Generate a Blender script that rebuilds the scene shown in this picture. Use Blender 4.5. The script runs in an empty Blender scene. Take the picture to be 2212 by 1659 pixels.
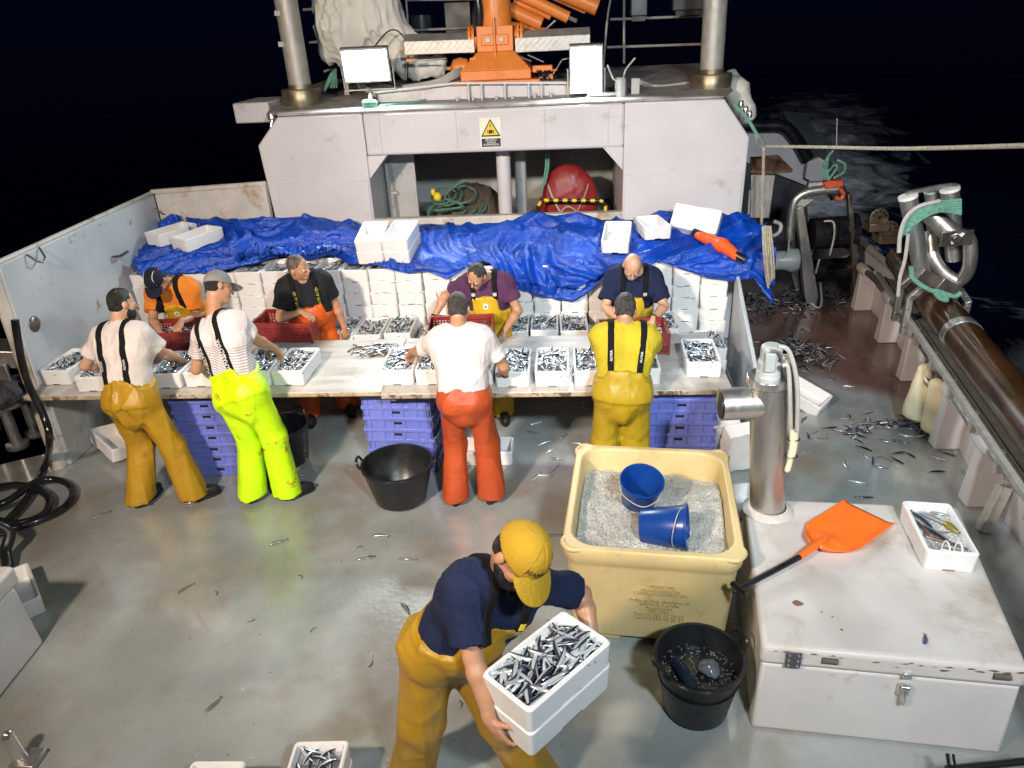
import bpy, bmesh, math, random
import numpy as np
from math import sin, cos, pi, radians, sqrt, atan2
from mathutils import Vector, Matrix, Euler, noise
from mathutils.bvhtree import BVHTree
random.seed(7)
scene = bpy.context.scene
COL = scene.collection
# ------------------------------------------------------------------ camera
FPX, SW, SH = 1600.0, 2212.0, 1659.0
PITCH, ROLL, YAW, CAMH = radians(26.0), radians(2.8), radians(4.5), 3.5
CROT = Matrix.Rotation(YAW, 3, 'Z') @ Matrix.Rotation(pi/2-PITCH, 3, 'X') @ Matrix.Rotation(-ROLL, 3, 'Z')
CLOC = Vector((0, 0, CAMH))
cam_d = bpy.data.cameras.new('camera'); cam = bpy.data.objects.new('camera', cam_d); COL.objects.link(cam)
cam.matrix_world = Matrix.Translation(CLOC) @ CROT.to_4x4()
cam_d.sensor_width = 36.0; cam_d.lens = 36.0*FPX/SW; cam_d.clip_start = 0.05; cam_d.clip_end = 8000
scene.camera = cam
def at(x, y, X=None, Y=None, Z=None):
    """a point of the deck plan seen at (x, y) of the 2212 px wide survey picture, on a known plane"""
    d = CROT @ Vector(((x-SW/2)/FPX, -(y-SH/2)/FPX, -1.0))
    t = (X-CLOC.x)/d.x if X is not None else (Y-CLOC.y)/d.y if Y is not None else (Z-CLOC.z)/d.z
    return CLOC + d*t
# ------------------------------------------------------------------ world, ship lamps out of view and one added light, exposure
world = bpy.data.worlds.new("World"); scene.world = world; world.use_nodes = True
wn = world.node_tree.nodes; wl = world.node_tree.links
bg = wn['Background']; sky = wn.new('ShaderNodeTexSky'); sky.sky_type = 'NISHITA'; sky.sun_disc = False
sky.sun_elevation = radians(-8); sky.sun_rotation = radians(200); sky.altitude = 0
nightmix = wn.new('ShaderNodeMixRGB'); nightmix.blend_type = 'ADD'; nightmix.inputs['Fac'].default_value = 1; wl.new(sky.outputs[0], nightmix.inputs['Color1']); nightmix.inputs['Color2'].default_value = (.008, .015, .07, 1)
wl.new(nightmix.outputs[0], bg.inputs[0]); bg.inputs[1].default_value = 0.08
def area(name, loc, target, sx, sy, power, col, spread=pi):
    l = bpy.data.lights.new(name, 'AREA'); l.shape = 'RECTANGLE'; l.size = sx; l.size_y = sy; l.energy = power; l.color = col; l.spread = spread
    o = bpy.data.objects.new(name, l); COL.objects.link(o); o.location = loc
    o.rotation_euler = (Vector(target)-Vector(loc)).to_track_quat('-Z', 'Y').to_euler(); return o
WARM = (1.0, 0.80, 0.64)
area('wheelhouse_lamp', (-3.2, -0.6, 5.0), (-0.7, 7.0, 1.0), 0.45, 0.3, 190, WARM, radians(84))
area('wheelhouse_lamp', (1.5, -0.9, 5.1), (0.2, 7.0, 1.0), 0.45, 0.3, 128, (0.80, 0.93, 1.0), radians(84))
area('starboard_fill', (2.6, -1.3, 5.2), (7.0, 9.0, -0.8), 0.4, 0.3, 95, (0.95, 0.97, 1.0), radians(80))  # unseen light added to brighten the foam and gear to starboard
area('stern_lamp', (1.0, 13.2, 3.0), (15.0, 42.0, -2.3), 0.6, 0.4, 900, (0.9, 0.95, 1.0), radians(120))
scene.view_settings.view_transform = 'Standard'; scene.view_settings.look = 'None'
scene.view_settings.exposure = 0.02; scene.view_settings.gamma = 1.0
scene.cycles.use_denoising = True
scene.cycles.sample_clamp_indirect = 4.0
scene.cycles.max_bounces = 6
# ------------------------------------------------------------------ materials
MATS = {}
def M(name, col, rough=0.5, metal=0.0, var=0.12, scale=5.0, bump=0.0, bscale=40.0, dirt=None, coat=0.0, spec=0.5, rvar=0.1, dirt2=None, emit=None, estr=0.0, trans=0.0, sss=0.0, stretch=None):
    if name in MATS: return MATS[name]
    m = bpy.data.materials.new(name); m.use_nodes = True; nt = m.node_tree; n = nt.nodes; L = nt.links; p = n['Principled BSDF']
    tc = n.new('ShaderNodeTexCoord'); vec = tc.outputs['Object']
    if stretch:
        mp = n.new('ShaderNodeMapping'); mp.inputs['Scale'].default_value = stretch; L.new(vec, mp.inputs['Vector']); vec = mp.outputs['Vector']
    nz = n.new('ShaderNodeTexNoise'); nz.inputs['Scale'].default_value = scale; nz.inputs['Detail'].default_value = 5; L.new(vec, nz.inputs['Vector'])
    rp = n.new('ShaderNodeValToRGB'); e = rp.color_ramp.elements
    c0 = [max(0, c*(1-var)) for c in col]; c1 = [min(1, c*(1+var)) for c in col]
    e[0].position = .3; e[1].position = .7; e[0].color = (*c0, 1); e[1].color = (*c1, 1); L.new(nz.outputs['Fac'], rp.inputs['Fac'])
    out = rp.outputs['Color']
    for dd in (dirt, dirt2):
        if not dd: continue
        dc, lo, hi, dsc = dd
        nz2 = n.new('ShaderNodeTexNoise'); nz2.inputs['Scale'].default_value = dsc; nz2.inputs['Detail'].default_value = 8; nz2.inputs['Roughness'].default_value = .65
        L.new(tc.outputs['Object'], nz2.inputs['Vector'])
        mr = n.new('ShaderNodeMapRange'); mr.inputs['From Min'].default_value = lo; mr.inputs['From Max'].default_value = hi; L.new(nz2.outputs['Fac'], mr.inputs['Value'])
        mx = n.new('ShaderNodeMixRGB'); L.new(mr.outputs['Result'], mx.inputs['Fac']); L.new(out, mx.inputs['Color1']); mx.inputs['Color2'].default_value = (*dc, 1); out = mx.outputs['Color']
    L.new(out, p.inputs['Base Color'])
    mr = n.new('ShaderNodeMapRange'); mr.inputs['To Min'].default_value = max(.03, rough-rvar); mr.inputs['To Max'].default_value = min(1, rough+rvar)
    mr.inputs['From Min'].default_value = .3; mr.inputs['From Max'].default_value = .7; L.new(nz.outputs['Fac'], mr.inputs['Value']); L.new(mr.outputs['Result'], p.inputs['Roughness'])
    p.inputs['Metallic'].default_value = metal; p.inputs['Specular IOR Level'].default_value = spec
    p.inputs['Coat Weight'].default_value = coat; p.inputs['Coat Roughness'].default_value = .15
    p.inputs['Transmission Weight'].default_value = trans
    if sss: p.inputs['Subsurface Weight'].default_value = sss; p.inputs['Subsurface Radius'].default_value = (.02, .008, .004); p.inputs['Subsurface Scale'].default_value = .5
    if emit: p.inputs['Emission Color'].default_value = (*emit, 1); p.inputs['Emission Strength'].default_value = estr
    if bump:
        nb = n.new('ShaderNodeTexNoise'); nb.inputs['Scale'].default_value = bscale; nb.inputs['Detail'].default_value = 4; L.new(vec, nb.inputs['Vector'])
        bp = n.new('ShaderNodeBump'); bp.inputs['Strength'].default_value = bump; bp.inputs['Distance'].default_value = .02; L.new(nb.outputs['Fac'], bp.inputs['Height']); L.new(bp.outputs['Normal'], p.inputs['Normal'])
    MATS[name] = m; return m
RUST = (.16, .065, .022); GRIME = (.20, .17, .13)
WHITE = M('painted white steel', (.59, .565, .575), .42, var=.06, scale=1.6, bump=.07, bscale=5, dirt=((.34, .29, .24), .60, .80, 3), dirt2=((.10, .07, .05), .735, .75, 15))
WALLW = M('scuffed white bulwark paint', (.50, .52, .54), .45, var=.10, scale=2, bump=.06, bscale=9, dirt=((.30, .22, .13), .63, .69, 3.0), dirt2=((.06, .045, .035), .69, .71, 5))
RUSTY = M('rust streaked paint', (.56, .53, .48), .55, var=.12, scale=4, dirt=((.34, .24, .14), .54, .68, 3.5), dirt2=(RUST, .64, .70, 9), bump=.1)
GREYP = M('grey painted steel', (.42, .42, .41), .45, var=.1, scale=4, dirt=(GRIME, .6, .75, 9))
DARKP = M('dark painted steel', (.05, .055, .065), .45, var=.2, scale=4, dirt=((.12, .08, .05), .6, .8, 6))
ROOFM = M('worn deck top paint', (.36, .33, .31), .55, var=.25, scale=3, dirt=((.16, .13, .11), .52, .7, 4), bump=.1)
STEEL = M('brushed stainless steel', (.50, .48, .45), .40, .9, var=.07, scale=14, rvar=.06, stretch=(3, 3, .6))
POLISH = M('polished stainless steel', (.66, .65, .63), .22, .85, var=.1, scale=6, rvar=.06, bump=.02, bscale=15)
GALV = M('galvanised steel', (.44, .42, .38), .52, .35, var=.12, scale=14, rvar=.12, dirt=((.3, .26, .2), .6, .8, 5))
BRONZE = M('tarnished flange metal', (.30, .25, .17), .4, .8, var=.2, scale=8)
DSTEEL = M('dark greasy steel', (.20, .18, .16), .35, .8, var=.25, scale=7, dirt=((.10, .07, .05), .55, .7, 8))
ORANGE = M('orange crane paint', (.78, .24, .045), .42, var=.1, scale=5, dirt=((.25, .11, .05), .62, .78, 6), bump=.03)
FOAM = M('white polystyrene foam', (.74, .73, .72), .62, var=.03, scale=6, bump=.12, bscale=160, spec=.3, dirt=((.45, .37, .31), .66, .82, 7), dirt2=((.16, .10, .07), .735, .77, 15))
TARP = None
PURP = M('lilac crate plastic', (.15, .185, .56), .42, var=.08, scale=6, bump=.03, dirt=((.2, .18, .3), .64, .8, 12))
REDC = M('red crate plastic', (.22, .022, .02), .38, var=.15, scale=9, bump=.03, spec=.5)
BLACKR = M('black rubber', (.012, .013, .015), .34, var=.3, scale=8, bump=.05, bscale=25)
BLACKB = M('black webbing', (.008, .008, .009), .85, var=.2, scale=60, bump=.2, bscale=200, spec=.15)
TUBY = M('yellow insulated tub plastic', (.62, .475, .225), .45, var=.07, scale=3, bump=.06, bscale=14, dirt=((.42, .30, .14), .58, .78, 5), dirt2=((.2, .1, .05), .72, .76, 24))
BUCK = M('blue bucket plastic', (.006, .05, .26), .34, var=.1, scale=6, bump=.02)
SHOV = M('orange shovel plastic', (.95, .17, .02), .38, var=.06, scale=7, bump=.02, dirt=((.5, .1, .03), .7, .85, 20))
WOODT = M('painted table board', (.50, .47, .43), .36, var=.16, scale=2.2, stretch=(1, 5, 5), bump=.05, bscale=22, dirt=((.30, .25, .19), .56, .74, 8))
EDGEW = M('chipped table edge', (.42, .34, .23), .6, var=.3, scale=9, dirt=((.10, .065, .04), .52, .6, 14), bump=.15)
ROPEG = M('green polypropylene rope', (.14, .33, .25), .7, var=.25, scale=40, bump=.6, bscale=120)
ROPEB = M('weathered beige rope', (.42, .37, .28), .85, var=.3, scale=40, bump=.7, bscale=120)
HOSEW = M('grey white hose', (.40, .385, .35), .5, var=.1, scale=20)
NETB = M('brown netting', (.09, .065, .045), .9, var=.4, scale=30, bump=.8, bscale=90)
CANV = M('off white canvas cover', (.74, .71, .64), .62, var=.08, scale=3, bump=.12, bscale=8, dirt=((.36, .27, .18), .63, .8, 3))
BRASS = M('brown varnished roller', (.048, .020, .006), .28, var=.25, scale=2.5, coat=.5, dirt=((.03, .015, .008), .55, .75, 3))
YELP = M('yellow paint', (.75, .55, .03), .45, var=.08)
BLKP = M('black paint', (.012, .012, .013), .45, var=.1)
REDV = M('red vinyl cover', (.24, .016, .014), .5, var=.12, scale=7, bump=.1, bscale=12)
CREAM = M('cream oilskin cloth', (.80, .72, .48), .5, var=.08, scale=9, bump=.05)
PALEBOX = M('pale grey motor paint', (.38, .40, .40), .4, var=.1, scale=9, dirt=(GRIME, .62, .75, 12))
# wet deck paint with stained patches that also paint in some shade and reflection
def deck_mat():
    m = bpy.data.materials.new('wet grey deck paint'); m.use_nodes = True; nt = m.node_tree; n = nt.nodes; L = nt.links; p = n['Principled BSDF']
    tc = n.new('ShaderNodeTexCoord'); V = tc.outputs['Object']
    def nz(s, d=6, r=.55):
        x = n.new('ShaderNodeTexNoise'); x.inputs['Scale'].default_value = s; x.inputs['Detail'].default_value = d; x.inputs['Roughness'].default_value = r; L.new(V, x.inputs['Vector']); return x.outputs['Fac']
    def ramp(f, a, b, ca, cb):
        r = n.new('ShaderNodeValToRGB'); e = r.color_ramp.elements; e[0].position = a; e[1].position = b; e[0].color = (*ca, 1); e[1].color = (*cb, 1); L.new(f, r.inputs['Fac']); return r.outputs['Color']
    def mix(f, a, b):
        x = n.new('ShaderNodeMixRGB'); L.new(f, x.inputs['Fac']); L.new(a, x.inputs['Color1'])
        if isinstance(b, tuple): x.inputs['Color2'].default_value = (*b, 1)
        else: L.new(b, x.inputs['Color2'])
        return x.outputs['Color']
    def rng(f, a, b, c=0., d=1.):
        x = n.new('ShaderNodeMapRange'); x.inputs['From Min'].default_value = a; x.inputs['From Max'].default_value = b; x.inputs['To Min'].default_value = c; x.inputs['To Max'].default_value = d; L.new(f, x.inputs['Value']); return x.outputs['Result']
    c = ramp(nz(.9), .35, .65, (.25, .265, .255), (.37, .39, .38))
    c = mix(rng(nz(.62, 4), 0.50, .62, 0, .5), c, (.12, .155, .15)); c = mix(rng(nz(1.3, 7), .50, .66, 0, .72), c, (.215, .175, .125))  # broad teal and brown patches: stain plus some shadow and reflection painted in
    c = mix(rng(nz(22, 8, .7), .66, .74, 0, .8), c, (.10, .075, .05))
    # red lead paint left bare on the after part of the side deck
    sep = n.new('ShaderNodeSeparateXYZ'); L.new(V, sep.inputs['Vector'])
    def mth(op, a, b):
        x = n.new('ShaderNodeMath'); x.operation = op
        for i, v in enumerate((a, b)):
            if isinstance(v, (int, float)): x.inputs[i].default_value = v
            else: L.new(v, x.inputs[i])
        return x.outputs[0]
    ex = mth('ADD', mth('MULTIPLY', mth('SUBTRACT', sep.outputs['X'], 2.4), .95), mth('MULTIPLY', mth('SUBTRACT', sep.outputs['Y'], 7.35), .9))
    ex = mth('ADD', ex, mth('MULTIPLY', nz(1.3), 1.2)); onside = rng(sep.outputs['X'], 1.9, 2.1)
    c = mix(mth('MULTIPLY', mth('MULTIPLY', rng(ex, .55, 1.0), onside), .85), c, (.13, .045, .03))
    L.new(c, p.inputs['Base Color'])
    wet = nz(.75, 5); L.new(rng(wet, .35, .65, .13, .36), p.inputs['Roughness'])
    p.inputs['Specular IOR Level'].default_value = .6
    L.new(rng(wet, .40, .58, 1.0, .25), p.inputs['Coat Weight']); p.inputs['Coat IOR'].default_value = 1.65; L.new(rng(nz(2.3, 4), .35, .65, .05, .16), p.inputs['Coat Roughness'])
    bp = n.new('ShaderNodeBump'); bp.inputs['Strength'].default_value = .16; bp.inputs['Distance'].default_value = .01; L.new(nz(26, 6, .6), bp.inputs['Height'])
    b2 = n.new('ShaderNodeBump'); b2.inputs['Strength'].default_value = .12; b2.inputs['Distance'].default_value = .03; L.new(nz(3.2, 3), b2.inputs['Height']); L.new(bp.outputs['Normal'], b2.inputs['Normal'])
    L.new(b2.outputs['Normal'], p.inputs['Normal']); return m
def tarp_mat():
    m = M('creased blue tarpaulin', (.003, .058, .43), .27, var=.25, scale=3, rvar=.08, spec=.6, bump=.55, bscale=62); n = m.node_tree.nodes; L = m.node_tree.links
    return m
TARP = tarp_mat()
def fish_mat(name, back, flank, gloss=.22):
    m = bpy.data.materials.new(name); m.use_nodes = True; nt = m.node_tree; n = nt.nodes; L = nt.links; p = n['Principled BSDF']
    at_ = n.new('ShaderNodeAttribute'); at_.attribute_name = 'dorsal'
    r = n.new('ShaderNodeValToRGB'); e = r.color_ramp.elements; e[0].position = .47; e[0].color = (*flank, 1); e[1].position = .66; e[1].color = (*back, 1)
    L.new(at_.outputs['Fac'], r.inputs['Fac']); L.new(r.outputs['Color'], p.inputs['Base Color'])
    m2 = n.new('ShaderNodeMapRange'); m2.inputs['From Min'].default_value = .55; m2.inputs['From Max'].default_value = .75; m2.inputs['To Min'].default_value = .45; m2.inputs['To Max'].default_value = .2; L.new(at_.outputs['Fac'], m2.inputs['Value']); L.new(m2.outputs['Result'], p.inputs['Metallic'])
    p.inputs['Roughness'].default_value = gloss; p.inputs['Coat Weight'].default_value = .4; p.inputs['Coat Roughness'].default_value = .08
    return m
FISH = fish_mat('silver anchovy skin', (.030, .040, .060), (.76, .79, .82), .19)
FISHD = fish_mat('dark dead anchovy skin', (.015, .015, .018), (.30, .29, .30))
SKIN = M('tanned skin', (.46, .235, .135), .45, var=.10, scale=9, sss=.06, bump=.05, bscale=60)
SKIN2 = M('paler skin', (.55, .31, .20), .45, var=.10, scale=9, sss=.06, bump=.05, bscale=60)
EYEM = M('eye', (.75, .72, .68), .2, var=.02); PUP = M('dark iris', (.02, .012, .008), .15, var=.1)
# ------------------------------------------------------------------ mesh helpers
def fin(me, smooth=True, ang=38):
    if smooth:
        me.polygons.foreach_set('use_smooth', [True]*len(me.polygons)); me.set_sharp_from_angle(angle=radians(ang))
    me.update()
class MB:
    def __init__(s): s.v = []; s.f = []; s.fm = []; s.mi = 0
    def add(s, vs, fs):
        o = len(s.v); s.v += [tuple(v) for v in vs]; s.f += [tuple(i+o for i in f) for f in fs]; s.fm += [s.mi]*len(fs); return s
    def hexa(s, b, t):   # bottom 4 ccw, top 4 ccw
        return s.add(list(b)+list(t), [(3,2,1,0),(4,5,6,7),(0,1,5,4),(1,2,6,5),(2,3,7,6),(3,0,4,7)])
    def box(s, c, d, R=None):
        c = Vector(c); x, y, z = [q/2 for q in d]
        P = [Vector(q) for q in [(-x,-y,-z),(x,-y,-z),(x,y,-z),(-x,y,-z),(-x,-y,z),(x,-y,z),(x,y,z),(-x,y,z)]]
        if R is not None: P = [R @ q for q in P]
        P = [q+c for q in P]; return s.hexa(P[:4], P[4:])
    def prism(s, pts, ext):
        n = len(pts); e = Vector(ext); A = [Vector(p) for p in pts]; B = [p+e for p in A]
        nrm = Vector((0,0,0))
        for i in range(n): nrm += A[i].cross(A[(i+1) % n])
        fs = [tuple(range(n-1,-1,-1)), tuple(range(n,2*n))]+[(i,(i+1)%n,n+(i+1)%n,n+i) for i in range(n)]
        if nrm.dot(e) < 0: fs = [f[::-1] for f in fs]
        return s.add(A+B, fs)
    def tube(s, pts, r, n=8, closed=False, cap=True, sq=1.0):
        P = [Vector(p) for p in pts]; m = len(P); rs = r if isinstance(r, (list, tuple)) else [r]*m
        vs = []; T = []
        for i in range(m):
            a = P[(i-1) % m] if (closed or i > 0) else P[i]; b = P[(i+1) % m] if (closed or i < m-1) else P[i]
            t = (b-a); T.append(t.normalized() if t.length > 1e-9 else Vector((0,0,1)))
        u = T[0].orthogonal().normalized()
        for i in range(m):
            u = (u - T[i]*u.dot(T[i])); u = u.normalized() if u.length > 1e-6 else T[i].orthogonal().normalized(); w = T[i].cross(u)
            for k in range(n):
                a = 2*pi*k/n; vs.append(P[i]+(u*cos(a)+w*sin(a)*sq)*rs[i])
        fs = []
        for i in range(m if closed else m-1):
            j = (i+1) % m
            for k in range(n): l = (k+1) % n; fs.append((i*n+k, i*n+l, j*n+l, j*n+k))
        if cap and not closed: fs += [tuple(range(n-1,-1,-1)), tuple(range((m-1)*n, m*n))]
        return s.add(vs, fs)
    def cyl(s, a, b, r0, r1=None, n=24, cap=True): return s.tube([a, b], [r0, r0 if r1 is None else r1], n, cap=cap)
    def lathe(s, prof, c=(0,0,0), R=None, n=32):   # profile of (r, z)
        c = Vector(c); vs = []; fs = []; m = len(prof)
        for r, z in prof:
            for k in range(n):
                q = Vector((max(r, 1e-4)*cos(2*pi*k/n), max(r, 1e-4)*sin(2*pi*k/n), z)); vs.append(c+(R @ q if R is not None else q))
        for i in range(m-1):
            for k in range(n): l = (k+1) % n; fs.append((i*n+k, i*n+l, (i+1)*n+l, (i+1)*n+k))
        return s.add(vs, fs)
    def ell(s, c, r, R=None, nu=16, nv=10):
        prof = []
        c = Vector(c); vs = []; fs = []
        for i in range(nv+1):
            t = pi*i/nv
            for k in range(nu):
                q = Vector((r[0]*max(sin(t), 1e-4)*cos(2*pi*k/nu), r[1]*max(sin(t), 1e-4)*sin(2*pi*k/nu), -r[2]*cos(t))); vs.append(c+(R @ q if R is not None else q))
        for i in range(nv):
            for k in range(nu): l = (k+1) % nu; fs.append((i*nu+k, i*nu+l, (i+1)*nu+l, (i+1)*nu+k))
        return s.add(vs, fs)
    def build(s, name, mat, parent=None, smooth=True, bevel=0, ang=38, seg=2):
        me = bpy.data.meshes.new(name); me.from_pydata(s.v, [], s.f)
        for mm in (mat if isinstance(mat, (list, tuple)) else [mat]): me.materials.append(mm)
        if any(s.fm): me.polygons.foreach_set('material_index', s.fm)
        fin(me, smooth, ang); o = link(name, me, parent)
        if bevel:
            b = o.modifiers.new('bevel', 'BEVEL'); b.width = bevel; b.segments = seg; b.limit_method = 'ANGLE'; b.angle_limit = radians(40); b.use_clamp_overlap = True
        return o
def link(name, me, parent=None):
    o = bpy.data.objects.new(name, me); COL.objects.link(o)
    if parent is not None:
        o.parent = parent
        if parent.type == 'EMPTY': o.matrix_parent_inverse = Matrix.Translation(-Vector(parent.location))
    return o
def tag(o, label, cat, group=None):
    o['label'] = label; o['category'] = cat
    if group: o['group'] = group
    return o
def struct(o): o['kind'] = 'structure'; return o
def stuff(o, label, cat): o['kind'] = 'stuff'; o['label'] = label; o['category'] = cat; return o
def thing(name, label, cat, loc=(0,0,0), group=None):
    o = bpy.data.objects.new(name, None); COL.objects.link(o); o.location = loc; o.empty_display_size = .1
    return tag(o, label, cat, group)
def dup(root, mat, label=None, group=None, cat=None):
    r = root.copy(); COL.objects.link(r); r.matrix_world = mat
    if label: r['label'] = label
    if group: r['group'] = group
    if cat: r['category'] = cat
    for ch in root.children:
        c = ch.copy(); COL.objects.link(c); c.parent = r
        for g in ch.children:
            d = g.copy(); COL.objects.link(d); d.parent = c
    return r
def T(loc, rz=0, rx=0, ry=0): return Matrix.Translation(Vector(loc)) @ Euler((rx, ry, rz)).to_matrix().to_4x4()
def smoothpath(pts, n=8, closed=False):
    P = [Vector(p) for p in pts]; m = len(P); out = []
    for i in range(m if closed else m-1):
        p0 = P[(i-1) % m] if closed or i > 0 else P[i]; p1 = P[i]; p2 = P[(i+1) % m]; p3 = P[(i+2) % m] if closed or i < m-2 else p2
        for k in range(n):
            t = k/n; out.append(.5*((2*p1)+(p2-p0)*t+(2*p0-5*p1+4*p2-p3)*t*t+(3*p1-p0-3*p2+p3)*t**3))
    if not closed: out.append(P[-1])
    return out
def textmesh(s, size, align='CENTER', ext=.0008, res=2):
    c = bpy.data.curves.new('t', 'FONT'); c.body = s; c.size = size; c.align_x = align; c.align_y = 'CENTER'; c.extrude = ext; c.resolution_u = res; c.space_line = .85
    o = bpy.data.objects.new('t', c); COL.objects.link(o); dg = bpy.context.evaluated_depsgraph_get()
    me = bpy.data.meshes.new_from_object(o.evaluated_get(dg)); bpy.data.objects.remove(o); bpy.data.curves.remove(c); return me
# ------------------------------------------------------------------ implicit surfaces for bodies and clothes
def cone(a, ra, b, rb, k=.03): return ('c', np.array(a, 'f4'), float(ra), np.array(b, 'f4'), float(rb), k)
def ello(c, r, R=None, k=.02, sub=False): return ('s' if sub else 'e', np.array(c, 'f4'), np.array(r, 'f4'), np.array(R if R is not None else np.eye(3), 'f4'), 0, k)
def pbounds(p):
    if p[0] == 'c': return np.minimum(p[1]-p[2], p[3]-p[4]), np.maximum(p[1]+p[2], p[3]+p[4])
    m = np.abs(p[3]) @ p[2]; return p[1]-m, p[1]+m
def peval(p, X, Y, Z):
    if p[0] == 'c':
        a, b = p[1], p[3]; d = b-a; L2 = max(float(d @ d), 1e-9)
        t = np.clip(((X-a[0])*d[0]+(Y-a[1])*d[1]+(Z-a[2])*d[2])/L2, 0, 1)
        return np.sqrt((X-a[0]-t*d[0])**2+(Y-a[1]-t*d[1])**2+(Z-a[2]-t*d[2])**2)-(p[2]+(p[4]-p[2])*t)
    c, r, R = p[1], p[2], p[3]; x, y, z = X-c[0], Y-c[1], Z-c[2]
    q = [(x*R[0, i]+y*R[1, i]+z*R[2, i])/r[i] for i in range(3)]
    k0 = np.sqrt(q[0]**2+q[1]**2+q[2]**2); k1 = np.sqrt((q[0]/r[0])**2+(q[1]/r[1])**2+(q[2]/r[2])**2)
    return k0*(k0-1)/np.maximum(k1, 1e-6)
class Field:
    def __init__(s, prims, h, pad=.05):
        bs = [pbounds(p) for p in prims if p[0] != 's']; s.h = h
        s.lo = np.min([b[0] for b in bs], 0)-pad; hi = np.max([b[1] for b in bs], 0)+pad
        s.n = np.ceil((hi-s.lo)/h).astype(int)+1; s.D = np.full(s.n, .15, 'f4')
        for p in prims: s.add(p)
    def axes(s): return [(s.lo[i]+s.h*np.arange(s.n[i])).astype('f4') for i in range(3)]
    def XYZ(s):
        a = s.axes(); return a[0][:, None, None], a[1][None, :, None], a[2][None, None, :]
    def add(s, p):
        a, b = pbounds(p); m = .07
        i0 = np.clip(np.floor((a-m-s.lo)/s.h).astype(int), 0, s.n); i1 = np.clip(np.ceil((b+m-s.lo)/s.h).astype(int)+1, 0, s.n)
        if np.any(i1 <= i0): return
        ax = s.axes(); sl = tuple(slice(i0[i], i1[i]) for i in range(3))
        d = peval(p, ax[0][sl[0]][:, None, None], ax[1][sl[1]][None, :, None], ax[2][sl[2]][None, None, :]).astype('f4'); k = p[5]; c = s.D[sl]
        if p[0] == 's':
            hh = np.clip(.5-.5*(c+d)/k, 0, 1); s.D[sl] = c*(1-hh)-d*hh+k*hh*(1-hh)
        else:
            hh = np.clip(.5+.5*(c-d)/k, 0, 1); s.D[sl] = c*(1-hh)+d*hh-k*hh*(1-hh)
    def wrinkle(s, amp, fs, seed=0, stretch=(1, 1, 1)):
        idx = np.nonzero(np.abs(s.D) < .055); ax = s.axes(); X, Y, Z = [ax[i][idx[i]]*stretch[i] for i in range(3)]
        r = np.random.RandomState(seed); w = 0
        for f in fs:
            for q in range(2):
                a = r.normal(size=3); a /= np.linalg.norm(a); b = r.normal(size=3)*.5*f; ph = r.rand()*6.28
                w = w+(1-np.abs(np.sin(.5*f*(a[0]*X+a[1]*Y+a[2]*Z)+ph+1.3*np.sin(b[0]*X+b[1]*Y+b[2]*Z+ph*2))))**2/(f/fs[0])**.6
        s.D[idx] += (amp*(.28-w/sum(2/(f/fs[0])**.6 for f in fs))).astype('f4')
    def mesh(s):
        D = s.D; h = s.h; I = D < 0; nx, ny, nz = [q-1 for q in s.n]
        offs = [(i, j, k) for i in (0, 1) for j in (0, 1) for k in (0, 1)]
        cnt = np.zeros((nx, ny, nz), 'u1')
        for o in offs: cnt += I[o[0]:o[0]+nx, o[1]:o[1]+ny, o[2]:o[2]+nz]
        act = np.nonzero((cnt > 0) & (cnt < 8)); K = len(act[0])
        vals = {o: D[act[0]+o[0], act[1]+o[1], act[2]+o[2]] for o in offs}
        S = np.zeros((K, 3)); N = np.zeros(K)
        for a in offs:
            for ax in range(3):
                if a[ax]: continue
                b = list(a); b[ax] = 1; b = tuple(b); va, vb = vals[a], vals[b]; m = (va < 0) != (vb < 0)
                t = np.where(m, va/np.where(m, va-vb, 1), 0)
                for q in range(3): S[:, q] += np.where(m, a[q]+(t if q == ax else 0), 0)
                N += m
        V = s.lo+h*(np.stack(act, 1)+S/N[:, None])
        idm = np.full((nx, ny, nz), -1, 'i4'); idm[act] = np.arange(K); F = []
        for ax in range(3):
            sl0 = [slice(1, -1)]*3; sl0[ax] = slice(0, -1); sl1 = list(sl0); sl1[ax] = slice(1, None)
            A = I[tuple(sl0)]; B = I[tuple(sl1)]; e = np.nonzero(A != B); fl = A[e]
            base = [e[0]+1, e[1]+1, e[2]+1]; base[ax] = base[ax]-1
            u, w = [(1, 2), (2, 0), (0, 1)][ax]
            def cell(du, dw):
                q = [b.copy() for b in base]; q[u] -= du; q[w] -= dw; return idm[q[0], q[1], q[2]]
            Q = np.stack([cell(1, 1), cell(0, 1), cell(0, 0), cell(1, 0)], 1); Q[~fl] = Q[~fl][:, ::-1]; F.append(Q)
        F = np.concatenate(F); F = F[(F >= 0).all(1)]; return V, F
def sdfobj(name, fld, mat, parent=None, smooth_it=0):
    V, F = fld.mesh()
    if smooth_it:
        for _ in range(smooth_it):
            acc = np.zeros_like(V); c = np.zeros(len(V))
            for a, b in ((0, 1), (1, 2), (2, 3), (3, 0)):
                np.add.at(acc, F[:, a], V[F[:, b]]); np.add.at(c, F[:, a], 1); np.add.at(acc, F[:, b], V[F[:, a]]); np.add.at(c, F[:, b], 1)
            V = .5*V+.5*acc/np.maximum(c, 1)[:, None]
    me = bpy.data.meshes.new(name); me.vertices.add(len(V)); me.vertices.foreach_set('co', V.astype('f4').ravel())
    me.loops.add(F.size); me.loops.foreach_set('vertex_index', F.astype('i4').ravel()); me.polygons.add(len(F)); me.polygons.foreach_set('loop_start', np.arange(0, F.size, 4, dtype='i4'))
    me.update(calc_edges=True); me.validate(); me.materials.append(mat); me.polygons.foreach_set('use_smooth', [True]*len(me.polygons)); me.update()
    return link(name, me, parent)
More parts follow.
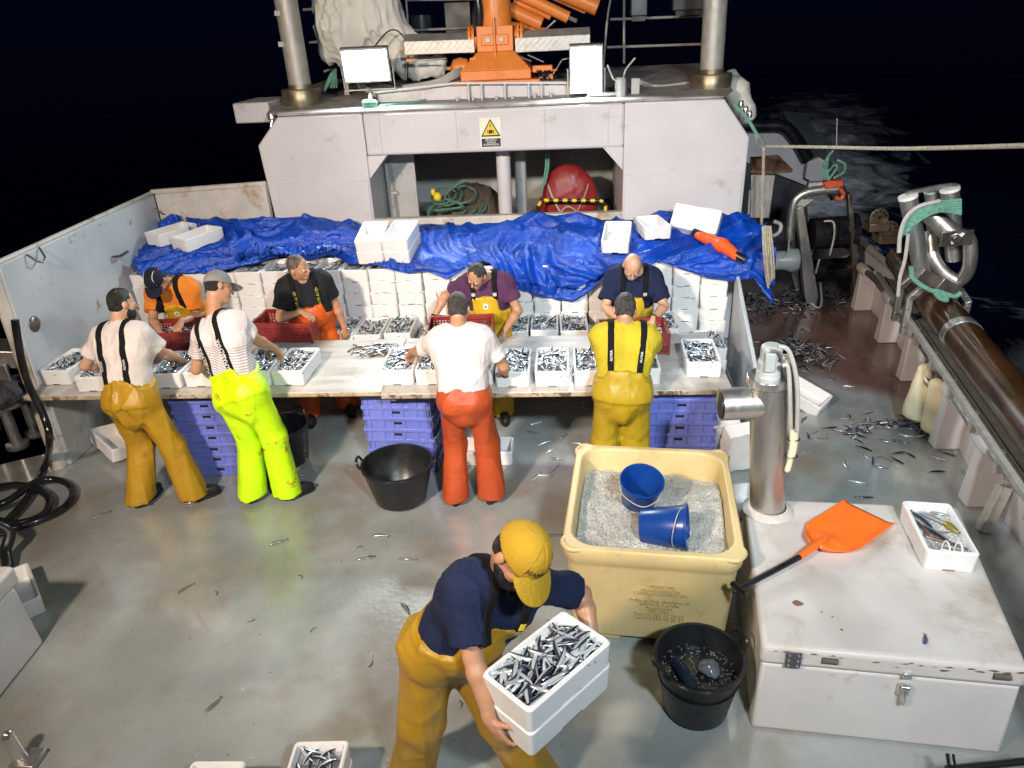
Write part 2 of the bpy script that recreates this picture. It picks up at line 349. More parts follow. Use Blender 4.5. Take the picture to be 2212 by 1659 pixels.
# ------------------------------------------------------------------ sea
def sea():
    m = bpy.data.materials.new('night sea water'); m.use_nodes = True; nt = m.node_tree; n = nt.nodes; L = nt.links; p = n['Principled BSDF']
    tc = n.new('ShaderNodeTexCoord'); mp = n.new('ShaderNodeMapping'); mp.inputs['Scale'].default_value = (1, .55, 1); L.new(tc.outputs['Object'], mp.inputs['Vector']); V = mp.outputs['Vector']
    a = n.new('ShaderNodeTexNoise'); a.inputs['Scale'].default_value = .55; a.inputs['Detail'].default_value = 9; a.inputs['Roughness'].default_value = .62; a.inputs['Distortion'].default_value = 1.2; L.new(V, a.inputs['Vector'])
    at_ = n.new('ShaderNodeAttribute'); at_.attribute_name = 'foam'
    ad = n.new('ShaderNodeMath'); ad.operation = 'ADD'; L.new(a.outputs['Fac'], ad.inputs[0]); L.new(at_.outputs['Fac'], ad.inputs[1])
    mr = n.new('ShaderNodeMapRange'); mr.inputs['From Min'].default_value = .76; mr.inputs['From Max'].default_value = 1.25; L.new(ad.outputs[0], mr.inputs['Value'])
    mx = n.new('ShaderNodeMixRGB'); L.new(mr.outputs['Result'], mx.inputs['Fac']); mx.inputs['Color1'].default_value = (.0015, .0035, .011, 1); mx.inputs['Color2'].default_value = (.60, .64, .66, 1); L.new(mx.outputs['Color'], p.inputs['Base Color'])
    r = n.new('ShaderNodeMapRange'); r.inputs['To Min'].default_value = .12; r.inputs['To Max'].default_value = .8; L.new(mr.outputs['Result'], r.inputs['Value']); L.new(r.outputs['Result'], p.inputs['Roughness'])
    b = n.new('ShaderNodeTexNoise'); b.inputs['Scale'].default_value = 3; b.inputs['Detail'].default_value = 6; L.new(V, b.inputs['Vector']); bp = n.new('ShaderNodeBump'); bp.inputs['Strength'].default_value = .5; bp.inputs['Distance'].default_value = .15; L.new(b.outputs['Fac'], bp.inputs['Height']); L.new(bp.outputs['Normal'], p.inputs['Normal'])
    gx = np.concatenate([-np.geomspace(4000, 40, 14), np.linspace(-36, 44, 160), np.geomspace(48, 4000, 14)])
    gy = np.concatenate([[-400, -60], np.linspace(-20, 90, 180), np.geomspace(95, 6000, 16)])
    X, Y = np.meshgrid(gx, gy); near = np.exp(-((X/40)**2+((Y-25)/55)**2))
    Z = -2.3+near*(.16*np.sin(.8*X+.35*Y)+.12*np.sin(1.3*Y-.5*X+1)+.08*np.sin(2.1*X+1.7*Y))
    foam = np.zeros_like(X)
    # wash along the starboard side and the turning wake astern
    foam += .50*np.exp(-((X-9.6)/2.4)**2)*np.exp(-((Y-10.5)/5.0)**2)+.40*np.exp(-((X-5.4)/1.5)**2)*np.exp(-((Y-4.0)/6.0)**2)
    wx = 6.2+.30*(Y-18); foam += .56*np.exp(-((X-wx)/(2.4+.05*Y))**2)*np.clip((Y-14)/12, 0, 1)*np.clip((85-Y)/40, 0, 1)
    V_ = np.stack([X, Y, Z], -1).reshape(-1, 3); ny, nx = X.shape
    ii = np.arange(ny*nx).reshape(ny, nx); F = np.stack([ii[:-1, :-1], ii[:-1, 1:], ii[1:, 1:], ii[1:, :-1]], -1).reshape(-1, 4)
    me = bpy.data.meshes.new('sea'); me.from_pydata(V_.tolist(), [], F.tolist()); me.materials.append(m)
    at2 = me.attributes.new('foam', 'FLOAT', 'POINT'); at2.data.foreach_set('value', foam.ravel().astype('f4')); fin(me, True, 180)
    struct(link('sea', me))
sea()
# ------------------------------------------------------------------ deck
RB = [(-2, 2.75), (2, 2.95), (5.04, 3.29), (5.9, 3.44), (7.4, 3.72), (8.7, 3.9), (10, 3.95), (13.5, 3.8)]
def rbx(y):
    for (y0, x0), (y1, x1) in zip(RB, RB[1:]):
        if y <= y1: return x0+(x1-x0)*(y-y0)/(y1-y0)
    return RB[-1][1]
b = MB(); pts = [(-5.6, -2, 0)]+[(x, y, 0) for y, x in RB]+[(-4.75, 13.5, 0), (-4.75, 5.9, 0), (-5.6, 5.4, 0)]
b.prism(pts, (0, 0, -.12)); struct(b.build('deck', deck_mat(), smooth=False))
b = MB(); hp = [(-5.57, -2, -.121)]+[(x+.1, y, -.121) for y, x in RB]+[(-4.72, 13.5, -.121), (-4.72, 5.88, -.121), (-5.57, 5.38, -.121)]
b.prism(hp, (0, 0, -2.8)); h = b.build('hull', DARKP, smooth=False); tag(h, 'dark hull side of the fishing boat below the deck', 'hull')
# ------------------------------------------------------------------ port bulwark with its after panel
t = thing('bulwark', 'tall scuffed white bulwark of the port side running aft to a rusty topped panel', 'bulwark', (-4.6, 5.5, 0))
b = MB(); b.prism([(-4.6, 5.55, 0), (-4.6, 5.62, 1.90), (-4.6, 8.22, 1.93), (-4.6, 8.22, 0)], (-.10, 0, 0)); b.build('side_plate', WALLW, t, bevel=.012)
b = MB(); b.prism([(-4.598, 8.22, 0), (-4.598, 8.22, 1.93), (-3.30, 8.22, 1.98), (-3.30, 8.22, 0)], (0, .09, 0)); b.build('after_panel', RUSTY, t, bevel=.012)
b = MB(); b.tube([(-4.65, 5.60, 1.905), (-4.65, 8.27, 1.94)], .022, 8); b.tube([(-4.65, 8.265, 1.95), (-3.30, 8.265, 2.0)], .028, 8); b.build('capping', RUSTY, t)
b = MB(); b.box((-4.585, 6.9, .45), (.05, 2.62, .9)); b.build('lower_lining', GREYP, t, bevel=.01)
b = MB(); b.tube([(-4.65, 5.535, -.02), (-4.65, 5.58, 1.9)], .05, 8, sq=.7); b.build('end_pillar', RUSTY, t)
for (x, y) in ((75, 555), (345, 455)):
    b = MB(); c = at(x, y, X=-4.59); b.tube([c+Vector((.0, -.09, .05)), c+Vector((.05, -.06, -.02)), c+Vector((.06, 0, -.05)), c+Vector((.05, .06, -.02)), c+Vector((0, .09, .06))], .009, 6); b.build('cleat', DSTEEL, t)
b = MB(); c = at(243, 555, X=-4.59); b.tube([c, c+Vector((.07, .02, 0)), c+Vector((.10, .13, .02))], .014, 6); b.build('latch', DSTEEL, t); b = MB(); c2 = at(75, 700, X=-4.597); b.ell(c2, (.02, .07, .07)); b.build('port_boss', DSTEEL, t)
b = MB(); b.hexa([Vector(p) for p in ((-5.58, 1.5, 0), (-5.48, 1.5, 0), (-5.48, 5.35, 0), (-5.58, 5.35, 0))], [Vector(p) for p in ((-5.58, 1.5, .55), (-5.48, 1.5, .55), (-5.48, 5.35, .55), (-5.58, 5.35, .55))]); tag(b.build('coaming', WALLW, bevel=.01), 'low pale coaming along the port deck edge behind the rollers', 'coaming')
# ------------------------------------------------------------------ gantry housing across the deck
GY = 8.30
t = thing('gantry_housing', 'white painted steel gantry housing with a wide low opening across the deck', 'deckhouse', (-.6, GY, 0)); GANTRY = t
def leg(name, pts):
    b = MB(); b.prism([(x, GY, z) for x, z in pts], (0, 1.25, 0)); return b.build(name, WHITE, t, bevel=.02, seg=3)
leg('side_leg', [(-3.20, 0), (-3.33, 2.40), (-3.06, 2.69), (-2.13, 2.695), (-2.13, 0)])
leg('side_leg', [(.67, 0), (.67, 2.695), (1.70, 2.69), (1.99, 2.30), (1.96, 0)])
b = MB(); b.prism([(-2.127, GY+.004, 2.25), (-2.127, GY+.004, 2.693), (.667, GY+.004, 2.693), (.667, GY+.004, 2.24)], (0, 1.2, 0)); b.build('cross_beam', WHITE, t, bevel=.03, seg=3)
for sx, x in ((1, -2.127), (-1, .667)):
    b = MB(); b.prism([(x, GY+.008, 2.249), (x+sx*.22, GY+.008, 2.249), (x, GY+.008, 2.0)], (0, .2, 0)); b.build('gusset', WHITE, t, bevel=.008)
for x0, x1, z0, z1 in ((-3.19, -2.15, 1.1, 1.99), (.69, 1.95, 1.1, 1.96)): b = MB(); b.box(((x0+x1)/2, GY-.006, (z0+z1)/2), (x1-x0, .016, z1-z0)); b.build('lower_plate', WHITE, t, bevel=.006)
for x in (-2.13, -1.12, -.17, .66, .50, -1.95): b = MB(); b.box((x, GY-.001, 2.475), (.010, .012, .40)); b.build('weld_seam', WHITE, t)
b = MB(); b.prism([(-3.05, GY-.008, 2.697), (1.69, GY-.008, 2.695), (1.86, 8.7, 2.72), (1.95, 9.9, 2.80), (1.95, 11.5, 2.84), (-3.4, 11.5, 2.84), (-3.4, 9.9, 2.80), (-3.3, 8.75, 2.72)], (0, 0, .028)); b.build('roof', ROOFM, t, bevel=.012)
b = MB(); b.box((-3.52, 9.15, 2.70), (.42, .75, .22)); b.build('roof_wing', WHITE, t, bevel=.02)
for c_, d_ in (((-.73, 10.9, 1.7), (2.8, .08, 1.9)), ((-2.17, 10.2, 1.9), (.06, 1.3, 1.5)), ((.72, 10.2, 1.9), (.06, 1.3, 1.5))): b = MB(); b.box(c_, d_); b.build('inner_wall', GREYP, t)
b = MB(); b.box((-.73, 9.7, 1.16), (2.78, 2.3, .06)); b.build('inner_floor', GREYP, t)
a0, a1 = at(808, 470, Y=GY+.03), at(1350, 470, Y=GY+.03)
b = MB(); b.box(((a0.x+a1.x)/2, GY+.06, 1.40), (a1.x-a0.x, .10, .30)); b.build('sill_board', RUSTY, t, bevel=.012)
p0 = at(1093, 470, Y=8.75); b = MB(); b.cyl((p0.x, 8.75, 1.2), (p0.x, 8.75, 2.5), .082); b.build('inner_column', WHITE, t)
p0 = at(1128, 460, Y=9.2); b = MB(); b.cyl((p0.x, 9.2, 1.2), (p0.x, 9.2, 2.6), .07); b.build('inner_column', GREYP, t)
q0, q1 = at(846, 400, Y=8.95), at(903, 400, Y=8.95)
b = MB(); b.box(((q0.x+q1.x)/2-.04, 8.97, 1.85), (.36, .04, 1.3)); dr = b.build('inner_door', GREYP, t, bevel=.006)
b = MB(); b.tube([(q0.x+.03, 8.92, 1.3), (q0.x-.01, 8.92, 2.4)], .012, 6); b.tube([(q0.x+.055, 8.92, 1.3), (q0.x+.015, 8.92, 2.4)], .008, 6); b.box((q0.x+.03, 8.92, 1.72), (.09, .03, .03)); b.build('lock_rod', GALV, dr)
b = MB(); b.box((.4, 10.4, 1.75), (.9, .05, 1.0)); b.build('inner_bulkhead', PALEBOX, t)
# dark gear in the shade behind the opening
def heap(name, c, r, mat, seed, amp=.06, label=None, cat=None, h=.02):
    f = Field([ello(c, r, k=.05), ello((c[0]+r[0]*.5, c[1], c[2]-r[2]*.2), (r[0]*.7, r[1]*.9, r[2]*.7), k=.06), ello((c[0]-r[0]*.45, c[1]-.03, c[2]-r[2]*.35), (r[0]*.7, r[1], r[2]*.6), k=.06)], h)
    f.wrinkle(amp, (25, 60), seed); o = sdfobj(name, f, mat); return tag(o, label, cat)
c = at(1015, 425, Y=9.3); heap('net_heap', (c.x, 9.35, 1.38), (.42, .4, .34), NETB, 3, label='brown net heap under green rope inside the gantry opening', cat='net')
b = MB()
rr = random.Random(5)
for k in range(11):
    cx, cz = c.x+rr.uniform(-.30, .05), 1.40+rr.uniform(-.02, .10)+(.16 if k > 7 else 0); R_ = rr.uniform(.13, .27); ti = rr.uniform(-.15, .4)
    b.tube(smoothpath([(cx+R_*cos(q)*1.1, 9.0+.18*sin(q)+rr.uniform(-.05, .05), cz+R_*.42*sin(q)+ti*R_*cos(q)*.5) for q in [i*pi/4 for i in range(8)]], 4, True), .014, 6, closed=True)
b.tube(smoothpath([at(1000, 390, Y=8.9), at(960, 425, Y=8.85), at(1000, 445, Y=8.8), at(940, 455, Y=8.75)], 6), .015, 6)
tag(b.build('rope_coil', M('green rope with painted shade', (.09, .19, .15), .8, var=.3, scale=40, bump=.6, bscale=120)), 'tangled green rope coil lying on the brown net heap', 'rope')  # rope green darkened in its colour to stand for shade in the opening
b = MB(); fl = at(945, 425, Y=8.75); b.ell(fl, (.05, .05, .055)); b.ell(fl+Vector((-.05, .02, .05)), (.03, .03, .045)); tag(b.build('net_float', YELP), 'small yellow net float in front of the green rope coil', 'float')
# red raft cover standing behind a striped hoop
t2 = thing('raft_cover', 'red vinyl half round cover with white straps behind the striped hoop', 'cover', (at(1228, 430, Y=9.1).x, 9.1, 1.2))
cx = at(1228, 430, Y=9.1).x; cz = 1.50
f = Field([ello((cx, 9.15, cz), (.36, .16, .44), k=.04)], .014); ax = f.XYZ(); f.wrinkle(.02, (14, 30), 8); f.D = np.maximum(f.D, (1.2-ax[2])+0*f.D); sdfobj('cover_shell', f, REDV, t2)
b = MB()
for s in (-1, 1): b.tube(smoothpath([(cx+s*.02, 9.0, cz-.2), (cx+s*.12, 8.975, cz-.05), (cx+s*.22, 9.03, cz+.16), (cx+s*.25, 9.14, cz+.3)], 6), .012, 6, sq=.4)
b.tube(smoothpath([(cx-.13, 8.97, cz-.16), (cx-.02, 8.96, cz-.02), (cx+.1, 8.965, cz-.1), (cx+.03, 8.96, cz-.2)], 5, True), .009, 6, closed=True); b.build('strap', HOSEW, t2)
t2 = thing('striped_hoop', 'yellow and black striped hoop rail in front of the red cover', 'rail', (cx, 8.85, 1.2))
hl, hr = at(1163, 433, Y=8.8), at(1308, 433, Y=8.8)
path = [(hl.x, 8.8, 1.2), (hl.x, 8.8, hl.z-.06), (hl.x+.03, 8.8, hl.z-.012), (hl.x+.07, 8.8, hl.z)]+[(hl.x+.07+(hr.x-hl.x-.14)*i/12, 8.8, hl.z+(hr.z-hl.z)*i/12) for i in range(1, 13)]+[(hr.x-.03, 8.8, hr.z-.012), (hr.x, 8.8, hr.z-.06), (hr.x, 8.8, 1.2)]
for i in range(len(path)-1): b = MB(); b.tube([path[i], path[i+1]], .021, 10); b.build('yellow_band' if i % 2 else 'black_band', YELP if i % 2 else BLKP, t2)
b = MB(); b.tube(smoothpath([at(1180, 330, Y=9.0), at(1178, 370, Y=9.0), at(1168, 425, Y=8.95)], 5), .013, 6); b.tube(smoothpath([at(1186, 330, Y=9.0), at(1183, 370, Y=9.0), at(1176, 400, Y=9.0)], 5), .013, 6); tag(b.build('hanging_rope', ROPEG), 'green rope hanging down to the red cover inside the opening', 'rope')
# ------------------------------------------------------------------ sign
sg = at(1060, 287, Y=GY-.01); t2 = thing('warning_sign', 'cream warning sign with yellow triangle reading PELIGRO CARGA SUSPENDIDA', 'sign', (sg.x, GY-.01, sg.z))
w, hgt = .235, .31; y0 = GY-.006
b = MB(); b.box((sg.x, y0, sg.z), (w, .006, hgt)); b.build('sign_plate', M('cream sign enamel', (.74, .72, .60), .45, var=.03), t2)
def tri(r, y, m, nm):
    b = MB(); zc = sg.z+.035; b.prism([(sg.x-r*1.05, y, zc-r*.72), (sg.x+r*1.05, y, zc-r*.72), (sg.x, y, zc+r*1.08)], (0, .002, 0)); return b.build(nm, m, t2)
tri(.100, y0-.006, BLKP, 'triangle_edge'); tri(.080, y0-.0085, YELP, 'triangle')
b = MB(); b.box((sg.x, y0-.009, sg.z+.012), (.040, .003, .036)); b.box((sg.x-.030, y0-.009, sg.z+.012), (.008, .003, .036)); b.box((sg.x+.030, y0-.009, sg.z+.012), (.008, .003, .036)); b.box((sg.x, y0-.009, sg.z+.075), (.010, .003, .030)); b.build('load_symbol', BLKP, t2)
b = MB(); b.box((sg.x, y0-.005, sg.z-.100), (.205, .004, .085)); b.build('text_panel', M('sign navy', (.015, .016, .035), .45), t2)
me = textmesh('¡PELIGRO!\nCARGA\nSUSPENDIDA', .029); me.materials.append(M('sign white', (.8, .8, .76), .5)); me.transform(T((sg.x, y0-.0085, sg.z-.096), 0, pi/2)); link('lettering', me, t2)
# ------------------------------------------------------------------ masts
def mast(sx, sy, tx, ty, Y, r, lab):
    a = at(sx, sy, Y=Y); tp = at(tx, ty, Y=Y); d = tp-a; d *= 1.6
    t = thing('mast', lab, 'mast', a)
    b = MB(); b.cyl(a-Vector((0, 0, .05)), a+d, r, n=32); b.build('column', GALV, t)
    b = MB(); b.lathe([(0, -.10), (r*1.75, -.10), (r*1.8, -.08), (r*1.8, .08), (r*1.72, .095), (r*1.1, .095), (r*1.1, .14)], a, n=40); b.build('flange_collar', BRONZE, t)
    return t
tm = mast(653, 210, 617, 0, 8.95, .125, 'round galvanised mast in a bronze coloured collar at the gantry left end')
b = MB()
for y in (28, 95): c = at(608+y*.12, y, Y=8.85); b.box(c+Vector((-.06, 0, 0)), (.06, .03, .05))
b.build('bracket', GALV, tm)
mast(1535, 178, 1546, 0, 8.95, .125, 'round galvanised mast in a bronze coloured collar at the gantry right end')
# ------------------------------------------------------------------ floodlights (lit)
def flood(c, w, h, tilt, yaw, label, base):
    t = thing('floodlight', label, 'floodlight', base)
    R = (Matrix.Rotation(yaw, 3, 'Z') @ Matrix.Rotation(tilt, 3, 'X'))
    def q(x, y, z): return c+R @ Vector((x, y, z))
    b = MB(); b.box(c+R @ Vector((0, .045, 0)), (w+.05, .07, h+.05), R); b.build('housing', DARKP, t, bevel=.012)
    b = MB()
    for s in (-1, 1): b.box(q(s*(w/2+.0125), .0, 0), (.022, .035, h+.046), R); b.box(q(0, .0, s*(h/2+.0125)), (w+.002, .034, .022), R)
    b.build('bezel', GREYP, t, bevel=.004)
    b = MB(); b.add([q(-w/2, .004, -h/2), q(w/2, .004, -h/2), q(w/2, .004, h/2), q(-w/2, .004, h/2)], [(0, 1, 2, 3)])
    lm = M('floodlight lens', (.9, .95, 1.0), .3, emit=(.80, .95, 1.0), estr=FLOOD); b.build('lens', lm, t, smooth=False)
    b = MB(); s2 = w/2+.045
    b.tube([q(-s2, .05, 0), q(-s2, .05, -h/2-.12), q(s2, .05, -h/2-.12), q(s2, .05, 0)], .011, 6); b.build('yoke', GALV, t)
    b = MB(); b.cyl(base, q(0, .05, -h/2-.12), .022, n=12); b.build('post', GALV, t); return t
FLOOD = 250.0
c = at(790, 141, Y=8.50); flood(c, .46, .30, radians(14), radians(4), 'lit wide floodlight on a post at the gantry left, white glare', at(800, 234, Y=8.42))
c = at(1266, 150, Y=8.50); flood(c, .30, .44, radians(12), radians(-3), 'lit upright floodlight right of the orange crane, white glare', at(1268, 212, Y=8.45))
b = MB(); c = at(800, 232, Y=8.40); rr = random.Random(2)
for k in range(6): b.tube(smoothpath([c+Vector((.075*cos(q+k), .05*sin(q+k), .012*k+rr.uniform(-.01, .01))) for q in [i*pi/3 for i in range(6)]], 4, True), .011, 6, closed=True)
b.tube(smoothpath([c+Vector((.08, .1, 0)), at(860, 224, Y=8.6), at(890, 222, Y=8.65), at(920, 216, Y=8.75)], 5), .016, 6)
tag(b.build('lashing', ROPEG), 'pale green rope lashing around the foot of the wide floodlight', 'rope')
t2 = thing('junction_post', 'small pale cable post with a loose wire beside the upright floodlight', 'post', at(1340, 208, Y=8.55))
c = at(1340, 208, Y=8.55); b = MB(); b.lathe([(0, -.03), (.06, -.03), (.06, .17), (.05, .19), (0, .19)], c, n=8); b.build('post', PALEBOX, t2, ang=20)
b = MB(); b.tube(smoothpath([c+Vector((-.03, 0, .18)), at(1325, 170, Y=8.5), at(1312, 140, Y=8.5)], 6), .010, 6); b.tube(smoothpath([c+Vector((.03, 0, .18)), at(1352, 150, Y=8.5), at(1372, 125, Y=8.5)], 6), .010, 6); b.tube([c+Vector((-.35, -.02, .03)), c+Vector((-.02, -.02, .03))], .02, 8); b.build('wire', HOSEW, t2)
c = at(1372, 190, Y=8.7); b = MB(); b.box(c, (.09, .09, .2)); tag(b.build('bracket_box', GREYP, bevel=.008), 'small grey steel bracket box behind the cable post', 'box')
# ------------------------------------------------------------------ crane on its seat beam
PY = 8.75
t = thing('deck_beam', 'long white flanged beam with ribs carrying the orange crane', 'beam', at(1030, 220, Y=PY))
l0, l1 = at(815, 222, Y=PY), at(1238, 205, Y=PY); lt, rt = at(985, 178, Y=PY), at(1240, 178, Y=PY)
b = MB(); b.prism([l0, l1, rt, lt, at(815, 200, Y=PY)], (0, .06, 0)); b.build('web_plate', WHITE, t, bevel=.006)
b = MB(); b.prism([at(810, 196, Y=PY)+Vector((0, -.09, 0)), at(985, 176, Y=PY)+Vector((0, -.09, 0)), at(1245, 175, Y=PY)+Vector((0, -.09, 0)), at(1245, 180, Y=PY)+Vector((0, -.09, 0)), at(985, 181, Y=PY)+Vector((0, -.09, 0)), at(810, 201, Y=PY)+Vector((0, -.09, 0))], (0, .9, 0)); b.build('top_flange', WHITE, t)
for x in (1014, 1042, 1092, 1143, 1170): c = at(x, 200, Y=PY); b = MB(); b.box(c+Vector((0, -.042, 0)), (.016, .08, .24)); b.build('rib', WHITE, t)
for x, y in ((988, 214), (1022, 214), (1072, 212), (1107, 211), (1155, 205), (1190, 205)): c = at(x, y, Y=PY-.06); b = MB(); b.cyl(c-Vector((0, 0, .06)), c+Vector((0, 0, .02)), .018, n=6); b.build('bolt', RUSTY, t)
CY = 9.15
t = thing('crane', 'orange hydraulic deck crane with folded arms on top of the gantry', 'crane', at(1076, 172, Y=CY))
k = at(1076, 172, Y=CY)
def kk(x, y, Y=CY): return at(x, y, Y=Y)
b = MB(); b.box(k+Vector((0, 0, .0)), (.98, .9, .035)); b.build('base_plate', ORANGE, t, bevel=.006)
b = MB(); z0, z1, z2 = k.z+.019, k.z+.12, k.z+.30
def ring(w, d, z): return [Vector((k.x-w, CY-d, z)), Vector((k.x+w, CY-d, z)), Vector((k.x+w, CY+d, z)), Vector((k.x-w, CY+d, z))]
b.hexa(ring(.39, .34, z0), ring(.39, .34, z1)); b.hexa(ring(.388, .338, z1+.0005), ring(.21, .2, z2)); b.build('pedestal', ORANGE, t, bevel=.01)
b = MB(); b.box((k.x, CY, z2+.13), (.40, .38, .26)); b.box((k.x, CY-.215, z2+.13), (.025, .06, .42)); b.box((k.x, CY-.20, z2+.12), (.30, .03, .11)); kn = b.build('knuckle_block', ORANGE, t, bevel=.008)
for s in (-.075, .075): b = MB(); b.cyl((k.x+s, CY-.235, z2+.12), (k.x+s, CY-.21, z2+.12), .026, n=16); b.build('pin', GALV, kn)
for s in (-1, 1):
    b = MB()
    for o_, r_ in ((.235, .15), (.275, .15), (.21, .12)): b.cyl((k.x+s*o_, CY, z2+.13), (k.x+s*(o_+.028), CY, z2+.13), r_, n=28)
    for a_ in range(10): b.cyl((k.x+s*.262, CY+.128*cos(a_*.628), z2+.13+.128*sin(a_*.628)), (k.x+s*.312, CY+.128*cos(a_*.628), z2+.13+.128*sin(a_*.628)), .014, n=6)
    b.build('flange', ORANGE, t)
b = MB(); b.cyl((k.x, CY, z2+.25), (k.x, CY, z2+.72), .18, .175, n=32); b.lathe([(.185, -.01), (.19, 0), (.185, .01)], (k.x, CY, z2+.60), n=32)
b.hexa([Vector((k.x-.17, CY-.17, z2+.72)), Vector((k.x+.17, CY-.17, z2+.72)), Vector((k.x+.17, CY+.17, z2+.72)), Vector((k.x-.17, CY+.17, z2+.72))], [Vector((k.x-.19, CY-.3, z2+1.3)), Vector((k.x+.34, CY-.3, z2+1.3)), Vector((k.x+.34, CY+.25, z2+1.3)), Vector((k.x-.19, CY+.25, z2+1.3))]); b.build('column', ORANGE, t, bevel=.008)
for (x0, y0_, x1, y1_, r_, Yq) in ((1120, -14, 1228, 38, .062, 9.3), (1100, 20, 1170, 52, .075, 9.35), (1180, -30, 1290, 16, .09, 9.5), (1105, 52, 1176, 66, .03, 9.4), (1110, 2, 1190, 36, .04, 9.4)):
    b = MB(); b.tube([kk(x0, y0_, Yq), kk(x1, y1_, Yq)], r_, 14); b.build('ram_cylinder', ORANGE, t)
b = MB(); b.prism([kk(1150, -20, 9.6), kk(1262, 30, 9.6), kk(1288, 8, 9.6), kk(1315, -20, 9.6)], (0, .2, 0)); b.build('arm', ORANGE, t, bevel=.006)
b = MB(); b.tube([kk(1228, 38, 9.3), kk(1246, 46, 9.3)], .02, 8); b.build('piston_rod', POLISH, t); b = MB(); b.tube([kk(1176, 66, 9.4), kk(1200, 44, 9.4)], .012, 8); b.build('piston_rod', POLISH, t)
b = MB(); b.tube(smoothpath([kk(1028, -20, 9.0), kk(1036, 30, 9.0), kk(1032, 78, 9.05)], 6), .045, 10); b.tube(smoothpath([kk(1038, -20, 8.98), kk(1024, 40, 9.0), kk(1040, 82, 9.05)], 6), .03, 8); b.build('hose_bundle', BLACKR, t)
b = MB(); b.lathe([(0, -.16), (.02, -.16), (.02, -.12), (.09, -.08), (.11, 0), (.09, .08), (.03, .11), (.03, .17), (0, .17)], kk(1000, 153, 8.95)+Vector((-.02, 0, .03)), Matrix.Rotation(pi/2, 3, 'Y'), n=20); b.box(kk(1020, 148, 8.95)+Vector((.02, 0, .03)), (.07, .1, .16)); b.box(kk(890, 130, 9.0), (.12, .05, .03)); b.build('accumulator', ORANGE, t)
b = MB(); b.box(kk(1172, 148, 8.95), (.22, .12, .07)); b.box(kk(1175, 152, 8.93), (.30, .04, .02)); b.cyl(kk(1185, 170, 8.95)-Vector((.1, 0, 0)), kk(1195, 168, 8.95), .05, n=8); b.build('valve_block', ORANGE, t, bevel=.008)
b = MB()
rr = random.Random(4)
for i in range(7): b.tube(smoothpath([kk(1160+i*5, 152, 8.9), kk(1165+rr.uniform(0, 25), 172, 8.85), kk(1195+rr.uniform(0, 20), 186-i*3, 9.0), kk(1260, 176+i*2, 9.1)], 5), .012, 6)
b.build('control_hose', BLACKR, t)
b = MB()
for a_, c_ in (((890, 130), (965, 126)), ((1110, 118), (1148, 132)), ((1140, 118), (1175, 134)), ((1195, 160), (1215, 128)), ((1215, 128), (1240, 124))): b.tube([kk(*a_, 8.95), kk(*c_, 8.95)], .008, 6)
b.build('pipe_run', POLISH, t)
b = MB()
for i in range(4): b.tube(smoothpath([kk(870, 196-i*3, 8.72), kk(940, 186-i*4, 8.70), kk(985, 166-i*5, 8.75), kk(1005, 152-i*3, 9.0)], 5), .013, 6)
b.build('supply_hose', HOSEW, t)
# chequer plate lockers beside the crane
CHK = M('chequer plate', (.45, .43, .40), .42, .55, var=.15, scale=10, bump=.0)
def chequer():
    n = CHK.node_tree.nodes; L = CHK.node_tree.links; p = n['Principled BSDF']; tc = n.new('ShaderNodeTexCoord'); mp = n.new('ShaderNodeMapping'); mp.inputs['Rotation'].default_value = (0, radians(45), 0); L.new(tc.outputs['Object'], mp.inputs['Vector'])
    br = n.new('ShaderNodeTexBrick'); br.inputs['Scale'].default_value = 9; br.inputs['Mortar Size'].default_value = .012; br.offset = .5; br.squash = 1; br.inputs['Brick Width'].default_value = .9; br.inputs['Row Height'].default_value = .45
    mp2 = n.new('ShaderNodeMapping'); mp2.inputs['Rotation'].default_value = (radians(90), 0, 0); L.new(mp.outputs['Vector'], mp2.inputs['Vector']); L.new(mp2.outputs['Vector'], br.inputs['Vector'])
    bp = n.new('ShaderNodeBump'); bp.inputs['Strength'].default_value = .9; bp.inputs['Distance'].default_value = .01; L.new(br.outputs['Fac'], bp.inputs['Height']); L.new(bp.outputs['Normal'], p.inputs['Normal'])
chequer()
def locker_box(xl, xr, yl, yr, hpx, lab):
    a, c = at(xl, yl, Y=9.0), at(xr, yr, Y=9.0); zb = a.z; dz = c.z-a.z; h1 = hpx/190
    sec = [(0, 0), (0, h1), (.10, h1+.07), (.42, h1+.07), (.42, 0)]
    b = MB(); b.prism([(a.x, 9.0+y, zb+z) for y, z in sec], (c.x-a.x, 0, dz)); o = b.build('checker_locker', CHK, smooth=False, bevel=.006); tag(o, lab, 'locker')
locker_box(874, 1026, 119, 114, 26, 'chequer plate locker left of the crane column')
locker_box(1113, 1275, 114, 106, 28, 'chequer plate locker right of the crane column')
# rails, lamps and gear behind the crane
b = MB()
for a_, c_ in (((520, -60), (875, -20)), ((875, -30), (882, 66)), ((882, 66), (1018, 60)), ((655, 21), (700, 18)), ((668, 92), (705, 88)), ((700, 155), (740, 140)), ((880, 0), (1030, -2))): b.tube([at(*a_, Y=10.6), at(*c_, Y=10.6)], .016, 8)
tag(b.build('guard_rail', GALV), 'thin steel guard rail behind the canvas cover and the crane', 'rail')
b = MB()
for a_, c_ in (((1312, 102), (1525, 95)), ((1318, 42), (1525, 34)), ((1348, -40), (1348, 137))): b.tube([at(*a_, Y=10.6), at(*c_, Y=10.6)], .016, 8)
b.tube(smoothpath([at(1322, -20, Y=10.0), at(1312, 40, Y=10), at(1306, 110, Y=10), at(1300, 170, Y=9.6)], 5), .014, 6)
tag(b.build('guard_rail', GALV), 'thin steel guard rail between the upright floodlight and right mast', 'rail')
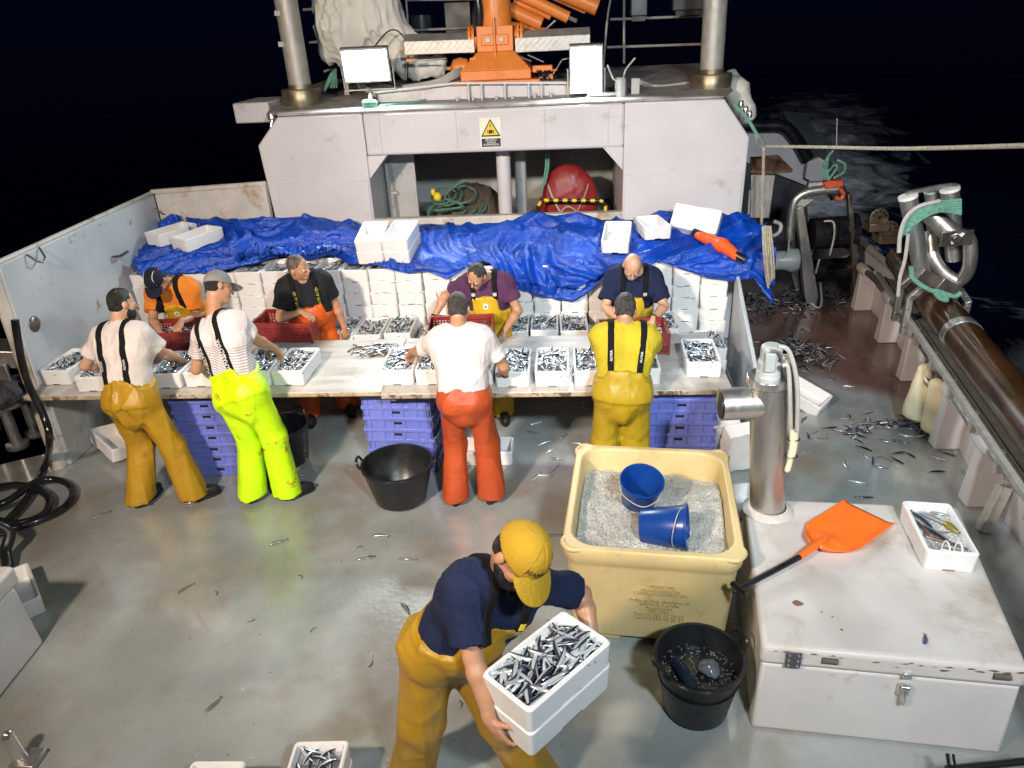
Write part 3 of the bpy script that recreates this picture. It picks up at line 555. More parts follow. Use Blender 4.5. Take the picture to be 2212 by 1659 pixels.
def lampoff(x, y, w, h, lab):
    c = at(x, y, Y=10.4); t = thing('spare_lamp', lab, 'lamp', c); b = MB(); b.box(c, (w, .12, h)); b.build('housing', DARKP, t, bevel=.01); b = MB(); b.box(c+Vector((0, .0, -h/2-.03)), (w*.8, .03, .06)); b.build('bracket', BLKP, t)
lampoff(1380, 5, .2, .3, 'unlit dark lamp hanging on the rail left of its wider fellow'); lampoff(1490, 2, .42, .2, 'unlit dark wide lamp beside the right mast')
c = at(950, 40, Y=10.8); b = MB(); b.cyl(c-Vector((0.25, 0, .22)), c-Vector((.25, 0, -.05)), .14, n=20); tag(b.build('drum', DARKP), 'dark drum standing behind the rail left of the crane', 'drum')
c = at(990, 38, Y=10.7); b = MB(); b.box(c, (.34, .12, .36)); tag(b.build('vent_box', DARKP, bevel=.01), 'dark vented box on the rail beside the crane hoses', 'box')
# canvas shrouded gear at the left of the crane
def canvas():
    P = lambda x, y, Y=9.7: np.array(at(x, y, Y=Y))
    pr = [cone(P(750, -80), .38, P(745, 60), .34, .08), cone(P(745, 60), .34, P(765, 120), .22, .08), cone(P(790, -60), .36, P(820, 40), .28, .08), cone(P(820, 40), .28, P(880, 90), .16, .08), cone(P(830, 100), .18, P(905, 130), .12, .06), cone(P(870, 140, 9.5), .14, P(940, 145, 9.5), .12, .06), cone(P(720, -10), .25, P(712, 110), .16, .06), cone(P(900, 160, 9.45), .08, P(950, 130, 9.5), .08, .05)]
    f = Field(pr, .022, .08); f.wrinkle(.085, (17, 30), 11, (1, 1, .22)); f.wrinkle(.045, (38, 60), 5, (1, 1, .35))
    t = thing('canvas_cover', 'tall creased off white canvas cover lashed over gear left of the crane', 'cover', at(770, 150, Y=9.7)); sdfobj('canvas', f, CANV, t, 1)
    b = MB(); b.tube(smoothpath([at(805, 105, Y=9.2), at(835, 70, Y=9.2), at(858, 66, Y=9.2), at(880, 90, Y=9.2)], 5), .008, 5); b.tube(smoothpath([at(800, 170, Y=9.2), at(860, 185, Y=9.1), at(930, 182, Y=9.1)], 5), .008, 5); b.tube([at(882, 100, Y=9.2), at(880, 180, Y=9.1)], .008, 5); b.build('lashing', BLACKR, t)
canvas()
b = MB(); c0 = at(744, 150, Y=9.6); b.box((c0.x, 9.6, 3.0), (.06, .06, .5)); tag(b.build('cover_leg', GALV), 'short steel leg under the white canvas cover', 'leg')
b = MB(); rr = random.Random(9)
for i in range(3): b.tube(smoothpath([at(700, 198, Y=9.3), at(712+i*4, 165, Y=9.3), at(726, 150+i*8, Y=9.3), at(715+i*6, 190, Y=9.3)], 5), .012, 6)
tag(b.build('loose_rope', ROPEG), 'loose green rope hanging between the left mast and canvas cover', 'rope')
b = MB()
for i in range(4): b.tube(smoothpath([at(775, 178+i*3, Y=9.0), at(820, 200+i*3, Y=8.8), at(880, 196+i*3, Y=8.9)], 5), .014, 6)
tag(b.build('cable_run', HOSEW), 'pale cables lying along the gantry top by the wide floodlight', 'cable'); b = MB()
for i in range(3): b.tube(smoothpath([at(1375, 172+i*3, Y=9.2), at(1420, 186+i*2, Y=9.1), at(1490, 178+i*2, Y=9.2)], 5), .015, 6)
tag(b.build('cable_run', HOSEW), 'pale cables lying along the gantry top by the right mast', 'cable')
# ------------------------------------------------------------------ fish
def fish_arrays(L=.148, hgt=.026, th=.016, bend=.1, seed=0):
    st = [(0, .05), (.06, .45), (.18, .82), (.36, 1.0), (.56, .92), (.74, .62), (.87, .28), (.93, .16)]
    vs = []; dr = []; nseg = 8
    for t, w in st:
        cx = (t-.5)*L; cy = bend*L*(t-.5)**2*4*.25
        for k in range(nseg):
            a = 2*pi*k/nseg; y = cos(a); vs.append((cx, cy+y*hgt*.5*w, sin(a)*th*.5*w+th*.5)); dr.append(.5+.5*y*.9)
    fs = []
    for i in range(len(st)-1):
        for k in range(nseg): l = (k+1) % nseg; fs.append((i*nseg+k, (i+1)*nseg+k, (i+1)*nseg+l, i*nseg+l))
    n = len(vs); cy = bend*L*.25; x0 = .42*L; x1 = .5*L
    vs += [(x0, cy*.8-.002, th*.5), (x0, cy*.8+.002, th*.5), (x1, cy+hgt*.62, th*.5+.001), (x1*.955, cy, th*.5), (x1, cy-hgt*.62, th*.5-.001)]; dr += [.6, .6, .7, .6, .7]
    fs += [(n, n+3, n+2, n+1), (n, n+4, n+3), (0,)+tuple(range(nseg-1, 0, -1))]
    fs = fs[:-1]+[tuple(range(nseg))]
    return np.array(vs), fs, np.array(dr)
FA = [fish_arrays(bend=.05), fish_arrays(bend=.45), fish_arrays(bend=-.35, L=.136), fish_arrays(bend=.9, L=.14), fish_arrays(L=.125, hgt=.022, bend=.2)]
def fish_mesh(k, mat, arr=None):
    v, f, d = arr if arr else FA[k]
    me = bpy.data.meshes.new('fish'); me.from_pydata(v.tolist(), [], f); me.materials.append(mat); a = me.attributes.new('dorsal', 'FLOAT', 'POINT'); a.data.foreach_set('value', d.astype('f4')); fin(me, True, 80); return me
FM = [fish_mesh(k, FISH) for k in range(5)]; FMD = [fish_mesh(k, FISHD) for k in range(5)]
class Stuff:
    def __init__(s): s.v = []; s.f = []; s.d = []; s.n = 0
    def fish(s, mat, k, sc=1.0):
        v, f, d = FA[k]; R = np.array(mat.to_3x3())*sc; t = np.array(mat.translation); s.v.append(v @ R.T+t); s.f += [tuple(i+s.n for i in q) for q in f]; s.d.append(d); s.n += len(v)
    def quad(s, pts, d=.55):
        s.v.append(np.array([list(p) for p in pts])); s.f.append(tuple(range(s.n, s.n+4))); s.d.append(np.full(4, d)); s.n += 4
    def build(s, name, mat):
        me = bpy.data.meshes.new(name); me.from_pydata(np.concatenate(s.v).tolist(), [], s.f); me.materials.append(mat); a = me.attributes.new('dorsal', 'FLOAT', 'POINT'); a.data.foreach_set('value', np.concatenate(s.d).astype('f4')); fin(me, True, 80); return link(name, me)
CATCH = Stuff(); RF = random.Random(21)
def layer(M_, wx, wy, z, n, amp=.02, mode=None, put=None, sc=1.0, dz=None):
    """n fish lying in an area wx by wy of the frame M_, heaped a little in the middle"""
    base = RF.uniform(-.5, .5)
    for i in range(n):
        x, y = RF.uniform(-wx/2, wx/2), RF.uniform(-wy/2, wy/2); hz = z+amp*(1-(2*x/wx)**2)*(1-(2*y/wy)**2)+RF.uniform(-.008, .012)
        yaw = RF.gauss(pi/2+base, .55) if RF.random() < .7 else RF.uniform(0, 2*pi)
        if RF.random() < .5: yaw += pi
        x = max(-wx/2+.045*abs(cos(yaw)), min(wx/2-.045*abs(cos(yaw)), x)); y = max(-wy/2+.045*abs(sin(yaw)), min(wy/2-.045*abs(sin(yaw)), y))
        m = M_ @ Matrix.Translation((x, y, hz)) @ Euler((RF.choice((0, 0, pi))+RF.gauss(0, .35), RF.gauss(0, .16), yaw)).to_matrix().to_4x4()
        put(m, RF.randrange(5)) if put else CATCH.fish(m, RF.randrange(5), sc)
FISHN = [0]
def fish_thing(m, k, label, group, dark=False, cat='fish', mesh=None):
    o = bpy.data.objects.new('anchovy', mesh or (FMD if dark else FM)[k]); COL.objects.link(o); o.matrix_world = m; tag(o, label, cat, group); FISHN[0] += 1; return o
# ------------------------------------------------------------------ polystyrene boxes
BW, BL, BH = .278, .495, .132
def foam_box_mesh(w=BW, l=BL, h=BH, wall=.021):
    def ring(w, l, r, n=4):
        P = []
        for cx, cy, a0 in ((w/2-r, l/2-r, 0), (-w/2+r, l/2-r, pi/2), (-w/2+r, -l/2+r, pi), (w/2-r, -l/2+r, 1.5*pi)):
            for i in range(n+1): a = a0+(pi/2)*i/n; P.append((cx+r*cos(a), cy+r*sin(a)))
        return P
    def notched(P):   # insert notch points on the short sides
        out = []
        for i, p in enumerate(P):
            q = P[(i+1) % len(P)]; out.append((p[0], p[1], 0))
            if abs(p[1]-q[1]) < 1e-6 and abs(p[0]-q[0]) > w*.5:
                s = 1 if q[0] > p[0] else -1
                for xx, zz in ((-.034, 0), (-.032, 1), (.032, 1), (.034, 0)): out.append((s*xx, p[1], zz))
            if abs(p[0]-q[0]) < 1e-6 and abs(p[1]-q[1]) > l*.5:
                s = 1 if q[1] > p[1] else -1
                for yy, zz in ((-.062, 0), (-.060, 1), (.060, 1), (.062, 0)): out.append((p[0], s*yy, zz))
        return out
    b = MB(); A = notched(ring(w-.012, l-.012, .022)); n = len(A)
    sc = lambda P, w2, l2: [(x*w2/(w-.012), y*l2/(l-.012), k) for x, y, k in P]
    rings = [[(x, y, .008 if k else 0.) for x, y, k in A], [(x, y, h-.008) for x, y, k in sc(A, w, l)], [(x, y, h) for x, y, k in sc(A, w-.014, l-.014)],
             [(x, y, h) for x, y, k in sc(A, w-2*wall+.008, l-2*wall+.008)], [(x, y, h-.006) for x, y, k in sc(A, w-2*wall, l-2*wall)], [(x, y, .03) for x, y, k in sc(A, w-2*wall-.022, l-2*wall-.022)], [(x, y, .020) for x, y, k in sc(A, w-2*wall-.05, l-2*wall-.05)]]
    vs = [q for r in rings for q in r]; fs = []
    for i in range(len(rings)-1):
        for k in range(n): m = (k+1) % n; fs.append((i*n+k, i*n+m, (i+1)*n+m, (i+1)*n+k))
    fs.append(tuple(range(n-1, -1, -1))); fs.append(tuple((len(rings)-1)*n+k for k in range(n)))
    b.add(vs, fs); me = bpy.data.meshes.new('foam_box'); me.from_pydata(b.v, [], b.f); me.materials.append(FOAM); fin(me, True, 30); return me
BOXM = foam_box_mesh()
def foam(m, label, group=None, name='foam_box'):
    o = bpy.data.objects.new(name, BOXM); COL.objects.link(o); o.matrix_world = m; return tag(o, label, 'fish box', group)
ORD = 'first second third fourth fifth sixth seventh eighth ninth tenth eleventh twelfth thirteenth fourteenth fifteenth sixteenth seventeenth eighteenth nineteenth twentieth twenty-first twenty-second twenty-third twenty-fourth'.split()
PITCHZ, NC, X0, YW = .128, 22, -4.42, 7.25
for c in range(NC):
    x = X0+c*.2835
    for r in range(9, -1, -1):
        if r < 4 and x < 1.1: continue
        if r < 1: continue
        m = T((x+RF.uniform(-.006, .006), YW+BL/2+RF.uniform(-.012, .012), r*PITCHZ), RF.uniform(-.012, .012))
        foam(m, f'white foam box in the stacked wall, {ORD[c]} column from left, {ORD[9-r]} row from top', 'foam boxes stacked in the wall')
    mt = T((x, YW+BL/2, 9*PITCHZ)); CATCH.quad([mt @ Vector(q) for q in ((-.1, -.2, .085), (.1, -.2, .085), (.1, .2, .085), (-.1, .2, .085))]); layer(mt, .21, .42, .085, 26, .012)
# loose whitish ice seen on top of the wall where the tarpaulin is drawn back
# filled boxes standing one step lower in front of the wall
k = 0
for i in range(18):
    x = -4.0+i*.293; lev = 5 if i not in (4, 9, 15) else 4
    if x > 1.2: continue
    m = T((x+RF.uniform(-.01, .01), 6.745+BL/2+RF.uniform(-.02, .03), lev*PITCHZ), RF.uniform(-.03, .03))
    foam(m, f'foam box full of anchovies behind the sorting table, {ORD[k]} from left', 'filled boxes behind the sorters'); k += 1
    CATCH.quad([m @ Vector(q) for q in ((-.108, -.215, .095), (.108, -.215, .095), (.108, .215, .095), (-.108, .215, .095))]); layer(m, .235, .45, .10, 95, .022)
for r in range(1, 5):
    m = T((1.43, 6.62+BL/2, r*PITCHZ-.04), RF.uniform(-.02, .02)); foam(m, 'foam box in the short stack right of the table end, '+('topmost and full of fish' if r == 4 else f'{ORD[4-r]} from top'), 'short stack by the table end')
CATCH.quad([m @ Vector(q) for q in ((-.108, -.215, .095), (.108, -.215, .095), (.108, .215, .095), (-.108, .215, .095))]); layer(m, .235, .45, .10, 95, .022)
# ------------------------------------------------------------------ sorting table: two boards end to end
t = thing('sorting_table', 'long pale sorting table of worn boards resting on lilac crates', 'table', (-1.6, 5.75, .84))
ZT = .88
for x0, x1, y0, y1, dz in ((-4.52, -1.47, 5.26, 6.36, 0), (-1.465, 1.30, 5.20, 6.36, .004)):
    b = MB(); b.box(((x0+x1)/2, (y0+y1)/2, ZT-.020+dz), (x1-x0, y1-y0, .036)); o = b.build('table_board', WOODT, t, bevel=.006)
    b = MB(); b.box(((x0+x1)/2, y0-.004, ZT-.024+dz), (x1-x0-.01, .012, .034)); b.build('edge_strip', EDGEW, t, bevel=.004)
# ------------------------------------------------------------------ boxes on the table
TBX = [(-4.33, 5.70, -.03, 'far left, beside the bulwark', 1), (-3.93, 5.56, .02, 'in front of the bearded man', 1), (-3.32, 5.60, .02, 'right of the bearded man', 1), (-3.02, 5.62, 0, 'left of the neon trousers', 1), (-2.56, 5.62, .02, 'hidden mostly by the neon trousers', 1), (-2.27, 5.62, -.02, 'right of the neon trousers', 1),
       (-1.36, 5.60, 0, 'left of the orange trousers, outer one', 1), (-1.07, 5.59, .01, 'left of the orange trousers, inner one', 1), (-.71, 5.57, 0, 'hidden mostly by the man in orange trousers', 1), (-.41, 5.53, 0, 'second from the orange trousers to the right', 2), (-.095, 5.53, 0, 'midway between orange and yellow trousers', 2), (.215, 5.53, 0, 'left of the yellow shirt', 2), (.62, 5.55, 0, 'right of the yellow shirt, mostly hidden', 1), (1.12, 5.66, -.03, 'alone near the right end of the table', 1)]
for x, y, rz, lab, kind in TBX:
    m = T((x, y, ZT+.005), rz); foam(m, 'foam box of anchovies on the table, '+lab, 'boxes of anchovies on the table')
    CATCH.quad([m @ Vector(q) for q in ((-.108, -.215, .088), (.108, -.215, .088), (.108, .215, .088), (-.108, .215, .088))]); layer(m, .235, .45, .098, 90, .022)
    lab2 = 'silver anchovy on top of a box in the middle of the table'
    if kind == 2: layer(m, .205, .42, .105, 16, .02, put=lambda mm, kk: fish_thing(mm, kk, 'bright anchovy topping the boxes in the middle of the table', 'anchovies topping the middle table boxes'))
# scraps heaped on the bare stretch of table
b = MB()
for i in range(16):
    c = Vector((-1.72+RF.uniform(-.2, .2), 6.1+RF.uniform(-.16, .12), ZT+.006)); b.tube(smoothpath([c, c+Vector((RF.uniform(-.06, .06), RF.uniform(-.04, .04), .012)), c+Vector((RF.uniform(-.1, .1), RF.uniform(-.06, .06), .0))], 4), RF.uniform(.004, .009), 5)
stuff(b.build('fish_scraps', M('brown fish scraps', (.16, .10, .06), .35, var=.5, scale=50)), 'brown and silver fish scraps on the bare table', 'scraps')
layer(T((-1.68, 6.08, ZT)), .36, .26, .008, 34, .02)
# ------------------------------------------------------------------ lilac crates under the table
def crate_proto(w, l, h, mat, name, label, cat, holes=False):
    t = thing(name, label, cat)
    b = MB(); th = .012
    def wall(c, d): b.box(c, d)
    if not holes:
        for s in (-1, 1):
            b.box((s*(w/2-.02), 0, h/2-.01), (th, l-.04, h-.02)); b.box((0, s*(l/2-.02), h/2-.01), (w-.04-2*th-.002, th, h-.02))
            for k in range(6): b.box((s*(w/2-.0095), -l/2+l*(k+.5)/6, h*.42), (.009, .03 if k not in (1, 4) else .07, h*.72))
            for k in range(4): b.box((-w/2+w*(k+.5)/4, s*(l/2-.0095), h*.42), (.035 if k not in (0, 3) else .06, .009, h*.72))
        b.box((0, 0, .008), (w-.066, l-.066, .012)); bd = b.build('crate_body', mat, t, bevel=.003)
        b = MB()
        for s in (-1, 1):
            b.box((s*(w/2-.010), 0, h-.016), (.026, l, .034)); b.box((0, s*(l/2-.010), h-.016), (w-.054, .026, .034))
        b.build('rim', mat, t, bevel=.005)
        for s in (-1, 1): b = MB(); b.box((0, s*(l/2-.011), h*.52), (.10, .008, .018)); b.build('hand_slot', BLKP, t); b = MB(); b.box((s*(w/2-.011), 0, h*.52), (.008, .10, .018)); b.build('hand_slot', BLKP, t)
    else:
        # lattice walls
        def lattice(n, horiz, fix, span, z0, z1):
            for i in range(n+1):
                q = -span/2+span*i/n
                c = (q, fix, (z0+z1)/2) if horiz else (fix, q, (z0+z1)/2); d = (.012, .009, z1-z0) if horiz else (.009, .012, z1-z0); b.box(c, d)
            for i in range(7):
                z = z0+(z1-z0)*i/6; c = (0, fix, z) if horiz else (fix, 0, z); d = (span, .0075, .013) if horiz else (.0075, span, .013); b.box(c, d)
        for s in (-1, 1): lattice(20, False, s*(w/2-.012), l-.05, .02, h-.04); lattice(14, True, s*(l/2-.012), w-.05, .02, h-.04)
        b.build('lattice_wall', mat, t)
        b = MB()
        for s in (-1, 1):
            b.box((s*(w/2-.011), 0, h-.024), (.024, l, .044)); b.box((s*(w/2-.25*w), s*0+(l/2-.011), h-.024), (w*.42, .022, .044)); b.box((s*(w/2-.25*w), -(l/2-.011), h-.024), (w*.42, .022, .044))
            for s2 in (-1, 1): b.box((s*(w/2-.013), s2*(l/2-.013), (h-.05)/2), (.024, .024, h-.05))
        b.build('frame', mat, t, bevel=.004)
        b = MB(); b.box((0, 0, .010), (w-.04, l-.04, .010)); b.build('crate_floor', mat, t)
    return t
PC = crate_proto(.40, .60, .125, PURP, 'plastic_crate', '', 'crate'); first = [True]
def crate_at(proto, m, label, group, flag):
    if flag[0]: flag[0] = False; proto.matrix_world = m; proto['label'] = label; proto['group'] = group; return proto
    return dup(proto, m, label, group)
HP = .1045
for nm, x, y, rz, n in (('behind the mustard trousers', -3.05, 5.58, pi/2+.02, 8), ('behind the round black tub', -1.40, 5.62, pi/2-.06, 8), ('right of the yellow trousers', .93, 5.50, pi/2, 8)):
    for i in range(n): crate_at(PC, T((x+RF.uniform(-.008, .008), y+RF.uniform(-.008, .008), .002+i*HP), rz+RF.uniform(-.015, .015)+(pi if i % 2 else 0)), f'lilac plastic crate in the stack {nm}, {ORD[n-1-i]} from top', 'lilac crates under the table', first)
RC = crate_proto(.40, .60, .20, REDC, 'lattice_crate', '', 'crate', True); first = [True]
for x, y, rz, lab in ((-2.62, 6.48, pi/2-.05, 'empty red lattice crate in front of the man in black'), (-.93, 6.22, pi/2+.06, 'red lattice crate in front of the man in purple'), (.60, 6.05, pi/2+.02, 'red lattice crate between the bald man and yellow shirt'), (-3.62, 6.3, pi/2+.1, 'red lattice crate under the hands of the man in navy cap')):
    m = T((x, y, ZT+.006), rz); crate_at(RC, m, lab, 'red crates on the table', first)
    if 'empty' not in lab: layer(m, .34, .54, .10, 60, .03); CATCH.quad([m @ Vector(q) for q in ((-.18, -.28, .09), (.18, -.28, .09), (.18, .28, .09), (-.18, .28, .09))])
# ------------------------------------------------------------------ tarpaulin over the wall of boxes
BK = [(300,490),(335,487),(370,464),(425,475),(520,476),(580,475),(650,470),(700,472),(760,490),(850,490),(920,486),(1000,488),(1100,482),(1145,459),(1200,469),(1250,461),(1300,477),(1383,477),(1425,456),(1520,468),(1617,471),(1642,499)]
FR = [(276,572),(310,600),(345,598),(400,594),(480,588),(565,570),(609,557),(669,549),(709,553),(735,562),(759,572),(804,577),(884,592),(921,587),(966,604),(1000,585),(1013,577),(1058,572),(1105,622),(1175,644),(1238,652),(1275,629),(1320,592),(1400,575),(1423,567),(1474,584),(1524,601),(1577,609),(1630,603),(1657,659)]
def lerp_poly(P, x):
    for (x0, y0), (x1, y1) in zip(P, P[1:]):
        if x <= x1: return y0+(y1-y0)*max(0, (x-x0)/(x1-x0))
    return P[-1][1]
TOPB = []
def tp(x, y, z, rz, rx=0): TOPB.append((x, y, z, rz, rx))
for a_ in ((-4.30, 7.86, 1.50, -.52, .03), (-3.95, 7.72, 1.48, -.50, .06), (-1.96, 7.50, 1.38, .02, .16), (-1.66, 7.50, 1.38, -.10, .16), (.555, 7.48, 1.43, -.14, .17), (.93, 7.70, 1.46, .16, 0)): tp(*a_)
def tarp():
    nu, nv = 420, 110; V = []
    for i in range(nu+1):
        u = i/nu; bx = 300+u*(1642-300); fx = 276+u*(1657-276)
        B = at(bx, lerp_poly(BK, bx), Y=8.16); fy = lerp_poly(FR, fx)
        F = at(fx, fy, Y=7.20); zc = 1.43+.10*noise.noise((B.x*1.3, 0, 3.1)); 
        lip = Vector((F.x, 7.235, 1.315))
        if F.z > 1.30: F = at(fx, fy, Z=1.315); lip = F.lerp(Vector((B.x, 7.7, zc)), .3)
        if u > .985: F.x += .05*(u-.985)/.015; lip.x += .03
        C1 = Vector((B.x*.75+F.x*.25, 7.9, max(zc+.04, B.z-.12))); C2 = Vector((B.x*.4+F.x*.6, 7.5, zc-.04))
        path = smoothpath([B, C1, C2, lip, F], 12)
        seg = [0]
        for a, b_ in zip(path, path[1:]): seg.append(seg[-1]+(b_-a).length)
        for j in range(nv+1):
            s = seg[-1]*j/nv; k = 0
            while k < len(path)-2 and seg[k+1] < s: k += 1
            p = path[k].lerp(path[k+1], (s-seg[k])/max(1e-6, seg[k+1]-seg[k])); t_ = (path[k+1]-path[k]).normalized(); nrm = Vector((1, 0, 0)).cross(t_); nrm = nrm if nrm.z > 0 or nrm.y < 0 else -nrm
            if nrm.y > 0 and nrm.z < 0: nrm = -nrm
            th = 1.5*noise.noise(Vector((p.x*.55, s*.8, 3)))-.25; wx_, wy_ = p.x+.12*noise.noise(Vector((p.x*2.3, s*2.3, 8))), s+.12*noise.noise(Vector((p.x*2.3, s*2.3, 12))); al, ac = wx_*cos(th)+wy_*sin(th), -wx_*sin(th)+wy_*cos(th)
            rd = lambda a_, c_, z_: 1-min(1, abs(noise.noise(Vector((al*a_, ac*c_, z_))))*2.6)
            w = rd(.8, 2.3, 2); w2 = rd(1.6, 5.0, 4); w3 = rd(3.5, 11, 7); w4 = rd(10, 22, 1)
            e = min(1, j/8)*(.35+.65*min(1, (nv-j)/10))
            d = e*(.105*(w**1.5-.35)+.060*(w2**2-.25)+.026*(w3**2-.25)+.006*(w4**2-.3))
            d = max(d, -.05)
            if p.y > 7.26 and p.z+nrm.z*d < 1.30: d = max(d, 0)
            v_ = p+nrm*d+Vector((0, -.012 if p.z < 1.29 else 0, .01))
            for bx_, by_, bz_, br_, bt_ in TOPB:
                dx, dy = v_.x-bx_, v_.y-by_; lx, ly = dx*cos(br_)+dy*sin(br_), -dx*sin(br_)+dy*cos(br_)
                if abs(lx) < BW/2+.03 and abs(ly) < BL/2+.03: v_.z = min(v_.z, bz_+ly*sin(bt_)-.006)
            V.append(v_)
    F_ = [(i*(nv+1)+j, i*(nv+1)+j+1, (i+1)*(nv+1)+j+1, (i+1)*(nv+1)+j) for i in range(nu) for j in range(nv)]
    me = bpy.data.meshes.new('tarpaulin'); me.from_pydata([tuple(v) for v in V], [], F_); me.materials.append(TARP); fin(me, True, 180)
    o = link('tarpaulin', me); md = o.modifiers.new('solid', 'SOLIDIFY'); md.thickness = .003; md.offset = 1
    tag(o, 'creased blue tarpaulin spread over the wall of foam boxes', 'tarpaulin'); return o
TP = tarp()
# flap of the tarpaulin falling down the right end of the wall
b = MB()
# boxes thrown on top of the tarpaulin
def topbox(x, y, z, rz, lab, rx=0, ry=0): return foam(T((x, y, z), rz, rx, ry), lab, 'empty boxes on the tarpaulin')
topbox(-4.30, 7.86, 1.50, -.52, 'empty foam box on the tarpaulin nearest the bulwark', .03)
topbox(-3.95, 7.72, 1.48, -.50, 'second empty foam box from the bulwark on the tarpaulin', .06)
for x, rz, lab in ((-1.96, .02, 'left'), (-1.66, -.10, 'right')):
    topbox(x, 7.50, 1.38, rz, f'lower foam box of the {lab} pair tilted on the tarpaulin middle', .16); m = T((x, 7.50, 1.38), rz, .16) @ T((0, 0, .126)); o = foam(m, f'upper empty foam box of the {lab} pair tilted on the tarpaulin middle', 'empty boxes on the tarpaulin')
topbox(.555, 7.48, 1.43, -.14, 'empty foam box on the tarpaulin behind the bald man', .17)
topbox(.93, 7.70, 1.46, .16, 'small looking foam box standing on the tarpaulin right of the bald man', 0, .0)
q7 = at(1502, 482, Y=7.72); topbox(q7.x+.0, 7.72, q7.z+.05, pi/2-.50, 'foam box lying on its side at the tarpaulin right corner', -.20, 2.25)
f = Field([cone(at(1508, 508, Y=7.55), .045, at(1560, 530, Y=7.35), .07, .03), cone(at(1560, 530, Y=7.35), .07, at(1590, 552, Y=7.2), .05, .03)], .01); f.wrinkle(.012, (30, 60), 2)
t = thing('oilskin_sleeve', 'crumpled orange oilskin with black cuffs on the tarpaulin right side', 'oilskin', at(1560, 540, Y=7.6)); sdfobj('sleeve', f, M('orange oilskin', (.85, .10, .015), .4, var=.1, bump=.1, bscale=20), t)
b = MB(); b.cyl(at(1588, 550, Y=7.2), at(1610, 562, Y=7.15), .042, .046, 16); b.build('cuff', BLACKR, t); b = MB(); b.cyl(at(1498, 502, Y=7.6), at(1525, 514, Y=7.5), .045, .05, 16); b.build('cuff', BLACKR, t)
# ------------------------------------------------------------------ boxes on the deck
foam(T((-4.24, 5.80, .05), .93, .12, .16), 'empty foam box lying on the deck below the left end of the table')
foam(T((-.71, 5.66, .003), pi/2), 'empty foam box on the deck behind the orange trousers')
foam(T((2.30, 6.62, .06), .85, .3, -.12), 'foam box tipped over among the fish on the side deck')
foam(T((1.27, 5.42, .26), .25, -1.15, .12), 'foam box leaning upright behind the yellow tub, left one', 'leaning boxes by the steel pipe')
foam(T((1.44, 5.30, .24), .2, -1.2, -.06), 'foam box leaning upright behind the yellow tub, right one', 'leaning boxes by the steel pipe')
foam(T((1.36, 4.78, .003), .15), 'foam box lying flat on the deck between tub and steel pipe', 'leaning boxes by the steel pipe')
foam(T((1.40, 4.52, .003), .1), 'foam box corner peeping out behind the foot of the steel pipe', 'leaning boxes by the steel pipe')
m = T((-1.24, 2.27, .14), .05); foam(m, 'foam box of silver fish at the bottom edge of the picture'); layer(m, .215, .43, .085, 40, .02); CATCH.quad([m @ Vector(q) for q in ((-.108, -.215, .085), (.108, -.215, .085), (.108, .215, .085), (-.108, .215, .085))]); foam(m @ T((0, 0, -.128)), 'foam box under the one of silver fish at the bottom edge')
layer(m, .205, .42, .10, 22, .02, put=lambda mm, kk: fish_thing(mm, kk, 'silver anchovy in the filled box at the bottom edge', 'anchovies in the bottom edge box'))
foam(T((-1.74, 2.16, .12), .03), 'foam box cut by the bottom edge, leftmost'); foam(T((-.42, 2.12, .14), .03), 'foam box cut by the bottom edge beside the mustard trousers')
# carried boxes
HB = T((-.115, 2.255, .915), atan2(.122, .105)-pi/2+0.0)
q = [at(1211, 1323, Z=1.16), at(1317, 1391, Z=1.16), at(1149, 1522, Z=1.16), at(1044, 1453, Z=1.16)]; cc = sum(q, Vector())/4; dv = (q[0]-q[3]); HB = T((cc.x, cc.y, 1.16-.128-BH), atan2(dv.y, dv.x)-pi/2)
foam(HB, 'lower foam box of the two carried by the man in yellow cap'); HT = HB @ T((0, 0, .128)); foam(HT, 'upper foam box full of anchovies carried by the man in yellow cap')
CATCH.quad([HT @ Vector(q) for q in ((-.108, -.215, .085), (.108, -.215, .085), (.108, .215, .085), (-.108, .215, .085))], .7); layer(HT, .22, .43, .088, 60, .02)
layer(HT, .21, .42, .105, 62, .03, put=lambda mm, kk: fish_thing(mm, kk, 'dark backed anchovy in the box carried by the man in yellow cap', 'anchovies in the carried box'))
b = MB()
for i in range(110):
    x, z = RF.uniform(-4.4, 1.7), RF.choice((5, 6, 7, 8, 9))*PITCHZ+RF.gauss(0, .006); L_ = RF.uniform(.01, .05); b.tube([(x-L_, YW-.004, z+RF.gauss(0, .004)), (x, YW-.007, z), (x+L_, YW-.004, z+RF.gauss(0, .006))], [.001, RF.uniform(.002, .0045), .001], 5)
for i in range(16):
    x, z = RF.uniform(-4.4, 1.7), RF.choice((6, 7, 8, 9))*PITCHZ; b.tube(smoothpath([(x, YW-.004, z), (x+RF.gauss(0, .015), YW-.008, z-.03), (x+RF.gauss(0, .03), YW-.005, z-RF.uniform(.04, .08))], 3), .003, 5)
stuff(b.build('seam_debris', M('brown seam scraps', (.10, .06, .04), .6, var=.5, scale=40)), 'brown scraps of fish stuck in the seams of the box wall', 'debris')
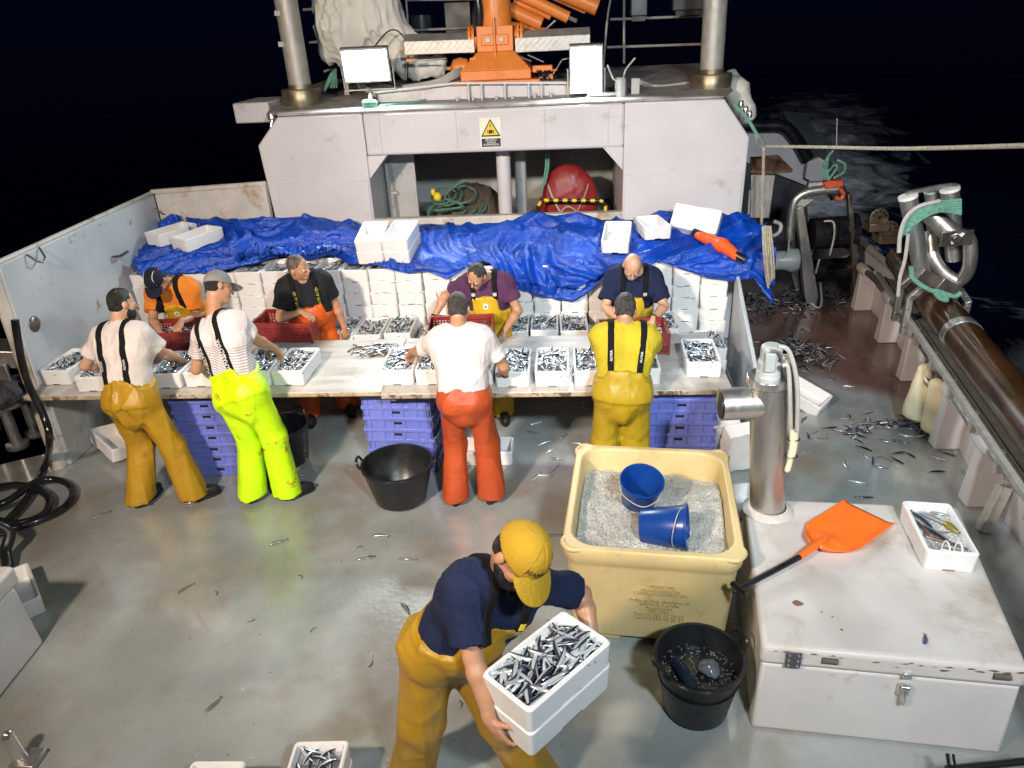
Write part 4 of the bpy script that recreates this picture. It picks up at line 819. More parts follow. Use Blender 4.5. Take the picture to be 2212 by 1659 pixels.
# ------------------------------------------------------------------ fish loose on the deck
def deckfish(n, cx, cy, sx, sy, label, group, dark=.5, zmax=0, rot=0, ring=None):
    for i in range(n):
        if ring: a = RF.uniform(*ring[2:]); r_ = RF.gauss(1, .12); x, y = cx+ring[0]*r_*cos(a), cy+ring[1]*(r_+RF.gauss(0, .22))*sin(a)
        else: x, y = RF.gauss(cx, sx), RF.gauss(cy, sy)
        m = T((x, y, .001+RF.uniform(0, zmax)), RF.gauss(rot, .8)+RF.choice((0, pi)), RF.gauss(0, .2), RF.gauss(0, .05) if zmax else 0); fish_thing(m, RF.choice((0, 1, 2, 4)), label, group, RF.random() < dark)
deckfish(92, 2.98, 6.0, 0, 0, 'dead anchovy in the curved heap washed together on the side deck', 'anchovies heaped on the side deck', .6, .03, 0, (.36, .15, .0, 3.4))
deckfish(36, 2.8, 6.0, .5, .5, 'loose anchovy scattered over the grey side deck', 'anchovies loose on the side deck', .6)
deckfish(12, 3.3, 5.3, .12, .4, 'loose anchovy along the foot of the starboard bulwark', 'anchovies along the starboard bulwark', .3, 0, 1.9)
for sx, sy in ((1160,915),(1150,935),(1170,960),(1203,993),(1195,1015),(1190,975),(1215,945),(1250,960),(1160,1030),(1175,1028),(1100,975),(1240,915),(1178,958)): fish_thing(T(at(sx, sy, Z=.001), RF.uniform(-.6, 1.2), RF.gauss(0, .2)), RF.choice((0, 2, 4)), 'bright anchovy on the wet deck between orange and yellow trousers', 'anchovies on the deck by the table', RF.random() < .2)
for sx, sy, rz in ((400,1272,.9),(602,1172,.5),(880,1210,-.1),(790,1208,.3),(822,1157,0),(1195,1158,.1),(410,1088,.2),(220,1113,.8),(878,1314,-.9),(462,1524,1.1),(660,1025,.6),(640,1035,.4)): fish_thing(T(at(sx, sy, Z=.001), rz, RF.gauss(0, .2)), RF.choice((0, 2, 4)), 'dark stray anchovy on the open grey deck', 'stray anchovies on the open deck', True)
# tangled heaps of dark fish aft on the side deck
DH = Stuff()
for cx, cy, sx, sy, n in ((2.62, 7.75, .20, .22, 190), (2.55, 9.35, .35, .25, 150), (3.25, 9.5, .3, .2, 130)):
    for i in range(n):
        x, y = RF.gauss(0, 1), RF.gauss(0, 1); z = max(0, .16*(1-(x*x+y*y)/4)); m = T((cx+x*sx, cy+y*sy, z*RF.random()+.003), RF.uniform(0, 2*pi), RF.gauss(0, .5), RF.gauss(0, .35)); DH.fish(m, RF.randrange(5))
stuff(DH.build('dark_fish_heap', FISHD), 'tangled heaps of dark dead fish left on the after side deck', 'fish heap')
stuff(CATCH.build('catch', FISH), 'mass of silver anchovies filling the boxes and crates', 'fish')
# scraps, scales and ice splinters over the deck
b, b2 = MB(), MB()
def specks(bb, n, cx, cy, sx, sy, r0, r1):
    for i in range(n):
        x, y = RF.gauss(cx, sx), RF.gauss(cy, sy); r = RF.uniform(r0, r1)
        if x < -4.4 or x > rbx(y)-.1: continue
        o_ = Vector((x, y, 0)); a = RF.uniform(0, 6.28); u = Vector((cos(a), sin(a), 0))*r; v = Vector((-sin(a), cos(a), 0))*r*RF.uniform(.4, 1); bb.add([o_+u+Vector((0,0,.0008)), o_+v+Vector((0,0,.0008)), o_-u+Vector((0,0,.0008)), o_-v+Vector((0,0,.0008)), o_+Vector((0, 0, r*.7))], [(0, 1, 4), (1, 2, 4), (2, 3, 4), (3, 0, 4)])
specks(b, 520, -.2, 5.1, .45, .5, .002, .005); specks(b, 420, .0, 4.6, 1.3, .8, .0015, .004); specks(b, 240, -.9, 3.0, .8, .5, .0015, .004); specks(b, 160, -1.9, 4.6, .5, .35, .002, .004); specks(b, 120, -2, 5.5, .5, .4, .002, .004)
for i in range(14): specks(b, 1, -1.2+RF.gauss(0, .6), 2.9+RF.gauss(0, .4), .01, .01, .008, .016)
stuff(b.build('ice_splinters', M('ice', (.85, .88, .90), .08, var=.02, trans=.55, spec=.8), smooth=False), 'glittering ice splinters and scales strewn over the wet deck', 'ice')
specks(b2, 150, -1.4, 4.0, 1.4, .9, .002, .007); specks(b2, 60, 2.8, 5.6, .4, .6, .002, .007)
for i in range(12):
    c = Vector((RF.gauss(-1.3, 1.1), RF.gauss(3.8, .8), .004)); a = RF.uniform(0, 6.28); b2.tube(smoothpath([c, c+Vector((.025*cos(a), .025*sin(a), .003)), c+Vector((.05*cos(a+.5), .05*sin(a+.5), 0))], 3), RF.uniform(.002, .004), 4)
stuff(b2.build('deck_debris', M('dark debris', (.07, .045, .025), .6, var=.4, scale=40), smooth=False), 'dark crumbs and slivers of fish waste on the deck', 'debris')
# ------------------------------------------------------------------ yellow insulated tub of ice
TC, TR = Vector((.545, 3.98, 0)), radians(-6)
TM = T(TC, TR)
t = thing('ice_tub', 'pale yellow insulated tub full of crushed ice', 'tub', TC)
def oct_ring(w, l, ch, z, n=6):
    P = []
    for cx, cy, a0 in ((w/2-ch, -l/2+ch, -pi/2), (w/2-ch, l/2-ch, 0), (-w/2+ch, l/2-ch, pi/2), (-w/2+ch, -l/2+ch, pi)):
        for i in range(n+1):
            a = a0+pi/2*i/n; k_ = 1.0; P.append(TM @ Vector((cx+ch*cos(a), cy+ch*sin(a), z)))
    return P
b = MB(); R_ = [oct_ring(.92, 1.06, .07, .05), oct_ring(.985, 1.13, .085, .60), oct_ring(1.00, 1.15, .09, .635), oct_ring(1.035, 1.18, .11, .66), oct_ring(1.045, 1.19, .115, .735), oct_ring(1.03, 1.175, .11, .752), oct_ring(.955, 1.10, .16, .752), oct_ring(.935, 1.08, .16, .735), oct_ring(.87, 1.01, .12, .30)]
vs = [p for r in R_ for p in r]; n8 = len(R_[0]); fs = [(i*n8+k, i*n8+(k+1) % n8, (i+1)*n8+(k+1) % n8, (i+1)*n8+k) for i in range(len(R_)-1) for k in range(n8)]; fs += [tuple(range(n8-1, -1, -1)), tuple((len(R_)-1)*n8+k for k in range(n8))]
b.add(vs, fs); TUBO = b.build('tub_shell', TUBY, t, bevel=.008, seg=2, ang=42)
for sx in (-1, 1):
    for sy in (-1, 1):
        b = MB(); c = Vector((sx*.49, sy*.56, .715)); d = Vector((-sx*.095, sy*.0, 0)); b.tube(smoothpath([TM @ (Vector((sx*.505, sy*.46, .735))), TM @ (Vector((sx*.517, sy*.525, .742))), TM @ (Vector((sx*.47, sy*.585, .742))), TM @ (Vector((sx*.40, sy*.575, .735)))], 5), .017, 8); b.build('corner_grip', TUBY, t, bevel=.006)
for s in (-1, 1): b = MB(); b.box(TM @ Vector((s*.28, 0, .026)), (.22, 1.02, .05), Matrix.Rotation(TR, 3, 'Z')); b.build('skid', TUBY, t, bevel=.01)
c = TM @ Vector((.40, -.545, .12)); b = MB(); b.cyl(c+Vector((0, .03, 0)), c+Vector((-.003, -.014, 0)), .030, n=20); b.build('drain_plug', CREAM, t, bevel=.004)
me = textmesh('\n'.join(['CEBEX 600', 'manufactured by', 'CEBEX PLASTICO SA', '', 'Poligono Ind. Gandara, 43', '36940 A Coruña', 'Pontevedra', 'ESPAÑA', 'Tel.+34 986 52 20 21', 'Fax.+34 986 52 20 31']), .034, ext=.0015)
me.materials.append(M('moulded text', (.50, .37, .14), .5)); fm = TM @ Matrix.Translation((.06, -.5555, .36)) @ Euler((pi/2+.0545, 0, 0)).to_matrix().to_4x4(); me.transform(fm); link('moulded_lettering', me, t)
# ice
def ice():
    n = 150; V = []; Fc = []
    for i in range(n+1):
        for j in range(n+1):
            x, y = (i/n-.5)*.905, (j/n-.5)*1.05
            z = .635+.045*noise.noise(Vector((x*3, y*3, 2)))-.07*max(0, y/.5)**2-.03*max(0, x/.45)*max(0, -y/.5)+.018*noise.noise(Vector((x*14, y*14, 4)))+.010*noise.noise(Vector((x*50, y*50, 9)))+.007*noise.noise(Vector((x*110, y*110, 1)))
            V.append(TM @ Vector((x, y, z)))
    Fc = [(i*(n+1)+j, (i+1)*(n+1)+j, (i+1)*(n+1)+j+1, i*(n+1)+j+1) for i in range(n) for j in range(n)]
    b = MB(); b.add(V, Fc); rr = random.Random(3)
    for k in range(2600):
        x, y = rr.uniform(-.42, .42), rr.uniform(-.48, .48); z = V[int((x/.905+.5)*n)*(n+1)+int((y/1.05+.5)*n)].z; s = rr.uniform(.002, .0055); Rm = Euler((rr.uniform(0, 6), rr.uniform(0, 6), rr.uniform(0, 6))).to_matrix(); b.box(TM @ Vector((x, y, z+.002)), (s*1.6, s, s*.7), Rm)
    m = M('crushed ice', (.66, .66, .62), .10, var=.15, scale=7, rvar=.05, spec=.8, bump=.5, bscale=140, trans=.3, dirt=((.48, .44, .35), .52, .72, 4))
    return stuff(b.build('crushed_ice', m, smooth=False), 'crushed ice filling the yellow tub', 'ice')
ice()
def bucket(m, lab):
    t = thing('bucket', lab, 'bucket', group='blue buckets in the ice'); t.matrix_world = m
    b = MB(); b.lathe([(0, 0), (.084, 0), (.09, .006), (.118, .232), (.126, .234), (.126, .245), (.120, .247), (.115, .24), (.087, .012), (0, .010)], n=40); o = b.build('pail', BUCK, None, ang=50); o.parent = t
    b = MB(); b.tube(smoothpath([(.126, 0, .225), (.11, -.075, .20), (0, -.135, .175), (-.11, -.075, .20), (-.126, 0, .225)], 6), .0028, 6); o = b.build('bail_handle', GALV, None); o.parent = t
    return t
c1 = at(1374, 1095, Y=4.12); bucket(T((c1.x-.0, 4.06, .60), .05, .30, .05) @ Matrix.Scale(1.12, 4), 'blue bucket standing tilted in the ice')
bucket(Matrix.Translation((.56, 3.70, .715)) @ Euler((0, 0, radians(-12))).to_matrix().to_4x4() @ Euler((0, pi/2-.12, 0)).to_matrix().to_4x4() @ Matrix.Translation((0, 0, -.11)) @ Matrix.Scale(1.14, 4), 'blue bucket lying on its side in the ice with its mouth to the right')
# ------------------------------------------------------------------ black rubber tubs
def rtub(c, r0, r1, h, lab, grp, ears=True, rz=0):
    t = thing('rubber_tub', lab, 'tub', c, grp); w = .010
    b = MB(); b.lathe([(0, .004), (r0-.03, .004), (r0, .03), (r1-.004, h-.03), (r1+.008, h-.02), (r1+.008, h), (r1-w, h), (r1-w-.004, h-.03), (r0-w, .035), (r0-.045, .016), (0, .016)], c, n=56); b.build('tub_body', BLACKR, t, ang=50)
    if ears:
        for a in (rz, rz+pi):
            b = MB(); d = Vector((cos(a), sin(a), 0)); p = Vector((-sin(a), cos(a), 0)); c_ = Vector(c)+Vector((0, 0, h))
            b.tube(smoothpath([c_+d*(r1+.004)+p*.06-Vector((0, 0, .025)), c_+d*(r1+.03)+p*.05+Vector((0, 0, .03)), c_+d*(r1+.035)+Vector((0, 0, .045)), c_+d*(r1+.03)-p*.05+Vector((0, 0, .03)), c_+d*(r1+.004)-p*.06-Vector((0, 0, .025))], 5), .011, 8); b.build('ear_handle', BLACKR, t)
    return t
rtub((-1.355, 5.02, 0), .21, .285, .36, 'round black rubber tub standing empty before the lilac crates', 'black rubber tubs', rz=.05)
rtub((-2.52, 5.62, 0), .19, .235, .38, 'black rubber tub half hidden behind the neon trousers', 'black rubber tubs', rz=1.2)
RT = (.705, 2.985, 0); rtub(RT, .175, .235, .40, 'black rubber tub of dark water in front of the yellow tub', 'black rubber tubs', rz=.45)
b = MB(); n = 40; b.add([(RT[0]+.219*cos(2*pi*k/n), RT[1]+.219*sin(2*pi*k/n), .27) for k in range(n)]+[(RT[0]+.219*cos(2*pi*k/n), RT[1]+.219*sin(2*pi*k/n), .10) for k in range(n)], [tuple(range(n))])
tw = b.build('tub_water', M('dark wash water', (.012, .013, .014), .08, var=.3, scale=9, bump=.25, bscale=30, spec=.7)); stuff(tw, 'dark wash water in the rubber tub', 'water')
b = MB(); rr = random.Random(8)
for i in range(230):
    a, r = rr.uniform(0, 6.28), .21*sqrt(rr.random()); x, y = RT[0]+r*cos(a), RT[1]+r*sin(a); s = rr.uniform(.003, .007); b.box((x, y, .272), (s*2, s, .003), Euler((rr.gauss(0, .3), rr.gauss(0, .3), rr.uniform(0, 6))).to_matrix())
stuff(b.build('floating_bits', M('floating scales', (.20, .20, .17), .25, var=.5, scale=80), smooth=False), 'scales and bits floating in the rubber tub', 'debris')
b = MB(); c = at(1487, 1460, Z=.30); pts = smoothpath([(c.x-.06, c.y+.10, .30), (c.x-.03, c.y+.02, .315), (c.x+.02, c.y-.10, .28)], 10); b.tube(pts, [.030+.004*(i % 2) for i in range(len(pts))], 14); tag(b.build('ribbed_hose', M('dark blue ribbed hose', (.012, .02, .035), .22, bump=.1)), 'short dark ribbed hose floating in the water tub', 'hose')
f = Field([ello(at(1528, 1440, Z=.30), (.055, .045, .04), k=.02), ello(at(1540, 1450, Z=.29), (.04, .05, .03), k=.02)], .006); f.wrinkle(.014, (50, 110), 4); tag(sdfobj('plastic_bag', f, M('grey film bag', (.14, .14, .145), .12, var=.3, scale=30, spec=.8)), 'crumpled wet plastic bag floating in the water tub', 'bag')
# ------------------------------------------------------------------ deck locker at the right
HZ = .60
FL, FR_, BR, BL_ = Vector((.985, 2.86, 0)), Vector((2.215, 2.725, 0)), Vector((2.50, 4.06, 0)), Vector((1.175, 4.17, 0))
LOCKW = M('chipped white locker paint', (.60, .575, .56), .40, var=.06, scale=3, bump=.06, bscale=14, dirt=((.34, .28, .2), .60, .74, 3.2), dirt2=((.10, .06, .035), .735, .76, 17))
LOCKT = M('worn locker lid paint', (.56, .52, .49), .48, var=.10, scale=2.6, bump=.08, bscale=14, dirt=((.36, .29, .21), .52, .72, 2.4), dirt2=((.08, .05, .035), .75, .765, 12))
t = thing('deck_locker', 'big white deck locker with a chipped lid and metal latch', 'locker', (1.7, 3.4, 0))
def off(P, d):
    c = sum(P, Vector())/4; return [p+(p-c).normalized()*d for p in P]
Q = [FL, FR_, BR, BL_]
b = MB(); b.hexa(Q, [p+Vector((0, 0, .475)) for p in off(Q, -.012)]); b.build('locker_body', LOCKW, t, bevel=.02, seg=3)
LB = MB(); LB.hexa([p+Vector((0, 0, .477)) for p in off(Q, .012)], [p+Vector((0, 0, HZ)) for p in off(Q, -.002)])
fd = (FR_-FL).normalized(); fn = Vector((fd.y, -fd.x, 0)); Rf = Matrix.Rotation(atan2(fd.y, fd.x), 3, 'Z')
def fp(s, z, o=.012): return FL+fd*s+fn*o+Vector((0, 0, z))
b = MB(); b.box(fp(.155, .535, .014), (.075, .008, .105), Rf); hp = b.build('hinge_plate', M('dark hinge steel', (.12, .125, .14), .45, .6), t, bevel=.003)
b = MB()
for sx in (-.022, .022):
    for sz in (-.035, 0, .035): b.cyl(fp(.155+sx, .535+sz, .016), fp(.155+sx, .535+sz, .022), .007, n=10)
b.build('screw', POLISH, hp)
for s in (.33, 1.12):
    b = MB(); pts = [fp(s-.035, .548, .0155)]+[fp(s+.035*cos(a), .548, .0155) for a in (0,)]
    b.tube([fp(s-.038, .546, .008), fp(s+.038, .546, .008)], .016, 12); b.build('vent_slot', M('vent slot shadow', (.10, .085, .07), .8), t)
b = MB(); b.box(fp(.70, .400, .006), (.055, .02, .07), Rf); b.tube([fp(.70, .425, .024), fp(.70, .35, .034), fp(.705, .315, .022)], .012, 8); b.cyl(fp(.68, .425, .02), fp(.72, .425, .02), .016, n=12); b.box(fp(.70, .50, .012), (.04, .02, .035), Rf); b.build('latch', POLISH, t, bevel=.003)
b = LB; b.mi = 1; rr = random.Random(6)
def patch(c, r, nrm_up=True):
    b.add([c+Vector((r*cos(a)*rr.uniform(.7, 1.1)*1.25, r*sin(a)*rr.uniform(.6, 1.1), 0)) for a in [i*2*pi/14 for i in range(14)]], [tuple(range(14))])
patch(at(1723, 1303, Z=HZ+.0015), .025); patch(at(1775, 1322, Z=HZ+.0015), .006); patch(at(1818, 1360, Z=HZ+.0015), .008); patch(at(1798, 1332, Z=HZ+.0015), .006)
for i in range(22):
    s_ = rr.uniform(.05, 1.2); c_ = fp(s_, HZ-.012-rr.random()**2*.05, .0135); r_ = rr.uniform(.003, .011); b.add([c_+fd*(r_*2.2*rr.uniform(.6, 1.2)*cos(a))+Vector((0, 0, r_*.6*rr.uniform(.6, 1.2)*sin(a))) for a in [q*2*pi/10 for q in range(10)]], [tuple(range(9, -1, -1))])
b.build('lid', [LOCKT, M('bare primer', (.20, .10, .06), .7, var=.3, scale=40)], t, bevel=.03, seg=3)
m = T((2.185, 3.675, HZ+.002), radians(-7)); foam(m, 'foam box of mixed fish on ice on the deck locker')
MIXB = fish_mat('mackerel skin', (.02, .035, .06), (.42, .46, .50)); MIXR = fish_mat('reddish fish skin', (.20, .07, .04), (.38, .24, .19)); MIXY = fish_mat('olive yellow fish skin', (.035, .04, .015), (.42, .36, .05)); MIXU = fish_mat('small dark blue fish skin', (.03, .03, .09), (.22, .22, .34))
def big(mm, mat, L, h, bend, lab, grp=None): return fish_thing(mm, 0, lab, grp, mesh=fish_mesh(0, mat, fish_arrays(L, h, h*.55, bend)))
b = MB(); n = 40; V = [];
for i in range(25):
    for j in range(45): x, y = (i/24-.5)*.232, (j/44-.5)*.448; V.append(m @ Vector((x, y, .082+.014*noise.noise(Vector((x*25, y*25, 1)))+.012*noise.noise(Vector((x*70, y*70, 5))))))
b.add(V, [(i*45+j, (i+1)*45+j, (i+1)*45+j+1, i*45+j+1) for i in range(24) for j in range(44)]); stuff(b.build('box_ice', MATS['crushed ice'], smooth=False), 'crushed ice in the box on the locker', 'ice')
for x, y, rz, L, h, bd, mt, lab in ((-.055, .10, 2.0, .20, .036, .3, MIXB, 'striped blue fish nearest the left wall of the locker box'), (.015, .11, -.75, .19, .034, -.2, MIXB, 'dark blue slim fish in the middle of the locker box'), (-.03, -.03, 2.2, .22, .042, .2, MIXB, 'blue grey bent fish in the lower half of the locker box'), (.075, .165, -.2, .14, .022, .2, MIXB, 'small silver fish at the far end of the locker box'),
    (-.075, .02, 1.8, .2, .022, .3, MIXR, 'thin brown red fish along the left of the locker box'), (.01, -.02, .1, .13, .018, .2, MIXR, 'small red fish across the middle of the locker box'), (.0, -.11, -.5, .24, .024, -.1, MIXR, 'long reddish fish across the near end of the locker box'), (.045, -.12, -.6, .2, .02, .1, MIXR, 'pinkish fish beside the white loops in the locker box'), (.078, .03, -1.15, .13, .048, .1, MIXY, 'olive yellow fish by the right wall of the locker box'), (.02, -.19, -.1, .2, .03, .2, MIXB, 'dark fish under the white plastic loops in the locker box')):
    big(m @ Matrix.Translation((x, y, .096)) @ Euler((0, 0, rz)).to_matrix().to_4x4(), mt, L, h, bd, lab)
t = thing('plastic_loops', 'pair of white plastic bag loops at the near end of the locker box', 'plastic bag', m @ Vector((0, -.21, .1)))
for x in (-.035, .03): b = MB(); b.tube(smoothpath([m @ Vector(p) for p in ((x-.02, -.225, .09), (x-.018, -.215, .15), (x, -.2, .175), (x+.02, -.215, .145), (x+.024, -.225, .09))], 6), .007, 6, sq=.4); b.build('loop', M('white film', (.8, .8, .79), .35), t)
big(T(at(1999, 1383, Z=HZ+.001), 1.15), MIXU, .085, .024, .15, 'small dark violet fish lying near the front edge of the locker lid')
# orange shovel
t = thing('shovel', 'orange plastic shovel with a black handle lying on the deck locker', 'shovel', (1.5, 3.6, HZ))
bl = [Vector(p) for p in ((1.38, 3.55), (1.50, 3.86), (1.83, 4.13), (1.965, 3.81), (1.66, 3.525))] if False else None
def blade():
    # blade frame: u along the shovel, v across
    o_ = Vector((1.47, 3.60, HZ)); tip = (Vector((1.85, 4.12, 0))+Vector((1.975, 3.83, 0)))/2; u = Vector((tip.x-o_.x, tip.y-o_.y, 0)); Lb = u.length; u.normalize(); v = Vector((-u.y, u.x, 0)); nu, nv = 22, 18; V = []
    for i in range(nu+1):
        s = i/nu; w = .045+.125*min(1, (s/.30))**.65 if s < .3 else .17-.006*(s-.3)
        for j in range(nv+1):
            q = j/nv*2-1; edge = max(0, abs(q)-.72)/.28; sh = max(0, .18-s)/.18
            z = .012+.030*edge**2*(1-.45*s)+.045*sh*(1-.5*abs(q))+.025*max(0, 1-((s-.15)/.22)**2)*max(0, 1-(q/.55)**2)
            V.append(o_+u*(s*Lb)+v*(q*w)+Vector((0, 0, z)))
    b = MB(); b.add(V, [(i*(nv+1)+j, (i+1)*(nv+1)+j, (i+1)*(nv+1)+j+1, i*(nv+1)+j+1) for i in range(nu) for j in range(nv)]); o = b.build('blade', SHOV, t, ang=180); md = o.modifiers.new('s', 'SOLIDIFY'); md.thickness = .005
    b = MB(); p0 = o_+u*.10+Vector((0, 0, .05)); p1 = o_-u*.02+Vector((0, 0, .055)); p2 = o_-u*.17+Vector((0, 0, .052)); b.tube([p0, p1, p2], [.012, .024, .019], 14); b.build('socket', SHOV, t)
    g = at(1597, 1272, Z=HZ+.045); b = MB(); b.tube([p2, g], .017, 14); b.build('handle', BLACKR, t)
    d = (g-p2).normalized(); c = Vector((-d.y, d.x, 0)); b = MB(); b.tube([g-c*.055, g+c*.055], .017, 12); b.build('grip', BLACKR, t, bevel=.003)
blade()
# ------------------------------------------------------------------ stainless pipe stand
px, py = 1.300, 4.03; top = Vector((1.205, 4.03, 1.555)); bs = Vector((px, py, HZ-.02))
t = thing('pipe_stand', 'upright stainless pipe with a side branch standing through the deck locker', 'pipe', bs)
b = MB(); b.cyl(bs, top, .108, n=40); b.build('pipe_body', STEEL, t)
b = MB(); b.cyl(top-Vector((0, 0, .045)), top+Vector((0, 0, .004)), .124, n=40); b.build('flange', POLISH, t, bevel=.004)
b = MB(); e0 = top+Vector((.0, 0, -.17)); b.tube([e0, e0+Vector((-.27, -.02, -.005))], .098, 36); o = b.build('side_branch', STEEL, t); b = MB(); b.tube([e0+Vector((-.095+.02*cos(a*.7), .095*cos(a), .1*sin(a))) for a in [i*2*pi/24 for i in range(24)]], .007, 6, closed=True); b.build('weld_ring', BRONZE, o)
b = MB(); b.cyl(e0+Vector((-.27, -.02, -.005)), e0+Vector((-.274, -.02, -.005)), .085, n=30); b.build('pipe_mouth', BLKP, t)
b = MB(); b.lathe([(0, 0), (.16, 0), (.15, .012), (.112, .03)], bs+Vector((0, 0, .022)), n=40); b.build('foot_collar', LOCKT, t)
b = MB(); b.cyl(top, top+Vector((0, 0, .05)), .075, n=20); b.lathe([(.072, .05), (.072, .10), (.062, .11), (.062, .19), (.045, .205), (0, .205)], top, n=20); b.box(top+Vector((.07, 0, .10)), (.09, .07, .06)); b.box(top+Vector((-.02, -.05, .12)), (.06, .06, .12)); b.build('motor', PALEBOX, t, bevel=.008)
b = MB(); W = lambda x, y, d=3.9: at(x, y, Y=d)
for i, pp in enumerate((((1690, 772), (1706, 778), (1712, 830), (1716, 930)), ((1690, 790), (1702, 792), (1706, 840), (1708, 930)), ((1680, 748), (1705, 760), (1722, 830), (1722, 930)))): b.tube(smoothpath([W(*p, 3.92-.03*i) for p in pp], 6), .013, 8)
hs = b.build('hydraulic_hose', HOSEW, t)
b = MB(); b.tube(smoothpath([W(1715, 925), W(1714, 960), W(1708, 990), W(1700, 1018)], 6), [.034]*6+[.032]*6+[.024]*6+[.016], 12, sq=.7); sl = b.build('hose_sleeve', CREAM, t); b = MB()
for y, x in ((948, 1714), (985, 1709)): c = W(x, y); b.tube([c+Vector((.036*cos(a), .026*sin(a), 0)) for a in [i*2*pi/16 for i in range(16)]], .004, 5, closed=True)
b.build('cable_tie', BLKP, sl)
# ------------------------------------------------------------------ left edge gear
t = thing('side_locker', 'white painted side locker cut by the left picture edge', 'locker', (-3.9, 3.0, 0))
b = MB(); b.hexa([Vector(p) for p in ((-4.5, 2.3, 0), (-3.38, 2.3, 0), (-3.41, 3.42, 0), (-4.5, 3.42, 0))], [Vector(p) for p in ((-4.5, 2.3, .47), (-3.42, 2.3, .47), (-3.45, 3.42, .47), (-4.5, 3.42, .47))]); b.build('locker_body', WHITE, t, bevel=.02)
b = MB(); b.box((-3.97, 2.87, .545), (1.10, 1.16, .14)); b.build('lid', LOCKT, t, bevel=.03)
m = T((-3.84, 3.78, .003), .75); foam(m, 'small foam tray of grey scraps behind the left side locker'); layer(m, .2, .4, .08, 30)
t = thing('fairlead_rollers', 'polished fairlead with upright rollers and old netting by the bulwark', 'fairlead', at(45, 960, Z=0))
for sx, sy, h in ((40, 965, .62), (80, 938, .60), (-20, 930, .6)):
    c = at(sx, sy, Z=0.02); b = MB(); b.lathe([(0, 0), (.10, 0), (.105, .02), (.10, .045), (.055, .055), (.05, .07), (.05, h), (.08, h+.01), (.08, h+.03), (0, h+.03)], c, n=28); b.build('roller', POLISH, t)
c0 = at(40, 965, Z=.02)+Vector((0, 0, .66)); b = MB(); b.tube(smoothpath([at(-40, 900, Z=.66), at(20, 880, Z=.66), at(60, 862, Z=.66), at(80, 840, Z=.66)], 6), .032, 14); b.build('top_bar', POLISH, t)
b = MB(); b.lathe([(0, 0), (.13, 0), (.14, .03), (.13, .05), (.07, .06), (.06, .28), (.11, .30), (.11, .33), (0, .33)], at(12, 850, Z=.75), n=28); b.build('capstan_head', STEEL, t)
b = MB(); c = at(15, 760, Y=5.6); b.box(c+Vector((-.1, .05, -.03)), (.34, .3, .16), Euler((0, .2, .3)).to_matrix()); b.box(c+Vector((-.1, -.12, -.17)), (.3, .03, .22)); b.build('cover_plate', STEEL, t, bevel=.01)
c = at(5, 845, Y=5.2); heap('net_scrap', (c.x-.08, c.y, c.z-.02), (.18, .15, .10), M('dark tangled net', (.03, .03, .035), .6, var=.6, scale=40, bump=.8, bscale=70), 6, .05, 'dark tangled netting lying on the polished fairlead', 'net', .012)
b = MB(); hp = [at(32, 690, Y=5.35), at(45, 770, Y=5.3), at(62, 830, Y=5.25), at(95, 900, Y=5.2), at(107, 950, Y=5.15), at(98, 1005, Z=.05), at(62, 1072, Z=.05), at(20, 1120, Z=.05), at(-30, 1160, Z=.05), at(-100, 1150, Z=.05), at(-80, 1080, Z=.05), at(0, 1052, Z=.06), at(60, 1050, Z=.09), at(105, 1075, Z=.06), at(95, 1110, Z=.05), at(40, 1130, Z=.05), at(-20, 1120, Z=.06), at(-40, 1105, Z=.09), at(20, 1080, Z=.11), at(80, 1040, Z=.09), at(130, 1038, Z=.05), at(158, 1060, Z=.04), at(140, 1095, Z=.04), at(80, 1125, Z=.04), at(0, 1150, Z=.04), at(-60, 1165, Z=.04)]
b.tube(smoothpath(hp, 7), .030, 12); tag(b.build('deck_hose', M('wet black hose', (.012, .012, .014), .2, var=.3, spec=.7)), 'wet black deck hose coiled in loops at the left edge', 'hose')
b = MB(); b.tube(smoothpath([at(-20, 1130, Z=.3), at(20, 1150, Z=.2), at(12, 1190, Z=.1), at(15, 1230, Z=.04), at(-20, 1260, Z=.04)], 6), .04, 12); tag(b.build('deck_hose', BLACKR), 'thick black hose end hanging behind the left side locker', 'hose')
c = at(52, 1645, Z=0); t = thing('deck_post', 'short polished steel post at the lower left corner', 'post', c); b = MB(); b.lathe([(0, 0), (.034, 0), (.034, .20), (.028, .225), (.012, .238), (0, .24)], c, Euler((0, -.12, 0)).to_matrix(), n=24); b.build('post_body', POLISH, t); b = MB(); b.box(c+Vector((.03, 0, .02)), (.14, .12, .035)); b.build('foot_plate', STEEL, t, bevel=.005)
b = MB(); b.tube([at(2052, 1628, Z=.25), at(2058, 1668, Z=.2)], .02, 10); b.tube([at(2045, 1662, Z=.22), at(2260, 1640, Z=.22)], .018, 10); tag(b.build('black_bar', BLACKR), 'black bar end at the lower right corner', 'bar')
